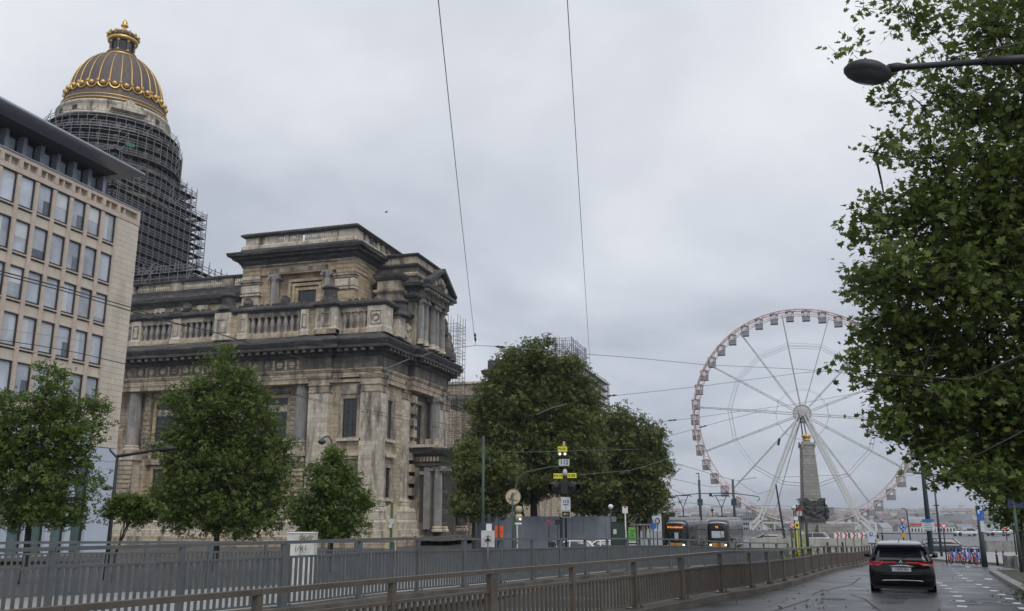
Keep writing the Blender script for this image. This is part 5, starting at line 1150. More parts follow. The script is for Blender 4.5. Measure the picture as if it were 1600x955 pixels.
# ------------------------------------------------------------------ vehicles
def loft(m_, secs, cap=True):
    rings = [[m_.vert(p) for p in s_] for s_ in secs]; n = len(rings[0])
    for a, b in zip(rings, rings[1:]):
        for j in range(n): m_.face((a[j], a[(j+1) % n], b[(j+1) % n], b[j]))
    if cap: m_.face(rings[0][::-1]); m_.face(rings[-1])
    return m_
def car(name, label, paint, loc, rz, L_=4.3, W_=1.82, H_=1.45, detail=False, group=None, suv=0):
    R = thing(name, label, 'car', loc, rz, group); hw = W_/2; l2 = L_/2; belt = .93+suv
    def ring(y, w_, zb, zt, tuck=.08):
        half = [(0, zb), (w_*.90, zb), (w_*.98, zb+.08), (w_, zb+.25), (w_, zb+(zt-zb)*.62), (w_*.97, zt-.09), (w_*.9, zt-.01), (w_*.5, zt+.02), (0, zt+.03)]
        return [(x, y, z) for x, z in half]+[(-x, y, z) for x, z in half[-2:0:-1]]
    b = MB(); b.smooth = True
    ys = [(-l2, .82, .30, .80), (-l2+.05, .94, .24, .88), (-l2+.16, .985, .21, .94), (-l2+.5, 1.0, .20, .96), (-l2+1.2, 1.0, .21, .97), (0, 1.0, .23, .95), (l2-1.6, 1.0, .23, .93), (l2-1.0, .99, .24, .90), (l2-.35, .92, .26, .78), (l2-.06, .78, .30, .66), (l2, .6, .38, .56)]
    loft(b, [ring(y, hw*k, zb, (zt+suv)*1.0) for y, k, zb, zt in ys]); b.build('body', paint, R)
    def cring(y, wb, wt, zt):
        half = [(0, belt-.1), (wb, belt-.1), (wb*.99, belt+.02), (wt+.03, zt-.13), (wt-.02, zt-.04), (wt*.75, zt), (0, zt+.012)]
        return [(x, y, z) for x, z in half]+[(-x, y, z) for x, z in half[-2:0:-1]]
    cb = MB(); cb.smooth = True; rs = -l2+.12
    cab = [(rs, hw*.90, hw*.80, belt+.02), (rs+.22, hw*.92, hw*.74, belt+.26), (rs+.42, hw*.93, hw*.72, H_-.07), (rs+.8, hw*.94, hw*.74, H_-.01), (0, hw*.94, hw*.74, H_), (.35, hw*.94, hw*.72, H_-.04), (.8, hw*.93, hw*.73, belt+.30), (1.3, hw*.9, hw*.8, belt+.02)]
    loft(cb, [cring(*q) for q in cab]); cb.build('windows', K['carglass'], R)
    rf = MB(); rf.smooth = True
    def rring(y, wt, zt): half = [(0, zt-.05), (wt, zt-.07), (wt+.012, zt-.03), (wt*.72, zt+.02), (0, zt+.035)]; return [(x, y, z) for x, z in half]+[(-x, y, z) for x, z in half[-2:0:-1]]
    loft(rf, [rring(rs+.30, hw*.74, H_-.055), rring(rs+.8, hw*.76, H_-.005), rring(0, hw*.76, H_+.005), rring(.35, hw*.74, H_-.03)]); roof = rf.build('roof', paint if not detail else K['carsilver'], R)
    for sx in (-1, 1):
        b = MB(); b.bar((sx*hw*.93, rs+.02, belt), (sx*hw*.745, rs+.5, H_-.06), .15, .05, (sx, 0, .4)); b.bar((sx*hw*.93, .05, belt), (sx*hw*.77, .0, H_-.05), .09, .04, (sx, 0, .4)); b.bar((sx*hw*.93, 1.22, belt), (sx*hw*.75, .36, H_-.05), .07, .05, (sx, 0, .4)); b.build('window_pillar', paint, R)
        m_ = MB(); m_.smooth = True; m_.tube([(sx*(hw-.02), .75, belt+.02), (sx*(hw+.07), .73, belt+.06)], [.03, .04], 6); m_.tube([(sx*(hw+.05), .72, belt+.09), (sx*(hw+.19), .70, belt+.09)], [.09, .07], 8); m_.build('door_mirror', K['black'], R)
        for y in (-l2+.78, l2-.85):
            t_ = MB(); prof = [(.20, -.1), (.30, -.11), (.325, -.07), (.325, .07), (.30, .11), (.20, .1)]; n = 20; rg = []
            for r_, x in prof: rg.append([t_.vert((sx*(hw-.12)+x, y+r_*cos(2*pi*j/n), .325+r_*sin(2*pi*j/n))) for j in range(n)])
            for a, c_ in zip(rg, rg[1:]+rg[:1]):
                for j in range(n): t_.face((a[j], a[(j+1) % n], c_[(j+1) % n], c_[j]))
            wh = t_.build('wheel', K['tyre'], R)
            r2 = MB(); r2.disc((sx*(hw-.07), y, .325), (1, 0, 0), .2, .06, 12)
            for q in range(5): a = 2*pi*q/5; r2.bar((sx*(hw-.03), y, .325), (sx*(hw-.03), y+.2*cos(a), .325+.2*sin(a)), .05, .03)
            r2.build('rim', K['chrome'], wh)
            ar = MB(); ar.disc((sx*(hw-.01), y, .36), (1, 0, 0), .37, .012, 20); ar.build('wheel_arch', K['black'], R)
        hl = MB(); hl.obox((sx*hw*.66, l2-.2, .62), (1, 0, 0), (0, 1, -.4), (0, .4, 1), (.2, .06, .07)); hl.build('headlight', K['lampglass'], R)
        if not detail: tl = MB(); tl.obox((sx*hw*.82, -l2+.06, .78+suv), (1, 0, 0), (0, 1, 0), (0, 0, 1), (.13, .04, .07)); tl.build('tail_light', K['tailred'], R)
    if detail:
        y = -l2
        for sx in (-1, 1):
            tl = MB(); tl.smooth = True; v = [(sx*.86, .965), (sx*.50, .965), (sx*.47, .93), (sx*.55, .865), (sx*.84, .85), (sx*.885, .90)]
            A = [tl.vert((x, y+.015+.09*max(0, abs(x)-.55)/.35, z-.03)) for x, z in v]; Bq = [tl.vert((x, y+.25, z-.03)) for x, z in v]; tl.face(A if sx < 0 else A[::-1])
            for k in range(6): tl.face((A[k], Bq[k], Bq[(k+1) % 6], A[(k+1) % 6]))
            t_ = tl.build('tail_light', K['tailred'], R); e_ = MB()
            pts = [(sx*.50, .915), (sx*.60, .865), (sx*.80, .855), (sx*.86, .89), (sx*.865, .925)]
            e_.tube([(x, y+.0+.09*max(0, abs(x)-.55)/.35, z-.03) for x, z in pts], .018, 6); e_.tube([(sx*.49, y+.0, .91), (sx*.14, y-.005, .915)], .012, 6); e_.build('lit_strip', K['taillight'], t_)
            rr = MB(); rr.tube([(sx*hw*.76, rs+.45, H_-.02), (sx*hw*.77, rs+.6, H_+.05), (sx*hw*.77, .1, H_+.05), (sx*hw*.77, .25, H_-.01)], .018, 6); rr.build('roof_rail', K['carsilver'], R)
            
            fl = MB(); fl.box(sx*.72-.07, sx*.72+.07, y+.02, y+.1, .44, .48); fl.build('reflector', K['tailred'], R)
        rw = MB(); rw.poly([(-.60, rs-.025, .97), (.60, rs-.025, .97), (.55, rs+.34, H_-.16), (-.55, rs+.34, H_-.16)]); rw.build('rear_window', K['carglass'], R)
        sp = MB(); sp.smooth = False; sp.obox((0, rs+.22, H_-.07), (1, 0, 0), (0, 1, .1), (0, -.1, 1), (.62, .15, .025)); s_ = sp.build('spoiler', K['black'], R)
        wp = MB(); wp.bar((.0, rs+.0, .99), (.38, rs+.12, 1.13), .02); wp.build('rear_wiper', K['black'], R)
        em = MB(); pts = [(0, .985), (.055, .905), (0, .825), (-.055, .905)]; inn = [(0, .945), (.025, .905), (0, .865), (-.025, .905)]
        for k in range(4):
            a, c_ = pts[k], pts[(k+1) % 4]; d_, e2 = inn[(k+1) % 4], inn[k]; em.poly([(a[0], y-.03, a[1]), (c_[0], y-.03, c_[1]), (d_[0], y-.035, d_[1]), (e2[0], y-.035, e2[1])])
            em.poly([(a[0], y-.03, a[1]), (c_[0], y-.03, c_[1]), (c_[0], y+.04, c_[1]), (a[0], y+.04, a[1])])
        em.build('diamond_emblem', K['chrome'], R)
        ch = MB(); ch.smooth = True; ch.tube([(-.34, y+.0, .795), (-.1, y-.02, .815), (.12, y-.02, .812), (.34, y+.0, .79)], [.012, .026, .026, .012], 8); ch.build('chrome_strip', K['chrome'], R)
        pl = MB(); pl.box(-.26, .26, y-.012, y+.02, .655, .765); p_ = pl.build('number_plate', K['white'], R); lettering('1-FKZ-582', .085, p_, (0, y-.014, .71), K['ink'])
        bp = MB(); bp.smooth = True; bp.tube([(-.82, y+.12, .60), (-.5, y-.01, .575), (0, y-.03, .57), (.5, y-.01, .575), (.82, y+.12, .60)], .012, 6); bp.build('bumper_crease', K['black'], R)
        lo = MB(); lo.smooth = True; lo.tube([(-.62, y+.03, .375), (-.45, y-.005, .395), (0, y-.01, .405), (.45, y-.005, .395), (.62, y+.03, .365)], .02, 6); lo.build('chrome_bumper_trim', K['chrome'], R)
        an = MB(); an.obox((0, rs+.55, H_+.06), (1, 0, 0), (0, 1, .3), (0, 0, 1), (.012, .05, .035)); an.build('roof_antenna', K['black'], R)
        dk = MB(); dk.box(-.80, .80, y+.10, y+.5, .15, .30); dk.build('rear_diffuser', K['black'], R)
        hd = MB()
        for sx in (-.36, .36): hd.lathe((sx, -.3, 1.08), [(.06, 0), (.12, .05), (.12, .2), (.05, .26)], 8)
        hd.build('headrests', K['black'], R)
    return R
pc = base(1401, 29.6); car('car', 'black estate car with lit red tail lights driving away on the wet road', K['carblack'], (pc.x, pc.y, zg(29.6)), radians(-6), 4.5, 1.82, 1.46, True)
def at_ground(u, v): return gp(u, v)
p_ = base(1456, 92); car('car', 'dark blue car passing behind the direction sign post', K['cardark'], p_, YAW+radians(80), 4.6, 1.85, 1.5)
p_ = base(1504, 182); car('car', 'white car side-on in the distance beyond the hire bikes', K['carwhite'], p_, YAW+radians(96), 4.6, 1.85, 1.5)
p_ = base(1268, 128); car('car', 'silver blue car in front of the memorial pedestal', K['carsilver'], p_, YAW+radians(70), 4.4, 1.8, 1.5)
p_ = base(1195, 128); car('car', 'black car parked by the left foot of the big wheel', K['cardark'], p_, YAW+radians(85), 4.4, 1.8, 1.45)
p_ = base(1556, 182); car('car', 'silver car half hidden behind the blue parking sign pole, below the far white houses', K['carsilver'], p_, YAW+radians(88), 4.6, 1.85, 1.5)
p_ = base(890, 74); car('car', 'white parked car behind the railing right of the signal mast, nearest the mast', K['carwhite'], p_, YAW+radians(86), 4.2, 1.78, 1.5, group='white cars parked behind the railing')
p_ = base(936, 76); car('car', 'white parked car behind the railing beside the dark green cabinet', K['carwhite'], p_, YAW+radians(92), 4.2, 1.78, 1.5, group='white cars parked behind the railing')

def tram(label, loc, rz, disp, panto_y, rest):
    R = thing('tram', label, 'tram', loc, rz, 'trams waiting side by side'); hw = 1.16; Ln = 31
    def ring(y, w_, zb, zt, e=.2): half = [(0, zb), (w_*.92, zb), (w_, zb+.25), (w_, zt-.55), (w_*.94, zt-.2), (w_*.75, zt), (0, zt+.05)]; return [(x, y, z) for x, z in half]+[(-x, y, z) for x, z in half[-2:0:-1]]
    b = MB(); b.smooth = False
    # four coupled body sections
    y = 1.6; k = 0
    for k in range(4):
        b = MB(); ln = 6.9; loft(b, [ring(y, hw, .25, 3.3), ring(y+ln, hw, .25, 3.3)]); s_ = b.build('car_section', K['tramgrey'], R)
        for sx in (-1, 1):
            for q in range(5):
                w_ = MB(); w_.box(sx*(hw+.008)-.012, sx*(hw+.008)+.012, y+.3+q*1.32, y+.3+q*1.32+(1.0 if q != 2 else 1.1), 1.05 if q != 2 else .45, 2.55); w_.build('side_window', K['carglass'], s_)
            g_ = MB(); g_.box(sx*(hw+.005)-.01, sx*(hw+.005)+.01, y, y+ln, .3, .42); g_.build('gold_skirt', K['tramgold'], s_)
        j = MB(); j.box(-hw*.92, hw*.92, y+ln, y+ln+.42, .4, 3.15); j.build('bellows', K['black'], R)
        e_ = MB(); e_.box(-hw*.8, hw*.8, y+.6, y+ln-.6, 3.32, 3.6); e_.build('roof_equipment', K['trampale'], R); y += ln+.42
    n = MB(); n.smooth = True; loft(n, [ring(0, .80, .35, 2.75), ring(.12, .98, .3, 3.0), ring(.5, 1.1, .27, 3.2), ring(1.6, hw, .25, 3.3)]); nose = n.build('driver_cab', K['black'], R)
    ws = MB(); ws.poly([(-.78, -.012, 1.2), (.78, -.012, 1.2), (.72, -.005, 2.35), (-.72, -.005, 2.35)]); ws.build('windscreen', K['carglass'], nose)
    bl = MB()
    bl.box(-.62, .30, -.03, -.016, 1.45, 2.15) if rest else bl.box(-.15, .25, -.03, -.016, 1.2, 2.0); bl.build('sun_blind', K['plate'], nose)
    if rest: q = MB(); q.box(.36, .66, -.03, -.016, 1.5, 2.15); q.build('notice', K['offwhite'], nose)
    d_ = MB(); d_.box(-.78, .66, -.03, .15, 2.38, 2.72); dd = d_.build('destination_display', K['ink'], nose); lettering(disp, .3 if not rest else .3, dd, (-.06, -.035, 2.55), K['orangeled'], bold=True)
    t_ = MB(); t_.smooth = True; t_.tube([(-.98, .25, 2.85), (-.7, .05, 2.98), (0, 0, 3.02), (.7, .05, 2.98), (.98, .25, 2.85)], .1, 8); t_.build('roof_edge', K['trampale'], nose)
    o_ = MB(); o_.box(-.66, -.1, -.06, .1, .5, .95); o_.box(-.03, .66, -.06, .1, .5, .95); o_.build('gold_front_panel', K['tramgold'], nose)
    for sx in (-1, 1): h = MB(); h.disc((sx*.78, -.02, .72), (0, 1, 0), .1, .1, 12); h.build('headlight', K['headlamp'], nose)
    y = panto_y; z0 = 3.6
    pn = MB(); pn.tube([(0, y, z0), (0, y, z0+1.0)], .07, 6); pn.tube([(0, y, z0+1.0), (-.62, y, z0+2.4)], .045, 5); pn.tube([(0, y, z0+1.0), (.62, y, z0+2.4)], .045, 5); pn.tube([(-.4, y, z0+1.9), (.4, y, z0+1.9)], .03, 5)
    pn.tube([(-1.0, y, z0+2.3), (-.8, y, z0+2.42), (.8, y, z0+2.42), (1.0, y, z0+2.3)], .05, 5); pn.tube([(-1.0, y+.35, z0+2.3), (-.8, y+.35, z0+2.42), (.8, y+.35, z0+2.42), (1.0, y+.35, z0+2.3)], .05, 5); pn.box(-.6, .6, y-.4, y+.4, z0-.05, z0+.1); pn.build('pantograph', K['blackmetal'], R)
    return R
p_ = base(1055, 98); tram('tram with pale blind low in its windscreen, left of the two waiting trams', (p_.x, p_.y, -1.5), radians(0), '8 Roodebeek', 8, False)
p_ = base(1120, 98); tram('right-hand waiting tram with a large grey blind and notice in its windscreen', (p_.x, p_.y, -1.5), radians(0), '92', 8, True)
rl = MB()
for uu in (1055, 1120):
    p_ = base(uu, 98)
    for sx in (-.72, .72): rl.box(p_.x+sx-.04, p_.x+sx+.04, p_.y-30, p_.y+60, -1.5, -1.492)
for k, (x0) in enumerate(()): pass
rk = rl; tag(rk.build('tram_rails', K['chrome'], kind='stuff'), 'steel tram rails set in the paving under the waiting trams', 'rails')

# ------------------------------------------------------------------ street furniture
def stand(name, label, cat, u, d, group=None, rz=None, z=None):
    p = base(u, d); R = thing(name, label, cat, (p.x, p.y, p.z if z is None else z), YAW if rz is None else rz, group)
    def hz(v): return at(u, v, d).z-R.location[2]
    def px(n): return n*d/FL*1.01
    return R, hz, px
def polep(R, h, r, m_, r1=None, name='pole', x=0, z0=0): b = MB(); b.smooth = True; b.tube([(x, 0, z0), (x, 0, h)], [r, r if r1 is None else r1], 10); return b.build(name, m_, R)
# left street lamp with forked arms
R, hz, px = stand('street_lamp', 'tall black street lamp with a forked arm in front of the pale blue office corner', 'street lamp', 174, 36)
b = MB(); b.smooth = True; b.tube([(0, 0, 0), (0, 0, 1.2), (0, 0, hz(712))], [.10, .085, .055], 10); b.build('pole', K['blackmetal'], R)
b = MB(); b.tube([(0, 0, hz(713)), (px(20), 0, hz(710)), (px(70), 0, hz(701))], [.07, .06, .045], 8); b.tube([(0, 0, hz(715)), (-px(10), 0, hz(706)), (-px(13), 0, hz(702))], [.05, .045, .04], 6); b.build('arm', K['blackmetal'], R)
b = MB(); b.smooth = True; b.tube([(px(60), 0, hz(703)), (px(72), 0, hz(702)), (px(90), 0, hz(700))], [.05, .14, .05], 10); b.build('lamp_head', K['blackmetal'], R)
b = MB(); b.tube([(0, 0, hz(763)), (-px(6), 0, hz(763))], .035, 6); b.smooth = True; b.tube([(-px(4), 0, hz(763)), (-px(10), 0, hz(762)), (-px(17), 0, hz(764))], [.06, .12, .05], 10); b.build('small_lamp_head', K['lampglass'], R)
# gooseneck
R, hz, px = stand('street_lamp', 'thin gooseneck street lamp curving over the medium bushy tree', 'street lamp', 516, 52)
b = MB(); b.tube([(0, 0, 0), (0, 0, hz(720)), (-px(1.5), 0, hz(700)), (-px(3.5), 0, hz(688)), (-px(8), 0, hz(682)), (-px(13), 0, hz(682)), (-px(17), 0, hz(685.5))], [.09, .06, .05, .05, .045, .04, .04], 8); b.build('pole', K['greenpole'], R)
b = MB(); b.smooth = True; b.lathe((-px(18), 0, hz(691.5)), [(.24, 0), (.26, .03), (.2, .12), (.08, .2), (.03, .26)], 14); h_ = b.build('lamp_head', K['greenpole'], R)
b = MB(); b.smooth = True; b.lathe((-px(18), 0, hz(693.5)), [(.05, -.05), (.16, -.0), (.2, .07)], 12); b.build('lamp_glass', K['lampglass'], h_)
# green catenary pole
R, hz, px = stand('catenary_pole', 'slender dark green pole against the trees, right of the scaffolding', 'pole', 754.5, 48); polep(R, hz(682), .085, K['greenpole'], .07)
b = MB(); b.tube([(0, 0, hz(686)), (px(26), 0, hz(693)), (px(60), 0, hz(697))], .015, 4); b.build('bracket_wire', K['wire'], R)
# graffiti cabinet
R, hz, px = stand('electrical_cabinet', 'white electrical cabinet covered in graffiti behind the grey railing', 'cabinet', 474, 29)
b = MB(); b.box(-px(20.5), px(20.5), -.2, .25, .05, hz(833)); b.build('body', K['offwhite'], R); b = MB(); b.box(-px(21), px(21), -.23, .28, hz(833), hz(831.5)); b.build('lid', K['white'], R); b = MB(); b.box(-px(20), px(20), -.17, .2, 0, .05); b.build('base', K['concrete'], R)
b = MB(); b.box(-.006, .006, -.208, -.2, .1, hz(835)); b.build('door_gap', K['ink'], R)
g = MB(); rr = random.Random(5)
for cx_, cz_, n, mm in ((.2, hz(841), 7, 0), (.05, hz(857), 6, 0)):
    for k in range(n):
        x = cx_+(k-n/2)*.055; g.tube([(x+rr.uniform(-.03, .03), -.205, cz_+rr.uniform(-.12, -.03)), (x+rr.uniform(-.05, .05), -.21, cz_+rr.uniform(-.02, .04)), (x+rr.uniform(-.05, .07), -.205, cz_+rr.uniform(.03, .13))], .012, 4)
g.build('graffiti', K['graffiti'], R); g = MB()
for k in range(7): x = -.02+k*.06; g.tube([(x, -.206, hz(843)), (x+rr.uniform(-.05, .05), -.206, hz(840)), (x+rr.uniform(-.06, .06), -.206, hz(836.5))], .014, 4)
g.build('graffiti', K['graffiti2'], R); g = MB()
for k in range(6): z = .3+k*.1; g.tube([(-px(15)+rr.uniform(-.03, .03), -.206, z), (-px(13)+rr.uniform(-.03, .03), -.206, z+.05)], .014, 4)
g.build('graffiti', K['graffiti'], R)
# back of round sign with two side plates (612,795)
R, hz, px = stand('road_sign', 'beige back of a round road sign over a tall plate before the palace corner', 'road sign', 612, 42)
polep(R, hz(789), .035, K['greenpole']); b = MB(); b.disc((0, .05, hz(797.5)), (0, 1, 0), px(9.2), .02, 24); b.build('sign_disc', K['beige'], R)
b = MB(); b.box(-px(8.5), -px(1.6), .03, .05, hz(862), hz(811)); b.box(px(1.6), px(8), .03, .05, hz(862), hz(811)); b.build('tall_plate', K['beige'], R); b = MB(); b.box(-px(1.6), px(1.6), -.03, .0, hz(858), hz(786)); b.build('bracket_strip', K['greenpole'], R)
b = MB(); b.disc((0, -.045, hz(815)), (0, 1, 0), .13, .01, 9); b.disc((-.05, -.045, hz(822)), (0, 1, 0), .1, .01, 7); b.build('torn_sticker', K['offwhite'], R)
# white board with round emblem in front of the railing
R, hz, px = stand('notice_board', 'white board with a black round emblem standing at the far railing', 'sign', 762.5, 29.5)
b = MB(); b.box(-px(10), px(10), -.02, .02, hz(855), hz(829)); b.build('panel', K['offwhite'], R); polep(R, hz(840), .03, K['railgrey'])
b = MB(); n = 20
for k in range(n): a1, a2 = 2*pi*k/n, 2*pi*(k+1)/n; b.bar((px(5)*cos(a1), -.025, hz(842.5)+px(5)*sin(a1)), (px(5)*cos(a2), -.025, hz(842.5)+px(5)*sin(a2)), .018, .006)
b.box(-px(3.6), px(3.6), -.03, -.022, hz(845.5), hz(843)); b.box(-px(.8), px(.8), -.03, -.022, hz(843), hz(838)); b.poly([(-px(2.5), -.026, hz(843)), (px(2.5), -.026, hz(843)), (0, -.026, hz(839))]); b.build('round_emblem', K['ink'], R)
b = MB(); b.box(-px(.3)-.05, .12, .03, .1, hz(829), hz(818.5)); b.build('white_tag', K['white'], R)
# orange container
R, hz, px = stand('temporary_barrier', 'bright orange plastic barrier box behind the railing next to the white emblem board', 'barrier', 780, 50)
b = MB(); b.box(-px(6.3), px(6.3), -.2, .2, hz(840), hz(822)); b.build('panel', K['orange'], R); b = MB(); b.bar((-px(.3), -.22, hz(850)), (-px(.3), -.22, hz(808)), .08); b.box(-px(6), -px(5), -.1, .1, 0, hz(840)); b.box(px(5), px(6), -.1, .1, 0, hz(840)); b.box(-px(3), px(3), -.2, .1, .3, hz(842)); b.build('stand', K['bluegrey'], R)
for x in (-px(6.3), 0): b = MB(); b.box(x, x+px(6.1), -.21, -.2, hz(831.5), hz(830.5)); b.build('rib', K['redplastic'], R)
# dark blue ticket posts
for u, v0, w_, lb in ((764, 803, 2.2, 'dark blue post directly above the white emblem board'), (755, 805, 2.6, 'dark post with a rounded top left of the white emblem board')):
    R, hz, px = stand('service_post', lb, 'post', u, 47); b = MB(); b.box(-px(w_), px(w_), -.1, .1, 0, hz(v0+1)); b.build('body', K['bluegrey'], R); b = MB(); b.tube([(0, 0, hz(v0+1)), (0, 0, hz(v0))], [px(w_)*.95, px(w_)*.5], 8); b.build('cap', K['black'], R)
# round illuminated disc sign on curved mast and signal below
R, hz, px = stand('round_sign', 'round beige sign disc seen from behind on a pale pole with signal lamps below it', 'sign', 801, 41)
polep(R, hz(770), .04, K['greenpole']); b = MB(); b.disc((px(.8), .08, hz(776.5)), (0, 1, 0), px(12), .03, 28); dk_ = b.build('sign_disc', mat('sign_back_cream', (.52, .43, .30), .6, var=.1), R)
b = MB(); n = 28; b.tube([(px(.8)+px(11.7)*cos(2*pi*k/n), .065, hz(776.5)+px(11.7)*sin(2*pi*k/n)) for k in range(n+1)], .018, 5); b.build('disc_rim', K['rail'], dk_)
b = MB(); b.bar((-px(2), .05, hz(777)), (px(7), .05, hz(768.5)), .02); b.bar((-px(6), .05, hz(786)), (-px(1), .05, hz(772)), .02); b.bar((-px(8), .05, hz(779)), (px(8), .05, hz(782)), .02); b.build('bracket', K['greenpole'], dk_)
hs = MB(); hs.box(px(3.6), px(7.4), -.06, .25, hz(812), hz(790)); sg = hs.build('signal_housing', K['blackmetal'], R)
for v in (796, 808): b = MB(); b.smooth = True; b.tube([(px(6.6), .0, hz(v)), (px(12.6), -.1, hz(v))], [px(5.4), px(4.6)], 14); b.build('signal_visor', K['beige'], sg)
b = MB(); b.box(px(3.5), px(13.5), -.2, -.1, hz(819.5), hz(817)); b.build('white_visor_edge', K['white'], sg); b = MB(); b.disc((px(11.5), -.24, hz(811.5)), (0, 1, 0), px(1.2), .03, 10); b.build('lit_lamp', K['headlamp'], sg)
# striped post
R, hz, px = stand('marker_post', 'white marker post with a red band beside the pole of the round beige sign', 'post', 806.5, 44)
b = MB(); b.box(-px(2.2), px(2.2), -.07, .07, .0, hz(821)); b.build('body', K['white'], R); b = MB(); b.box(-px(2.3), px(2.3), -.075, .075, hz(849.5), hz(846)); b.build('red_band', K['red'], R)
# curved mast arm
R, hz, px = stand('mast_arm', 'thin curved bracket mast arching from the round sign towards the signal mast', 'mast', 806, 43)
b = MB(); b.tube([(0, 0, 0), (-px(1), 0, hz(780)), (0, 0, hz(760)), (px(4), 0, hz(747)), (px(14), 0, hz(738.5)), (px(40), 0, hz(732)), (px(58), 0, hz(729)), (px(64), 0, hz(731)), (px(67), 0, hz(738))], [.06, .05, .045, .04, .035, .03, .028, .025, .02], 7); b.tube([(px(56), 0, hz(729)), (px(76), 0, hz(728.5))], .02, 5); b.build('arm', K['greenpole'], R)
# main signal mast with plates
R, hz, px = stand('traffic_signal_mast', 'traffic signal mast with yellow plates, number signs and black hooded lamps before the big tree', 'traffic signal', 884, 42)
polep(R, hz(689), .05, K['blackmetal'], .045); b = MB(); b.tube([(-px(7), 0, 0), (-px(7), 0, hz(808))], .07, 8); b.build('side_post', K['blackmetal'], R)
b = MB(); b.box(-px(3), px(.5), -.05, .05, hz(697), hz(690)); b.build('top_cap', K['beige'], R)
def plate(x0, x1, v1, v0, m_, t=None, ts=.2, tm=None, nm='plate', y=-.08, th=.03):
    q = MB(); q.box(px(x0), px(x1), y-th, y, hz(v1), hz(v0)); o_ = q.build(nm, m_, R)
    if t: lettering(t, ts, o_, (px((x0+x1)/2), y-th-.004, hz((v0+v1)/2)), tm or K['ink'], bold=True)
    return o_
plate(-11, 3.3, 706, 698, K['yellow'], 'PO.E1', .15, nm='yellow_plate')
lb = plate(-11.5, 3.5, 713.5, 706.2, K['ink'], nm='lamp_box')
for x in (-8, -.2): b = MB(); b.disc((px(x), -.13, hz(709.7)), (0, 1, 0), px(2.2), .04, 12); b.build('lamp', mat('lit_tram_signal', (.8, .75, .6), .4, emit=(1, .9, .7), estr=.6), lb)
plate(-9.5, 6.5, 728, 718, K['plate'], '112', .27, nm='number_sign'); 
b = MB(); b.smooth = True; b.lathe((-px(.6), -.1, hz(744.5)), [(.02, 0), (px(3), .06), (px(3.6), px(5)), (px(3), px(9)), (.05, px(10.5))], 12); b.build('white_lamp', K['offwhite'], R)
plate(-18, -4, 748, 740, K['yellow'], 'PO.T3', .15, nm='yellow_plate'); plate(3, 17, 747, 739.5, K['yellow'], 'S.345', .15, nm='yellow_plate')
for x, s_ in ((-15, -1), (10, 1)):
    b = MB(); b.box(px(x-6), px(x+6), -.1, .2, hz(769), hz(752)); hb = b.build('signal_housing', K['black'], R)
    b = MB(); b.smooth = True; b.tube([(px(x), -.1, hz(760)), (px(x+s_*7), -.45, hz(762.5))], [px(7.4), px(6)], 14, False); b.build('signal_hood', K['blackmetal'], hb); b = MB(); b.disc((px(x), -.12, hz(760)), (0, 1, 0), px(6), .02, 16); b.build('signal_lens', K['lampglass'], hb)
b = MB(); b.box(-px(7), px(4), -.14, .1, hz(772), hz(751)); b.build('signal_backplate', K['blackmetal'], R)
q = plate(-7, 7, 797.5, 777, K['plate'], None, nm='direction_sign'); lettering('112', .2, q, (0, -.116, hz(784)), K['ink'], bold=True); lettering('1', .2, q, (0, -.116, hz(793.6)), K['ink']); b = MB(); b.box(-px(4), px(4), -.118, -.11, hz(789.6), hz(788.2)); b.build('bar', K['ink'], q)
q = plate(-6.8, 7.2, 808.5, 798.2, K['offwhite'], None, nm='led_sign'); b = MB(); b.box(-px(5.8), px(6.2), -.125, -.111, hz(807.5), hz(799.2)); i_ = b.build('led_panel', K['ink'], q); b = MB(); b.bar((-px(3), -.13, hz(803.4)), (px(3.5), -.13, hz(803.4)), .05, .01); b.bar((-px(3), -.13, hz(803.4)), (-px(1), -.13, hz(801.6)), .05, .01); b.bar((-px(3), -.13, hz(803.4)), (-px(1), -.13, hz(805.2)), .05, .01); b.build('lit_arrow', K['ledplate'], i_)
# hoarding, no-entry sign, person
def seg(name, label, cat, u0, u1, d0, d1, v0, v1, m_, th=.15, group=None, pieces=1, joint=.02):
    a = base(u0, d0); b_ = base(u1, d1); R = thing(name, label, cat, a, 0, group); z1 = at(u0, v0, d0).z; z0 = at(u0, v1, d0).z if v1 else zg(d0)
    t = (b_-a); n_ = Vector((t.y, -t.x, 0)).normalized()
    for k in range(pieces):
        p = a.lerp(b_, k/pieces); q = a.lerp(b_, (k+1)/pieces)-t.normalized()*joint; mb = MB(a); c_ = (p+q)/2; mb.obox((c_.x, c_.y, (z0+z1)/2), t, n_, (0, 0, 1), ((q-p).length/2, th/2+random.uniform(-.01, .01), (z1-z0)/2)); mb.build('panel', m_, R)
    return R
seg('site_hoarding', 'long blue grey site hoarding behind the trunks of the big trees', 'hoarding', 744, 962, 84, 92, 807, None, K['hoarding'], pieces=12)
R, hz, px = stand('no_entry_sign', 'small round no-parking sign on a thin post in front of the hoarding', 'road sign', 857, 70); polep(R, hz(812), .035, K['blackmetal']); b = MB(); b.disc((0, -.05, hz(817)), (0, 1, 0), px(4.2), .03, 20); q = b.build('disc', K['red'], R); b = MB(); b.disc((0, -.07, hz(817)), (0, 1, 0), px(3), .02, 20); b.build('blue_field', K['blue'], q); b = MB(); b.bar((-px(2), -.09, hz(815)), (px(2), -.09, hz(819)), .06, .01); b.build('red_stroke', K['red'], q)
R, hz, px = stand('information_post', 'dark box on a post right of the small round sign before the hoarding', 'sign', 871, 70); polep(R, hz(812), .04, K['blackmetal']); b = MB(); b.box(-px(4), px(4), -.05, .05, hz(820), hz(812)); b.build('box', K['blackmetal'], R)
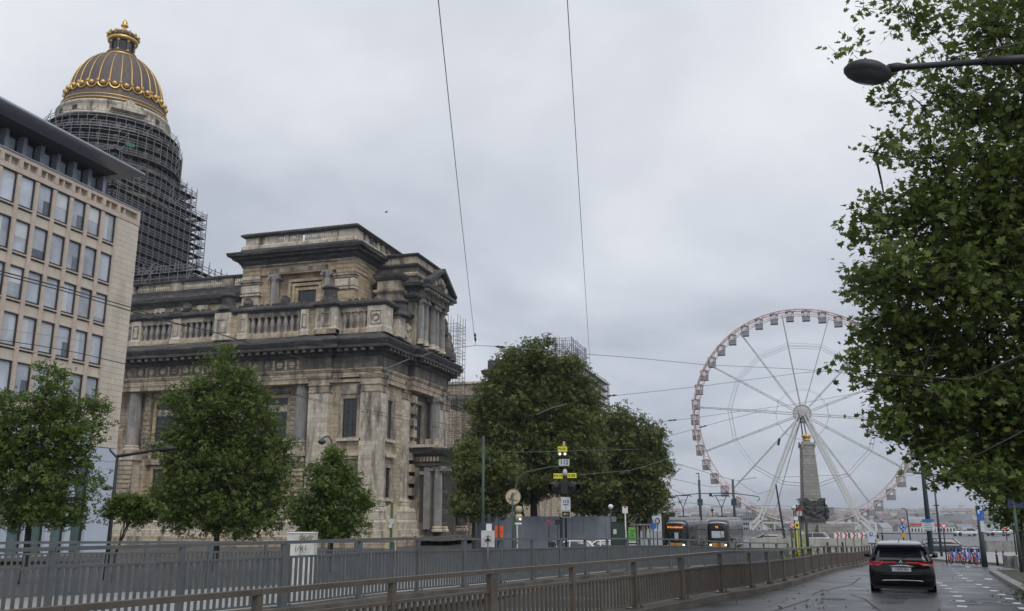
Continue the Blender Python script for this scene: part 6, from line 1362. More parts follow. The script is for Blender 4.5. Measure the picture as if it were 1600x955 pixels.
# people: one skinned body each
def person(label, u, d, h=1.72, top=None, leg=None, rz=None, stride=.15):
    p = base(u, d); R = thing('person', label, 'person', p, YAW if rz is None else rz)
    J = {'pel': (0, 0, .95), 'wai': (0, 0, 1.1), 'che': (0, .0, 1.32), 'nek': (0, 0, 1.48), 'hea': (0, -.01, 1.60), 'crn': (0, 0, 1.70)}
    V = [J['pel'], J['wai'], J['che'], J['nek'], J['hea'], J['crn']]; Rr = [.15, .13, .16, .06, .095, .07]; E_ = [(0, 1), (1, 2), (2, 3), (3, 4), (4, 5)]
    for sx in (-1, 1):
        i = len(V); V += [(sx*.10, 0, .86), (sx*.11, -sx*stride*.5, .5), (sx*.11, -sx*stride, .09), (sx*.12, -sx*stride-.14, .04)]; Rr += [.10, .065, .045, .04]; E_ += [(0, i), (i, i+1), (i+1, i+2), (i+2, i+3)]
        i = len(V); V += [(sx*.2, 0, 1.38), (sx*.25, .02, 1.12), (sx*.26, -.06, .87), (sx*.26, -.08, .78)]; Rr += [.06, .045, .035, .03]; E_ += [(2, i), (i, i+1), (i+1, i+2), (i+2, i+3)]
    me = bpy.data.meshes.new('skeleton'); s_ = h/1.76; me.from_pydata([(x*s_, y*s_, z*s_) for x, y, z in V], E_, []); ob = bpy.data.objects.new('tmp', me); C.objects.link(ob)
    md = ob.modifiers.new('skin', 'SKIN'); sv_ = me.skin_vertices[0].data
    for k, r_ in enumerate(Rr): sv_[k].radius = (r_*s_, r_*s_*(.8 if k in (0, 1, 2) else 1)); sv_[k].use_root = (k == 0)
    ob.modifiers.new('sub', 'SUBSURF').levels = 1; dg = bpy.context.evaluated_depsgraph_get(); m2 = bpy.data.meshes.new_from_object(ob.evaluated_get(dg)); bpy.data.objects.remove(ob)
    m2.materials.clear()
    for m_ in (K['skin'], top or K['cloth'], leg or K['cloth']): m2.materials.append(m_)
    for f in m2.polygons: z = f.center.z/s_; f.material_index = 0 if (z > 1.5 or (abs(f.center.x) > .22*s_ and z < .86)) else (1 if z > .9 else 2)
    b = bpy.data.objects.new('body', m2); C.objects.link(b); b.parent = R
    hr = MB(); hr.smooth = True; hr.lathe((0, .02*s_, 1.60*s_), [(.1*s_, -.02), (.115*s_, .04), (.1*s_, .11), (.05*s_, .15)], 10); hr.build('hair', K['black'], R); return R
person('dark-clothed person standing below the small round sign before the hoarding', 862.5, 69)
person('person in dark clothes crossing near the blue and white parking board', 1376, 118, rz=YAW+1.2, stride=.25)
person('second walker in dark clothes a little left of the crossing person', 1369, 122, h=1.65, rz=YAW+1.4)
person('person in a blue jacket behind the chevron boards', 1323, 132, top=K['bluegrey'])
# tram stop cluster
R, hz, px = stand('street_cabinet', 'tall dark green cabinet at the tram stop left of the lit green poster', 'cabinet', 965.5, 62); b = MB(); b.box(-px(9.5), px(8), -.3, .3, 0, hz(816.5)); b.build('body', K['greencab'], R); b = MB(); b.box(-px(9.7), px(8.3), -.33, .33, hz(816.5), hz(815.5)); b.build('lid', K['blackmetal'], R); b = MB(); b.box(-px(8.3), -px(3.5), -.32, -.3, hz(834.5), hz(827)); b.build('poster', K['offwhite'], R)
R, hz, px = stand('tram_stop_sign', 'white tram stop flag with a red top on a pole above the green cabinet', 'sign', 977, 61); polep(R, hz(795), .05, K['offwhite']); b = MB(); b.box(-px(4.2), px(4), -.04, .04, hz(802), hz(791.5)); f_ = b.build('flag', K['white'], R); b = MB(); b.box(-px(2), px(2), -.05, -.04, hz(794), hz(791.8)); b.build('red_mark', K['red'], f_)
R, hz, px = stand('advertising_panel', 'lit green poster panel at the tram stop shelter', 'advertising panel', 987, 60); b = MB(); b.box(-px(7.4), px(6.6), -.12, .12, hz(850), hz(822.3)); b.build('frame', K['black'], R); b = MB(); b.box(-px(6.2), px(5.2), -.14, -.12, hz(846), hz(824)); p2 = b.build('green_poster', K['greenad'], R); b = MB(); b.box(-px(6.2), px(5.2), -.142, -.13, hz(848), hz(846.2)); b.build('white_strip', K['white'], R)
for k in range(4): b = MB(); b.box(-px(3), px(1+k % 2), -.15, -.14, hz(842-k*4), hz(840.6-k*4)); b.build('printed_line', K['greencab'], p2)
R, hz, px = stand('tram_shelter', 'glass tram shelter with grey frame between the green poster and the waiting trams', 'shelter', 1007, 64)
b = MB(); b.box(-px(13), px(7), -.7, .7, hz(820.5), hz(819)); b.build('roof', K['kerb'], R)
for x in (-12.5, -5, -2.5, 6): b = MB(); b.box(px(x)-.035, px(x)+.035, -.6, -.52, 0, hz(820)); b.build('post', K['kerb'], R)
b = MB(); b.box(-px(12), -px(5.5), .5, .52, .3, hz(822)); b.build('pane', K['lampglass'], R); b = MB(); b.box(-px(3.5), px(.6), -.5, -.3, hz(842), hz(823)); b.build('timetable_case', K['blackmetal'], R); b = MB(); b.box(px(1.6), px(5.2), -.5, -.3, hz(835), hz(826)); b.build('notice', K['offwhite'], R)
for k in range(7):
    R, hz, px = stand('bollard', 'low pale bollard in the row below the tram shelter'+(', nearest the lit green poster' if k == 0 else ''), 'bollard', 997+k*5.2, 66, 'row of pale bollards at the tram stop'); b = MB(); b.tube([(0, 0, 0), (0, 0, .75), (0, 0, .85)], [.07, .07, .03], 8); b.build('shaft', K['offwhite'], R); b = MB(); b.tube([(0, 0, .6), (0, 0, .66)], .075, 8); b.build('band', K['blackmetal'], R)
    R['label'] = ('first', 'second', 'third', 'fourth', 'fifth', 'sixth', 'seventh')[k]+' low pale bollard right of the green poster, in the row below the tram shelter'
R, hz, px = stand('globe_lamp', 'lamp with a pale faceted globe head left of the tram stop flag', 'street lamp', 954.5, 66); polep(R, hz(796), .05, K['blackmetal']); b = MB(); b.smooth = True; b.lathe((0, 0, hz(796)), [(.08, 0), (px(4), px(3.4)), (px(3.4), px(6)), (.05, px(7.6))], 8); b.build('globe', K['white'], R)
R, hz, px = stand('kiosk', 'black kiosk box with a flat top left of the first tram', 'kiosk', 1044, 104); b = MB(); b.box(-px(8), px(8), -1, 1, 0, hz(804)); b.build('body', K['black'], R); b = MB(); b.box(-px(8.5), px(8.5), -1.1, 1.1, hz(804), hz(801)); b.build('roof', K['black'], R)
R, hz, px = stand('sculpture_stand', 'pale banner with a looped black drawing beside the black kiosk', 'banner', 1026, 92); b = MB(); b.box(-px(7), px(7), -.05, .05, hz(830), hz(806)); b.build('panel', K['plate'], R); polep(R, hz(807), .05, K['blackmetal']); b = MB(); n = 16; b.tube([(px(1)+px(3)*cos(2*pi*k/n), -.08, hz(814)+px(4)*sin(2*pi*k/n)) for k in range(n+1)], .05, 4); b.tube([(px(1), -.08, hz(818)), (px(1), -.08, hz(828))], .05, 4); b.build('black_loop', K['ink'], R)
for u, v, d, lb in ((1020, 812, 70, 'round blue road sign on a post between the tram shelter and kiosk'),):
    R, hz, px = stand('road_sign', lb, 'road sign', u, d); polep(R, hz(v), .04, K['blackmetal']); b = MB(); b.disc((0, -.05, hz(822)), (0, 1, 0), px(5), .03, 18); b.build('disc', K['blue'], R); b = MB(); b.box(-px(8), -px(3), -.1, .1, hz(826), hz(810)); b.build('signal_box', K['blackmetal'], R)
# poles behind the trams
for u0, v0, d, r_, lb, ex in ((1095, 750, 116, .20, 'thick dark pole with a thin lamp extension above the left tram', True), (1148, 749, 116, .19, 'thick blue green pole above the right tram', False)):
    R, hz, px = stand('catenary_pole', lb, 'pole', u0, d); polep(R, hz(v0), r_, K['bluegrey'], r_*.75)
    if ex: polep(R, hz(739), .06, K['blackmetal'], .06, 'lamp_extension', z0=hz(v0)); b = MB(); b.bar((-.35, 0, hz(740)), (.05, 0, hz(740)), .1); b.build('lamp_head', K['blackmetal'], R)
    b = MB(); b.box(-.3, .3, -.2, .2, hz(790), hz(780)); b.build('clamp', K['bluegrey'], R)
R, hz, px = stand('street_lamp', 'small dark street lamp between the two tram poles', 'street lamp', 1113.5, 140); polep(R, hz(797), .06, K['blackmetal']); b = MB(); b.lathe((0, 0, hz(799)), [(.12, 0), (.28, .2), (.1, .35)], 8); b.build('lamp_head', K['blackmetal'], R)
R, hz, px = stand('catenary_pole', 'leaning dark grey pole seen between the legs of the wheel on the left', 'pole', 1224, 150); b = MB(); b.tube([(0, 0, 0), (-px(8), 0, hz(757))], [.2, .13], 8); b.build('pole', K['bluegrey'], R)
R, hz, px = stand('hanging_signal', 'small dark box hanging on the tram wires between the pantographs', 'signal', 1112, 104, z=0); b = MB(); b.box(-px(2), px(2), -.1, .1, hz(776), hz(771.5)); b.build('box', K['blackmetal'], R)
# tall poles right of the wheel
R, hz, px = stand('tall_mast', 'tall thick blue grey mast right of the wheel, carrying the white direction plates', 'mast', 1449.5, 84); polep(R, hz(640), .24, K['bluegrey'], .13)
R, hz, px = stand('lighting_column', 'slim blue grey lighting column just right of the tall thick mast', 'street lamp', 1465, 78); polep(R, hz(744), .11, K['bluegrey'], .06); b = MB(); b.bar((-.1, 0, hz(746)), (-.75, 0, hz(744.5)), .12, .08); b.build('lamp_head', K['bluegrey'], R); b = MB(); b.box(-.16, .16, -.16, .16, hz(791), hz(789)); b.build('collar', K['bluegrey'], R)
R, hz, px = stand('street_lamp', 'small curved street lamp left of the white far buildings', 'street lamp', 1419.5, 110); b = MB(); b.tube([(0, 0, 0), (-px(2), 0, hz(800)), (-px(3), 0, hz(796.5)), (-px(6), 0, hz(795))], [.1, .07, .06, .05], 8); b.build('pole', K['bluegrey'], R); b = MB(); b.bar((-px(5), 0, hz(795)), (-px(9), 0, hz(795.3)), .25, .12); b.build('lamp_head', K['bluegrey'], R)
def tri_sign(label, u, d, v0, v1, w_, extra=None, pole_top=None):
    R, hz, px = stand('give_way_sign', label, 'road sign', u, d, group=None); polep(R, hz(v0+2), .045, K['blackmetal']); v = [(-px(w_), hz(v0)), (px(w_), hz(v0)), (0, hz(v1))]
    def tri(sc, y, m_, par, nm):
        cx_, cz_ = 0, (v[0][1]*2+v[2][1])/3; q = MB(); A = [q.vert((cx_+(x-cx_)*sc, y, cz_+(z-cz_)*sc)) for x, z in v]; Bq = [q.vert((cx_+(x-cx_)*sc, y+.03, cz_+(z-cz_)*sc)) for x, z in v]; q.face(A); q.face(Bq[::-1])
        for k in range(3): q.face((A[k], Bq[k], Bq[(k+1) % 3], A[(k+1) % 3]))
        return q.build(nm, m_, par)
    t_ = tri(1, -.08, K['red'], R, 'triangle'); tri(.62, -.1, K['white'], t_, 'white_field'); return R, hz, px
R, hz, px = tri_sign('give way sign above a round blue roundabout sign, right of the wheel', 1408.5, 62, 810.5, 817.5, 4.6)
b = MB(); b.disc((0, -.05, hz(824)), (0, 1, 0), px(5), .03, 20); q = b.build('blue_disc', K['blue'], R); b = MB()
for k in range(3): a = 2*pi*k/3; b.tube([(px(2.9)*cos(a+i*.3), -.08, hz(824)+px(2.9)*sin(a+i*.3)) for i in range(6)], [.03, .03, .03, .03, .06, .005], 4)
b.build('white_arrows', K['white'], q); b = MB(); b.box(-px(2.6), px(2.6), -.1, .0, hz(840), hz(833)); b.build('yellow_box', K['orange'] if False else mat('amber_box', (.65, .33, .03), .5), R)
tri_sign('larger give way sign on a dark post above the blue and red hire bikes', 1472, 64, 818.5, 828, 6.4)
R, hz, px = stand('direction_sign', 'stack of white direction plates under a dark blue top plate on the tall mast', 'sign', 1449.5, 83); 
b = MB(); b.box(-px(9), px(7.6), -.10, -.04, hz(815.5), hz(811.2)); b.build('blue_plate', K['blue'], R)
for k in range(4): b = MB(); b.box(-px(10+(k % 2)), px(8), -.10, -.04, hz(819.6+k*3.1), hz(816.8+k*3.1)); q = b.build('white_plate', K['plate'], R); b = MB(); b.box(-px(8), px(5), -.105, -.1, hz(818.7+k*3.1), hz(817.9+k*3.1)); b.build('lettering_line', K['bluegrey'], q)
b = MB(); b.bar((0, -.03, hz(812)), (0, -.03, hz(830)), .06); b.build('bracket', K['bluegrey'], R)
# parking board near the chevrons
R, hz, px = stand('parking_board', 'white board with a small blue parking square beside the chevron boards', 'sign', 1358.5, 74); b = MB(); b.box(-px(5.8), px(5.8), -.05, .05, hz(848), hz(829.5)); b.build('board', K['plate'], R); b = MB(); b.box(-px(2.6), px(2.2), -.07, -.05, hz(838), hz(832)); q = b.build('blue_square', K['blue'], R); lettering('P', .25, q, (0, -.075, hz(835)), K['white'], bold=True); b = MB(); b.box(-px(4.5), px(4.5), -.06, .06, hz(850.5), hz(848)); b.build('blue_base', K['blue'], R); polep(R, hz(848), .05, K['blackmetal'])
# blue P sign at right
R, hz, px = stand('parking_sign', 'blue parking sign with a white P on the thick dark post under the plane tree', 'road sign', 1530, 57)
b = MB(); b.smooth = True; b.tube([(0, 0, 0), (0, 0, hz(792))], [.17, .13], 10); b.build('pole', K['greenpole'], R)
b = MB(); b.box(-px(5.5), px(6), -.16, -.12, hz(806), hz(790)); q = b.build('blue_panel', K['blue'], R); lettering('P', .62, q, (-px(.2), -.175, hz(797.5)), K['white'], bold=True)
b = MB(); b.box(-px(4.8), px(5.4), -.15, -.12, hz(813.5), hz(806.5)); b.build('lower_panel', K['blue'], R); b = MB(); b.box(-px(1.5), px(4.2), -.15, -.12, hz(831), hz(814)); b.build('grey_label', K['plate'], R)
b = MB(); b.disc((-px(8), -.1, hz(799)), (0, 1, 0), px(4.2), .03, 18); b.build('side_disc', K['beige'], R); b = MB(); b.disc((-px(8.5), -.1, hz(809)), (0, 1, 0), px(3.6), .03, 18); b.build('side_disc', K['offwhite'], R)
# dark blue plate on the near trunk
R, hz, px = stand('street_sign', 'dark blue plate fixed on a green pole beside the right-hand trunk', 'sign', 1586, 40); b = MB(); b.box(-px(9), px(14), -.05, -.02, hz(794), hz(781)); b.build('plate', mat('dark_blue_plate', (.02, .03, .09), .5), R); polep(R, hz(783), .07, K['greenpole'])
# no entry sign far right and pole
R, hz, px = stand('no_entry_sign', 'red no entry sign in front of the far white houses under the plane tree', 'road sign', 1569, 100); polep(R, hz(818), .05, K['blackmetal']); b = MB(); b.disc((0, -.05, hz(824)), (0, 1, 0), px(3.6), .03, 18); q = b.build('disc', K['red'], R); b = MB(); b.box(-px(2.4), px(2.4), -.08, -.06, hz(824.8), hz(823.2)); b.build('white_bar', K['white'], q)
R, hz, px = stand('street_pole', 'thin dark pole right of the red no entry sign', 'pole', 1581, 60); polep(R, hz(800), .05, K['blackmetal'], .04)
# chevrons
for k, u in enumerate((1305.5, 1318, 1331, 1343)):
    nm = ('leftmost', 'second from the left', 'third from the left', 'rightmost')[k]
    R, hz, px = stand('chevron_board', f'red and white chevron board, {nm} of the four before the wheel', 'road sign', u, 84, 'chevron boards at the roundabout'); w_ = 4.4+.3*(k == 3)
    b = MB(); b.box(-px(w_), px(w_), -.03, .03, hz(841), hz(832.4)); q = b.build('board', K['white'], R); b = MB(); zc = hz(836.7); h_ = px(4.1)
    pts = [(-px(1.8), h_), (px(.8), h_), (px(3.6), 0), (px(.8), -h_), (-px(1.8), -h_), (px(.9), 0)]
    A = [b.vert((x, -.05, zc+z)) for x, z in pts]; b.face((A[0], A[5], A[2], A[1])); b.face((A[5], A[4], A[3], A[2])); b.build('red_chevron', K['red'], q); polep(R, hz(841), .035, K['blackmetal'])
for k, u in enumerate((1289.5, 1313)):
    R, hz, px = stand('bollard', ('short black bollard on the pale wall left of the chevron boards', 'short black bollard under the chevron boards')[k], 'bollard', u, 82); b = MB(); b.tube([(0, 0, 0), (0, 0, hz(845.5))], .09, 8); b.build('shaft', K['blackmetal'], R); b = MB(); b.tube([(0, 0, hz(847)), (0, 0, hz(846.2))], .1, 8); b.build('white_band', K['white'], R)
# roundabout walls
seg('low_wall', 'low pale wall of the roundabout behind the chevron boards', 'wall', 1170, 1372, 88, 86, 841, None, mat('pale_render_wall', (.42, .41, .38), .8, var=.12, stain=((.2, .19, .17), .5, .8, (1, 1, .4)), sscale=.6), th=.4, pieces=14)
seg('low_wall', 'long low balustrade wall at the edge of the terrace, before the lower town', 'wall', 1160, 1300, 190, 190, 829, None, K['kerb'], th=.4, pieces=12)
seg('low_wall', 'dark parapet at the terrace edge behind the cars on the right', 'wall', 1372, 1640, 200, 200, 833.2, None, K['concrete'], th=.5, pieces=20)
# signs by the planting
R, hz, px = stand('no_left_turn_sign', 'round red-rimmed sign and yellow square on dark posts beside the planting, before the memorial', 'road sign', 1237, 62)
for x in (-2, 4): polep(R, hz(826), .06, K['bluegrey'], name='post', x=px(x))
b = MB(); b.disc((-px(1.2), -.06, hz(821.3)), (0, 1, 0), px(4.6), .03, 20); q = b.build('red_ring', K['red'], R); b = MB(); b.disc((-px(1.2), -.08, hz(821.3)), (0, 1, 0), px(3.1), .02, 20); b.build('white_field', K['white'], q); b = MB(); b.bar((-px(3.4), -.1, hz(819.3)), (px(1.2), -.1, hz(823.3)), .07, .01); b.build('stroke', K['ink'], q)
b = MB(); b.box(px(3.6), px(10), -.06, -.03, hz(824.5), hz(817)); q = b.build('yellow_square', K['yellow'], R); b = MB(); b.disc((px(6.8), -.07, hz(820.7)), (0, 1, 0), px(2), .01, 8); b.build('black_symbol', K['ink'], q)
R, hz, px = stand('information_sign', 'white sign with a red top left of the sculpture group', 'sign', 1249, 66); b = MB(); b.box(-px(4), px(4), -.04, .04, hz(806), hz(799)); b.build('white_panel', K['offwhite'], R); b = MB(); b.box(-px(2), px(4), -.04, .04, hz(798.6), hz(796)); b.build('red_panel', K['red'], R); polep(R, hz(799), .05, K['blackmetal'])
R, hz, px = stand('globe_lamp', 'old street lamp with a pale top left of the memorial', 'street lamp', 1241, 68); polep(R, hz(799), .05, K['blackmetal']); b = MB(); b.lathe((0, 0, hz(799)), [(.06, 0), (px(3), px(3)), (px(4.2), px(5)), (px(2.4), px(7.5)), (.05, px(9.5))], 8); b.build('lantern', K['offwhite'], R); b = MB(); b.box(-px(1), px(5), -.1, .1, hz(813), hz(807)); b.build('white_box', K['white'], R)
R, hz, px = stand('poster_column', 'yellow green poster column behind the planting before the memorial', 'advertising column', 1249, 70); b = MB(); b.box(-px(9), -px(5.5), -.2, .2, 0, hz(829)); b.build('yellow_edge', K['yellow'], R); b = MB(); b.box(-px(5.4), px(7), -.25, .25, 0, hz(828)); b.build('panel', mat('faded_green_poster', (.27, .31, .16), .6, var=.25, scale=4), R); b = MB(); b.box(-px(3), px(4), -.27, -.25, hz(835), hz(831)); b.build('printed_band', K['offwhite'], R)
R, hz, px = stand('catenary_pole', 'dark pole right of the green poster column', 'pole', 1259, 64); polep(R, hz(812), .1, K['blackmetal'])
bush('low green shrubs growing around the signs before the memorial', 1256, 848, 58, 1.6, .95, 900, K['leaf2'])
bush('grass tuft on the kerb island at the right edge', 1597, 930, 24, .5, .35, 260, K['leaf2'], lsz=.09)
# hire bikes
def bikething(label, u, d, rz):
    p = base(u, d); R = thing('hire_bicycle', label, 'bicycle', (p.x, p.y, p.z+.12), rz, 'blue and red hire bikes at the kerb')
    for x in (-.55, .55):
        b = MB(); n = 20; b.tube([(x+.33*cos(2*pi*k/n), 0, .34+.33*sin(2*pi*k/n)) for k in range(n+1)], .032, 6, False); w_ = b.build('wheel', K['tyre'], R); b = MB(); b.tube([(x+.37*cos(.2+2.4*k/8), 0, .34+.37*sin(.2+2.4*k/8)) for k in range(9)], .045, 6); b.disc((x, 0, .34), (0, 1, 0), .17, .03, 14); b.build('red_wheel_guard', K['redplastic'], w_)
    b = MB(); b.tube([(-.55, 0, .34), (-.1, 0, .32), (.3, 0, .5), (.45, 0, .95)], [.04, .07, .06, .05], 7); b.tube([(-.1, 0, .32), (-.25, 0, .9)], .045, 7); b.tube([(.55, 0, .34), (.43, 0, .98)], .04, 7); b.tube([(-.75, 0, .72), (-.3, 0, .74), (-.55, 0, .38)], .035, 6); b.box(-.8, -.35, -.1, .1, .60, .70); b.build('frame', K['blueplastic'], R)
    b = MB(); b.box(-.38, -.12, -.08, .08, .9, .97); b.build('saddle', K['black'], R); b = MB(); b.tube([(.36, -.3, 1.08), (.43, -.1, 1.03), (.43, .1, 1.03), (.36, .3, 1.08)], .025, 6); b.box(.48, .72, -.17, .17, .72, .95); b.build('handlebar', K['black'], R)
for k, (u, d, rz, lb) in enumerate(((1484, 60, YAW+.75, 'blue hire bicycle with red wheels, leftmost of the row at the kerb'), (1504, 59, YAW+.7, 'blue hire bicycle with red wheels, in the middle of the row at the kerb'), (1522, 58, YAW+.8, 'blue hire bicycle with red wheels, nearest the parking sign post'))): bikething(lb, u, d, rz)
R, hz, px = stand('hire_scooter', 'green and black hire scooter standing behind the blue bikes', 'scooter', 1519, 64); b = MB(); b.bar((-.5, 0, .15), (.3, 0, .15), .14, .05); b.tube([(.35, 0, .15), (.5, 0, 1.1)], .03, 6); b.tube([(.5, -.2, 1.1), (.5, .2, 1.1)], .02, 6); b.build('frame', mat('bright_green_paint', (.15, .5, .08), .4), R); 
for x in (-.5, .38): b = MB(); b.disc((x, 0, .12), (0, 1, 0), .12, .05, 12); b.build('wheel', K['tyre'], R)
# bollards and grey boxes at right
for k, (u, d, w_, lb) in enumerate(((1568.5, 49, .17, 'left one of the two grey concrete blocks by the trunk'), (1583.5, 48.5, .17, 'right one of the two grey concrete blocks by the trunk'))):
    R, hz, px = stand('concrete_block', lb, 'bollard', u, d, 'grey concrete blocks by the trunk', z=base(u, d).z+.12); b = MB(); b.box(-px(5.5), px(4.5), -.2, .2, 0, .58); b.build('body', K['kerb'], R); b = MB(); b.box(-px(5.2), px(4.2), -.18, .18, .58, .61); b.build('top', K['plate'], R)
for u, d, lb in ((1550, 54, 'thin dark bollard right of the parking sign post'), (1560.5, 55, 'thin dark bollard just left of the grey concrete blocks'), (1443, 52, 'thin dark bollard at the kerb below the direction sign')):
    R, hz, px = stand('bollard', lb, 'bollard', u, d, z=base(u, d).z+.1); b = MB(); b.smooth = True; b.tube([(0, 0, 0), (0, 0, .8), (0, 0, .88)], [.06, .055, .02], 10); b.build('shaft', K['blackmetal'], R); b = MB(); b.tube([(0, 0, .66), (0, 0, .71)], .062, 10); b.build('band', K['offwhite'], R)
seg('low_wall', 'pale raised planter wall behind the bollards at the right', 'wall', 1535, 1600, 90, 90, 845, None, K['kerb'], th=.4, pieces=5)
# near street lamp arm from the right
R, hz, px = stand('street_lamp', 'large oval black street lamp head on a long arm reaching in from the upper right', 'street lamp', 2120, 13.2)
def lp(u, v, dd=0): p = at(u, v, 13.2+dd); q = p-R.location; c_, s_ = cos(-YAW), sin(-YAW); return Vector((q.x*c_-q.y*s_, q.x*s_+q.y*c_, q.z))
b = MB(); b.smooth = True; b.tube([(0, 0, 0), (0, 0, 3), lp(2120, 60)], [.11, .09, .07], 12); b.build('pole', K['blackmetal'], R)
b = MB(); b.smooth = True; b.tube([lp(2120, 52), lp(1760, 82), lp(1600, 93), lp(1540, 96)], [.085, .085, .082, .075], 12); b.tube([lp(1540, 96), lp(1412, 105), lp(1380, 107)], [.05, .05, .045], 10); b.build('arm', K['blackmetal'], R)
b = MB(); b.tube([lp(1478, 92), lp(1520, 84), lp(1600, 66), lp(1760, 30)], .012, 5); b.build('stay_cable', K['wire'], R)
c_ = lp(1356, 112); n = 24; hd = MB(); hd.smooth = True; prof = [(.02, .135), (.55, .125), (.85, .07), (1.0, 0), (.97, -.05)]
rg = []
for r_, z in prof: rg.append([hd.vert((c_.x+.385*r_*cos(2*pi*j/n), c_.y+.2*r_*sin(2*pi*j/n)-z*.5, c_.z+z-.06*r_*cos(2*pi*j/n))) for j in range(n)])
for a, b_ in zip(rg, rg[1:]):
    for j in range(n): hd.face((a[j], a[(j+1) % n], b_[(j+1) % n], b_[j]))
hd.face(rg[0]); hh = hd.build('lamp_head', K['blackmetal'], R)
gl = MB(); gl.smooth = True; rg = []
for r_, z in ((.95, -.05), (.85, -.1), (.55, -.15), (.1, -.17)): rg.append([gl.vert((c_.x+.385*r_*cos(2*pi*j/n), c_.y+.2*r_*sin(2*pi*j/n)-z*.4, c_.z+z-.06*r_*cos(2*pi*j/n))) for j in range(n)])
for a, b_ in zip(rg, rg[1:]):
    for j in range(n): gl.face((a[j], b_[j], b_[(j+1) % n], a[(j+1) % n]))
gl.face(rg[-1]); gl.build('lamp_glass', K['lampglass'], hh)
b = MB(); b.smooth = True; b.tube([lp(1388, 107), lp(1402, 105), lp(1414, 104.5)], [.07, .075, .05], 10); b.build('arm_joint', K['blackmetal'], hh); b = MB(); b.tube([lp(1352, 97), lp(1352, 91)], .02, 6); b.build('light_sensor', K['black'], hh)

# ------------------------------------------------------------------ overhead wires
def wire(label, pts, r=.012, m_='wire', ins=()):
    P = [at(*p) for p in pts]
    if len(P) == 2: a0, b0 = P; a0 = a0+(a0-b0)*.35; P = [a0.lerp(b0, k/16)-Vector((0, 0, .35*4*(k/16)*(1-k/16))) for k in range(17)]
    R = thing('overhead_wire', label, 'wire', P[0]); b = MB(P[0]); b.tube(P, r, 4); b.build('cable', K[m_], R)
    for (u, v, d, u2, v2) in ins: b = MB(P[0]); a_, c_ = at(u, v, d), at(u2, v2, d); b.tube([a_, a_.lerp(c_, .3), a_.lerp(c_, .5), a_.lerp(c_, .7), c_], [.02, .07, .03, .07, .02], 6); b.build('insulator', K['wire'], R)
    return R
wire('long cable dropping from the top edge to the junction left of the big tree', [(645, -420, 9.5), (743, 540, 44)], .011, ins=[(742, 520, 42, 743, 534)])
wire('long pale cable dropping from the top edge to the far scaffolding', [(862, -420, 9.5), (924, 600, 56)], .011, 'palewire')
wire('span wire running right from the junction over the big tree to the wheel', [(700, 545, 60), (743, 540, 44), (790, 542, 46), (900, 552, 50), (1000, 560, 54), (1100, 570, 58), (1250, 577, 62), (1400, 590, 68)], .017, 'palewire', [(774, 541.5, 45, 790, 543)])
wire('span wire rising right from the smaller tree across the upper wheel', [(944, 620, 60), (1030, 611, 62), (1100, 603, 64), (1250, 583, 68), (1400, 572, 72)], .019, 'palewire', [(948, 619, 60, 964, 617.5)])
wire('faint wire across the wheel left of the hub', [(1018, 661, 70), (1080, 654, 72), (1140, 645, 74), (1240, 632, 78), (1420, 600, 84)], .02, 'palewire', [(1043, 657.5, 71, 1058, 656)])
wire('faint wire with an insulator crossing a left gondola', [(1036, 684, 74), (1090, 669, 76), (1140, 655, 78), (1200, 640, 80)], .02, 'palewire', [(1093, 668, 76, 1105, 665)])
wire('upper one of the thick double cables crossing the office facade', [(-10, 421, 26), (100, 450, 30), (210, 482, 35), (270, 504, 38), (330, 518, 41), (430, 549, 47), (520, 573, 52), (598, 585, 56)], .024)
wire('lower thick cable just below its twin across the office facade', [(-10, 426, 26), (100, 455, 30), (210, 488, 35), (290, 510, 39)], .022)
wire('dark cable crossing the office windows and the palace frieze', [(-10, 530, 28), (60, 540, 31), (120, 551, 33), (205, 571, 37), (300, 585, 41), (428, 608, 47), (500, 626, 51), (580, 642, 56), (640, 652, 60), (740, 671, 68), (850, 694, 76)], .016)
wire('second cable running just below the first across the palace window bay', [(428, 609, 47), (500, 628.5, 51), (580, 646, 56), (650, 660, 61), (740, 683, 68), (870, 712, 78), (985, 722, 88)], .014)
wire('thin grey wire crossing the middle office windows', [(-10, 513, 28), (80, 525, 31), (130, 533, 33)], .008, 'palewire')
wire('black feeder cable hooked along the palace below its cornice', [(394, 598, 46), (400, 582, 46.5), (409, 575, 47), (450, 571.5, 49), (492, 570, 51), (520, 566, 52), (560, 566, 53), (588, 563, 54), (597, 565, 54.5), (600, 576, 55), (599, 582, 55)], .022, ins=[(599, 576, 55, 600, 584)])
wire('pale registration arm under the palace cornice corner', [(600, 577, 55), (620, 569, 55), (640, 561, 55)], .035, 'palewire')
wire('second registration arm over the palace side cornice', [(658, 557, 58), (666, 554, 58), (672, 552, 58)], .04, 'palewire')
wire('brown registration arm above the tall pointed tree', [(408, 600, 46), (428, 589, 46), (446, 581, 46)], .028, 'palewire')
wire('registration arm with pale rod in front of the big tree', [(838, 648, 58), (860, 638, 58), (886, 631, 58)], .028, 'palewire')
wire('short pale wire segment against the lower part of the big tree', [(790, 706, 60), (820, 706.5, 60), (1000, 702, 76)], .015, 'palewire')
wire('wire in front of the right-hand tree with pale rod', [(905, 742, 70), (985, 735, 80), (1010, 728, 84), (1046, 716, 90)], .02, 'palewire')
wire('upper contact wire above the tram pantographs', [(1045, 721, 90), (1104, 738.5, 96), (1140, 749, 100), (1152, 751, 104)], .028, 'palewire')
wire('second contact wire above the left tram', [(1046, 747, 90), (1090, 757, 96), (1112, 761, 100), (1145, 757, 108)], .028, 'palewire')
wire('third contact wire dropping to the left pantograph', [(1044, 762, 90), (1062, 770, 96), (1080, 776, 104)], .022, 'palewire')
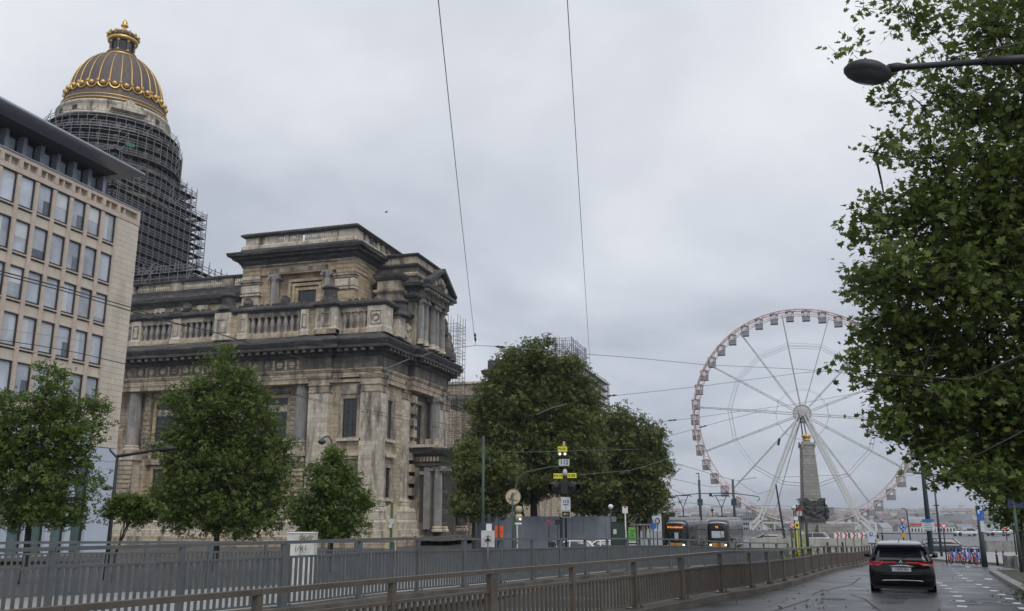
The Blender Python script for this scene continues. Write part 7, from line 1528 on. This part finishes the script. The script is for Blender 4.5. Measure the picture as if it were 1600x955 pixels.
wire('bracket arm line joining both tram poles over the pantographs', [(1052, 783, 104), (1050, 779, 104), (1055, 775, 104), (1075, 773, 106), (1094, 771, 110), (1148, 771, 112), (1185, 776, 112), (1187, 779, 112), (1184, 783, 112)], .05, 'wire')
wire('low span wire behind the trams', [(1040, 786, 110), (1080, 786, 110), (1130, 791, 112), (1200, 790, 116), (1380, 797, 130)], .03, 'palewire')
wire('registration arms left of the wheel leg', [(1152, 752, 112), (1170, 748, 112), (1182, 746.5, 112)], .045, 'palewire')
wire('slack wire below the left spokes', [(1153, 752, 112), (1170, 764, 112), (1185, 772, 112), (1205, 766, 112)], .03, 'palewire')
wire('faint lower wire crossing the right part of the wheel', [(1210, 746, 120), (1260, 744, 120), (1330, 742, 120)], .03, 'palewire')
wire('wire leaving the foliage towards the tall mast', [(1415, 737, 74), (1437, 735, 72)], .02, 'palewire')
wire('far thin wire across the picture just above the skyline on the right', [(1380, 798, 130), (1470, 799, 130), (1620, 801, 130)], .035, 'palewire')
# bird
R = thing('bird', 'tiny dark bird flying in the clouded sky above the palace', 'bird', at(603, 332, 90), 1.0); b = MB(); b.smooth = True; b.tube([(-.18, 0, 0), (-.08, 0, .01), (.06, 0, .02), (.15, 0, .03), (.2, 0, .03)], [.01, .045, .05, .03, .008], 8); b.build('body', K['black'], R)
for sx in (-1, 1): b = MB(); b.poly([(.08, sx*.03, .02), (.1, sx*.2, .12), (.0, sx*.34, .08), (-.06, sx*.18, .09), (-.06, sx*.03, .02)]); b.poly([(-.06, sx*.03, .03), (-.06, sx*.18, .1), (.0, sx*.34, .09), (.1, sx*.2, .13), (.08, sx*.03, .03)]); b.build('wing', K['black'], R)
# ------------------------------------------------------------------ lower town
def lowz(d):
    for (a, za), (b, zb) in zip(lr, lr[1:]):
        if d <= b: return za+(zb-za)*(d-a)/(b-a)
    return lr[-1][1]
def house(b, x, d, w_, dp, h, roof, ry):
    p = CW(x, d, 0); z0 = lowz(d)-1; z1 = z0+h+1; X = Vector((cos(ry), sin(ry), 0)); Y = Vector((-sin(ry), cos(ry), 0)); b.cur = 0
    b.obox((p.x, p.y, (z0+z1)/2), X, Y, (0, 0, 1), (w_/2, dp/2, (z1-z0)/2)); b.cur = 1
    c0 = [p+X*sx*w_/2*1.04+Y*sy*dp/2*1.04+Vector((0, 0, z1)) for sx, sy in ((-1, -1), (1, -1), (1, 1), (-1, 1))]
    if roof: r0 = p-X*w_/2*1.04+Vector((0, 0, z1+roof)); r1 = p+X*w_/2*1.04+Vector((0, 0, z1+roof)); b.poly([c0[0], c0[1], r1, r0]); b.poly([c0[2], c0[3], r0, r1]); b.poly([c0[1], c0[2], r1]); b.poly([c0[3], c0[0], r0])
    else: b.obox((p.x, p.y, z1+.2), X, Y, (0, 0, 1), (w_/2, dp/2, .2))
rc_ = random.Random(11)
sets = [(K['city_wall'], K['city_red']), (K['city_wall'], K['city_grey']), (K['city_grey'], K['city_grey']), (K['city_wall'], K['city_wall'])]
names = ['small tile-roofed house', 'small grey-roofed house', 'grey town building', 'pale flat-roofed building']
ZN = [(1100, 'behind the left tram'), (1160, 'behind the right tram'), (1200, 'behind the left foot of the wheel'), (1250, 'left of the memorial'), (1300, 'right of the memorial'), (1350, 'behind the right foot of the wheel'), (1400, 'above the parking board'), (1450, 'left of the tall mast'), (1500, 'right of the tall mast'), (1560, 'by the blue parking sign'), (1700, 'at the right edge')]
for k in range(200):
    d = 650*(2600/650)**((k+.5)/200); u = rc_.uniform(1040, 1620); x = (u-800)/FL/1.0275*d; t = rc_.choices((0, 1, 2, 3), (5, 3, 1.5, 1.2))[0]; w_ = rc_.uniform(9, 20)*(1+.3*(t > 1)); b = MB(tuple(CW(x, d, lowz(d))))
    house(b, x, d, w_, rc_.uniform(8, 14), rc_.uniform(6, 11)+(rc_.uniform(0, 10) if t > 1 else 0)-max(0, (lowz(d)+9-2.1)*0), rc_.uniform(2.5, 4.5) if t < 2 else 0, YAW+rc_.uniform(-.7, .7))
    tag(b.build('far_house', sets[t], loc=CW(x, d, lowz(d))), names[t]+', '+('nearer' if d < 1000 else 'farther' if d < 1700 else 'farthest')+' one '+[n_ for z_, n_ in ZN if u < z_][0], 'house', 'houses of the lower town')
b = MB()
for k in range(1500):
    d = rc_.uniform(2400, 5200); u = rc_.uniform(700, 1750); x = (u-800)/FL/1.0275*d; house(b, x, d, rc_.uniform(14, 34), 16, rc_.uniform(5, 11)+(rc_.random() < .04)*rc_.uniform(8, 18), rc_.choice((0, 4)), YAW+rc_.uniform(-.7, .7))
tag(b.build('distant_town', [K['city_wall'], K['city_red']]), 'mass of tiny distant houses fading into haze on the skyline', 'town', kind='stuff')
cen = []
for k in range(5000):
    d = rc_.uniform(450, 5200); u = rc_.uniform(900, 1750); x = (u-800)/FL/1.0275*d; p = CW(x, d, lowz(d)+rc_.uniform(1, 7)); cen.append((p.x, p.y, p.z))
me = leaf_mesh('leaves', np.array(cen), 9.0, 'spray', K['leaf3']); ob = bpy.data.objects.new('distant_woods', me); C.objects.link(ob); tag(ob, 'dark patches of distant trees between the houses of the lower town', 'trees', kind='stuff')
def block(label, u0, u1, d, v0, v1, m_, floors=3, bays=6, winw=.5):
    a = CW((u0-800)/FL/1.0275*d, d); c = CW((u1-800)/FL/1.0275*d, d); w_ = (c-a).length; z1 = at((u0+u1)/2, v0, d).z; z0 = lowz(d)-1
    R = thing('apartment_building', label, 'building', (a.x, a.y, z0), YAW); H_ = z1-z0; b = MB(); b.box(0, w_, 0, 14, 0, H_); b.build('wall', m_, R); b = MB(); b.box(-.3, w_+.3, -.3, 14.3, H_, H_+.5); b.build('roof', K['city_grey'], R)
    fh = 3.1; pn = MB().box(0, w_/bays*winw, -.12, .05, 0, 1.6).mesh('window', [K['winglass']])
    for f in range(floors):
        for k in range(bays): inst('window', pn, R, (w_/bays*(k+.25), 0, H_-fh*(f+1)+.7))
    return R
block('long white apartment building below the hills, behind the give way sign', 1421, 1491, 420, 823, 836, K['white'], 3, 14)
block('white building at the far right behind the red no entry sign', 1560, 1602, 400, 818, 836, K['white'], 4, 9, .6)
block('low white building left of the red no entry sign', 1534, 1558, 420, 827, 836, K['white'], 2, 6)
block('wide grey office block on the far hillside above the white building', 1422, 1448, 1900, 803, 820, K['city_grey'], 5, 8, .6)
block('grey blue tower block on the far hillside right of the tall mast', 1463, 1480, 1900, 802, 820, K['city_grey'], 5, 5, .6)
block('pale hillside block above the left tram', 1165, 1183, 1500, 801, 815, K['city_grey'], 3, 5, .6)
block('distant tower block just right of the memorial sculptures', 1292, 1304, 1600, 793, 815, K['city_grey'], 7, 4, .6)
block('pale layered office block behind the left wheel foot', 1160, 1190, 600, 807, 836, K['city_grey'], 5, 8, .7)
for u, lab in ((1432, 'left red box on the roof line of the white apartment building'), (1464, 'right red box on the roof line of the white apartment building')):
    p = at(u, 822, 425); b = MB((p.x, p.y, p.z-2)); b.obox((p.x, p.y, p.z-.6), (cos(YAW), sin(YAW), 0), (-sin(YAW), cos(YAW), 0), (0, 0, 1), (2.0, 2, 1.6)); tag(b.build('red_roof_box', K['red'], loc=(p.x, p.y, p.z-2)), lab, 'rooftop structure')
# ------------------------------------------------------------------ haze
hz_ = MB(); hz_.box(-24000, 24000, -26000, 26000, -34, 125)
hm = bpy.data.materials.new('haze'); hm.use_nodes = True; t_ = hm.node_tree; t_.nodes.clear(); vo = t_.nodes.new('ShaderNodeVolumePrincipled'); vo.inputs['Color'].default_value = (.80, .86, .95, 1); vo.inputs['Density'].default_value = HAZE = .00015
oo = t_.nodes.new('ShaderNodeOutputMaterial'); t_.links.new(vo.outputs[0], oo.inputs['Volume'])
hm.cycles.homogeneous_volume = True if hasattr(hm.cycles, 'homogeneous_volume') else None
tag(hz_.build('haze', hm), 'thin grey blue haze filling the air over the whole place', 'haze', kind='stuff')
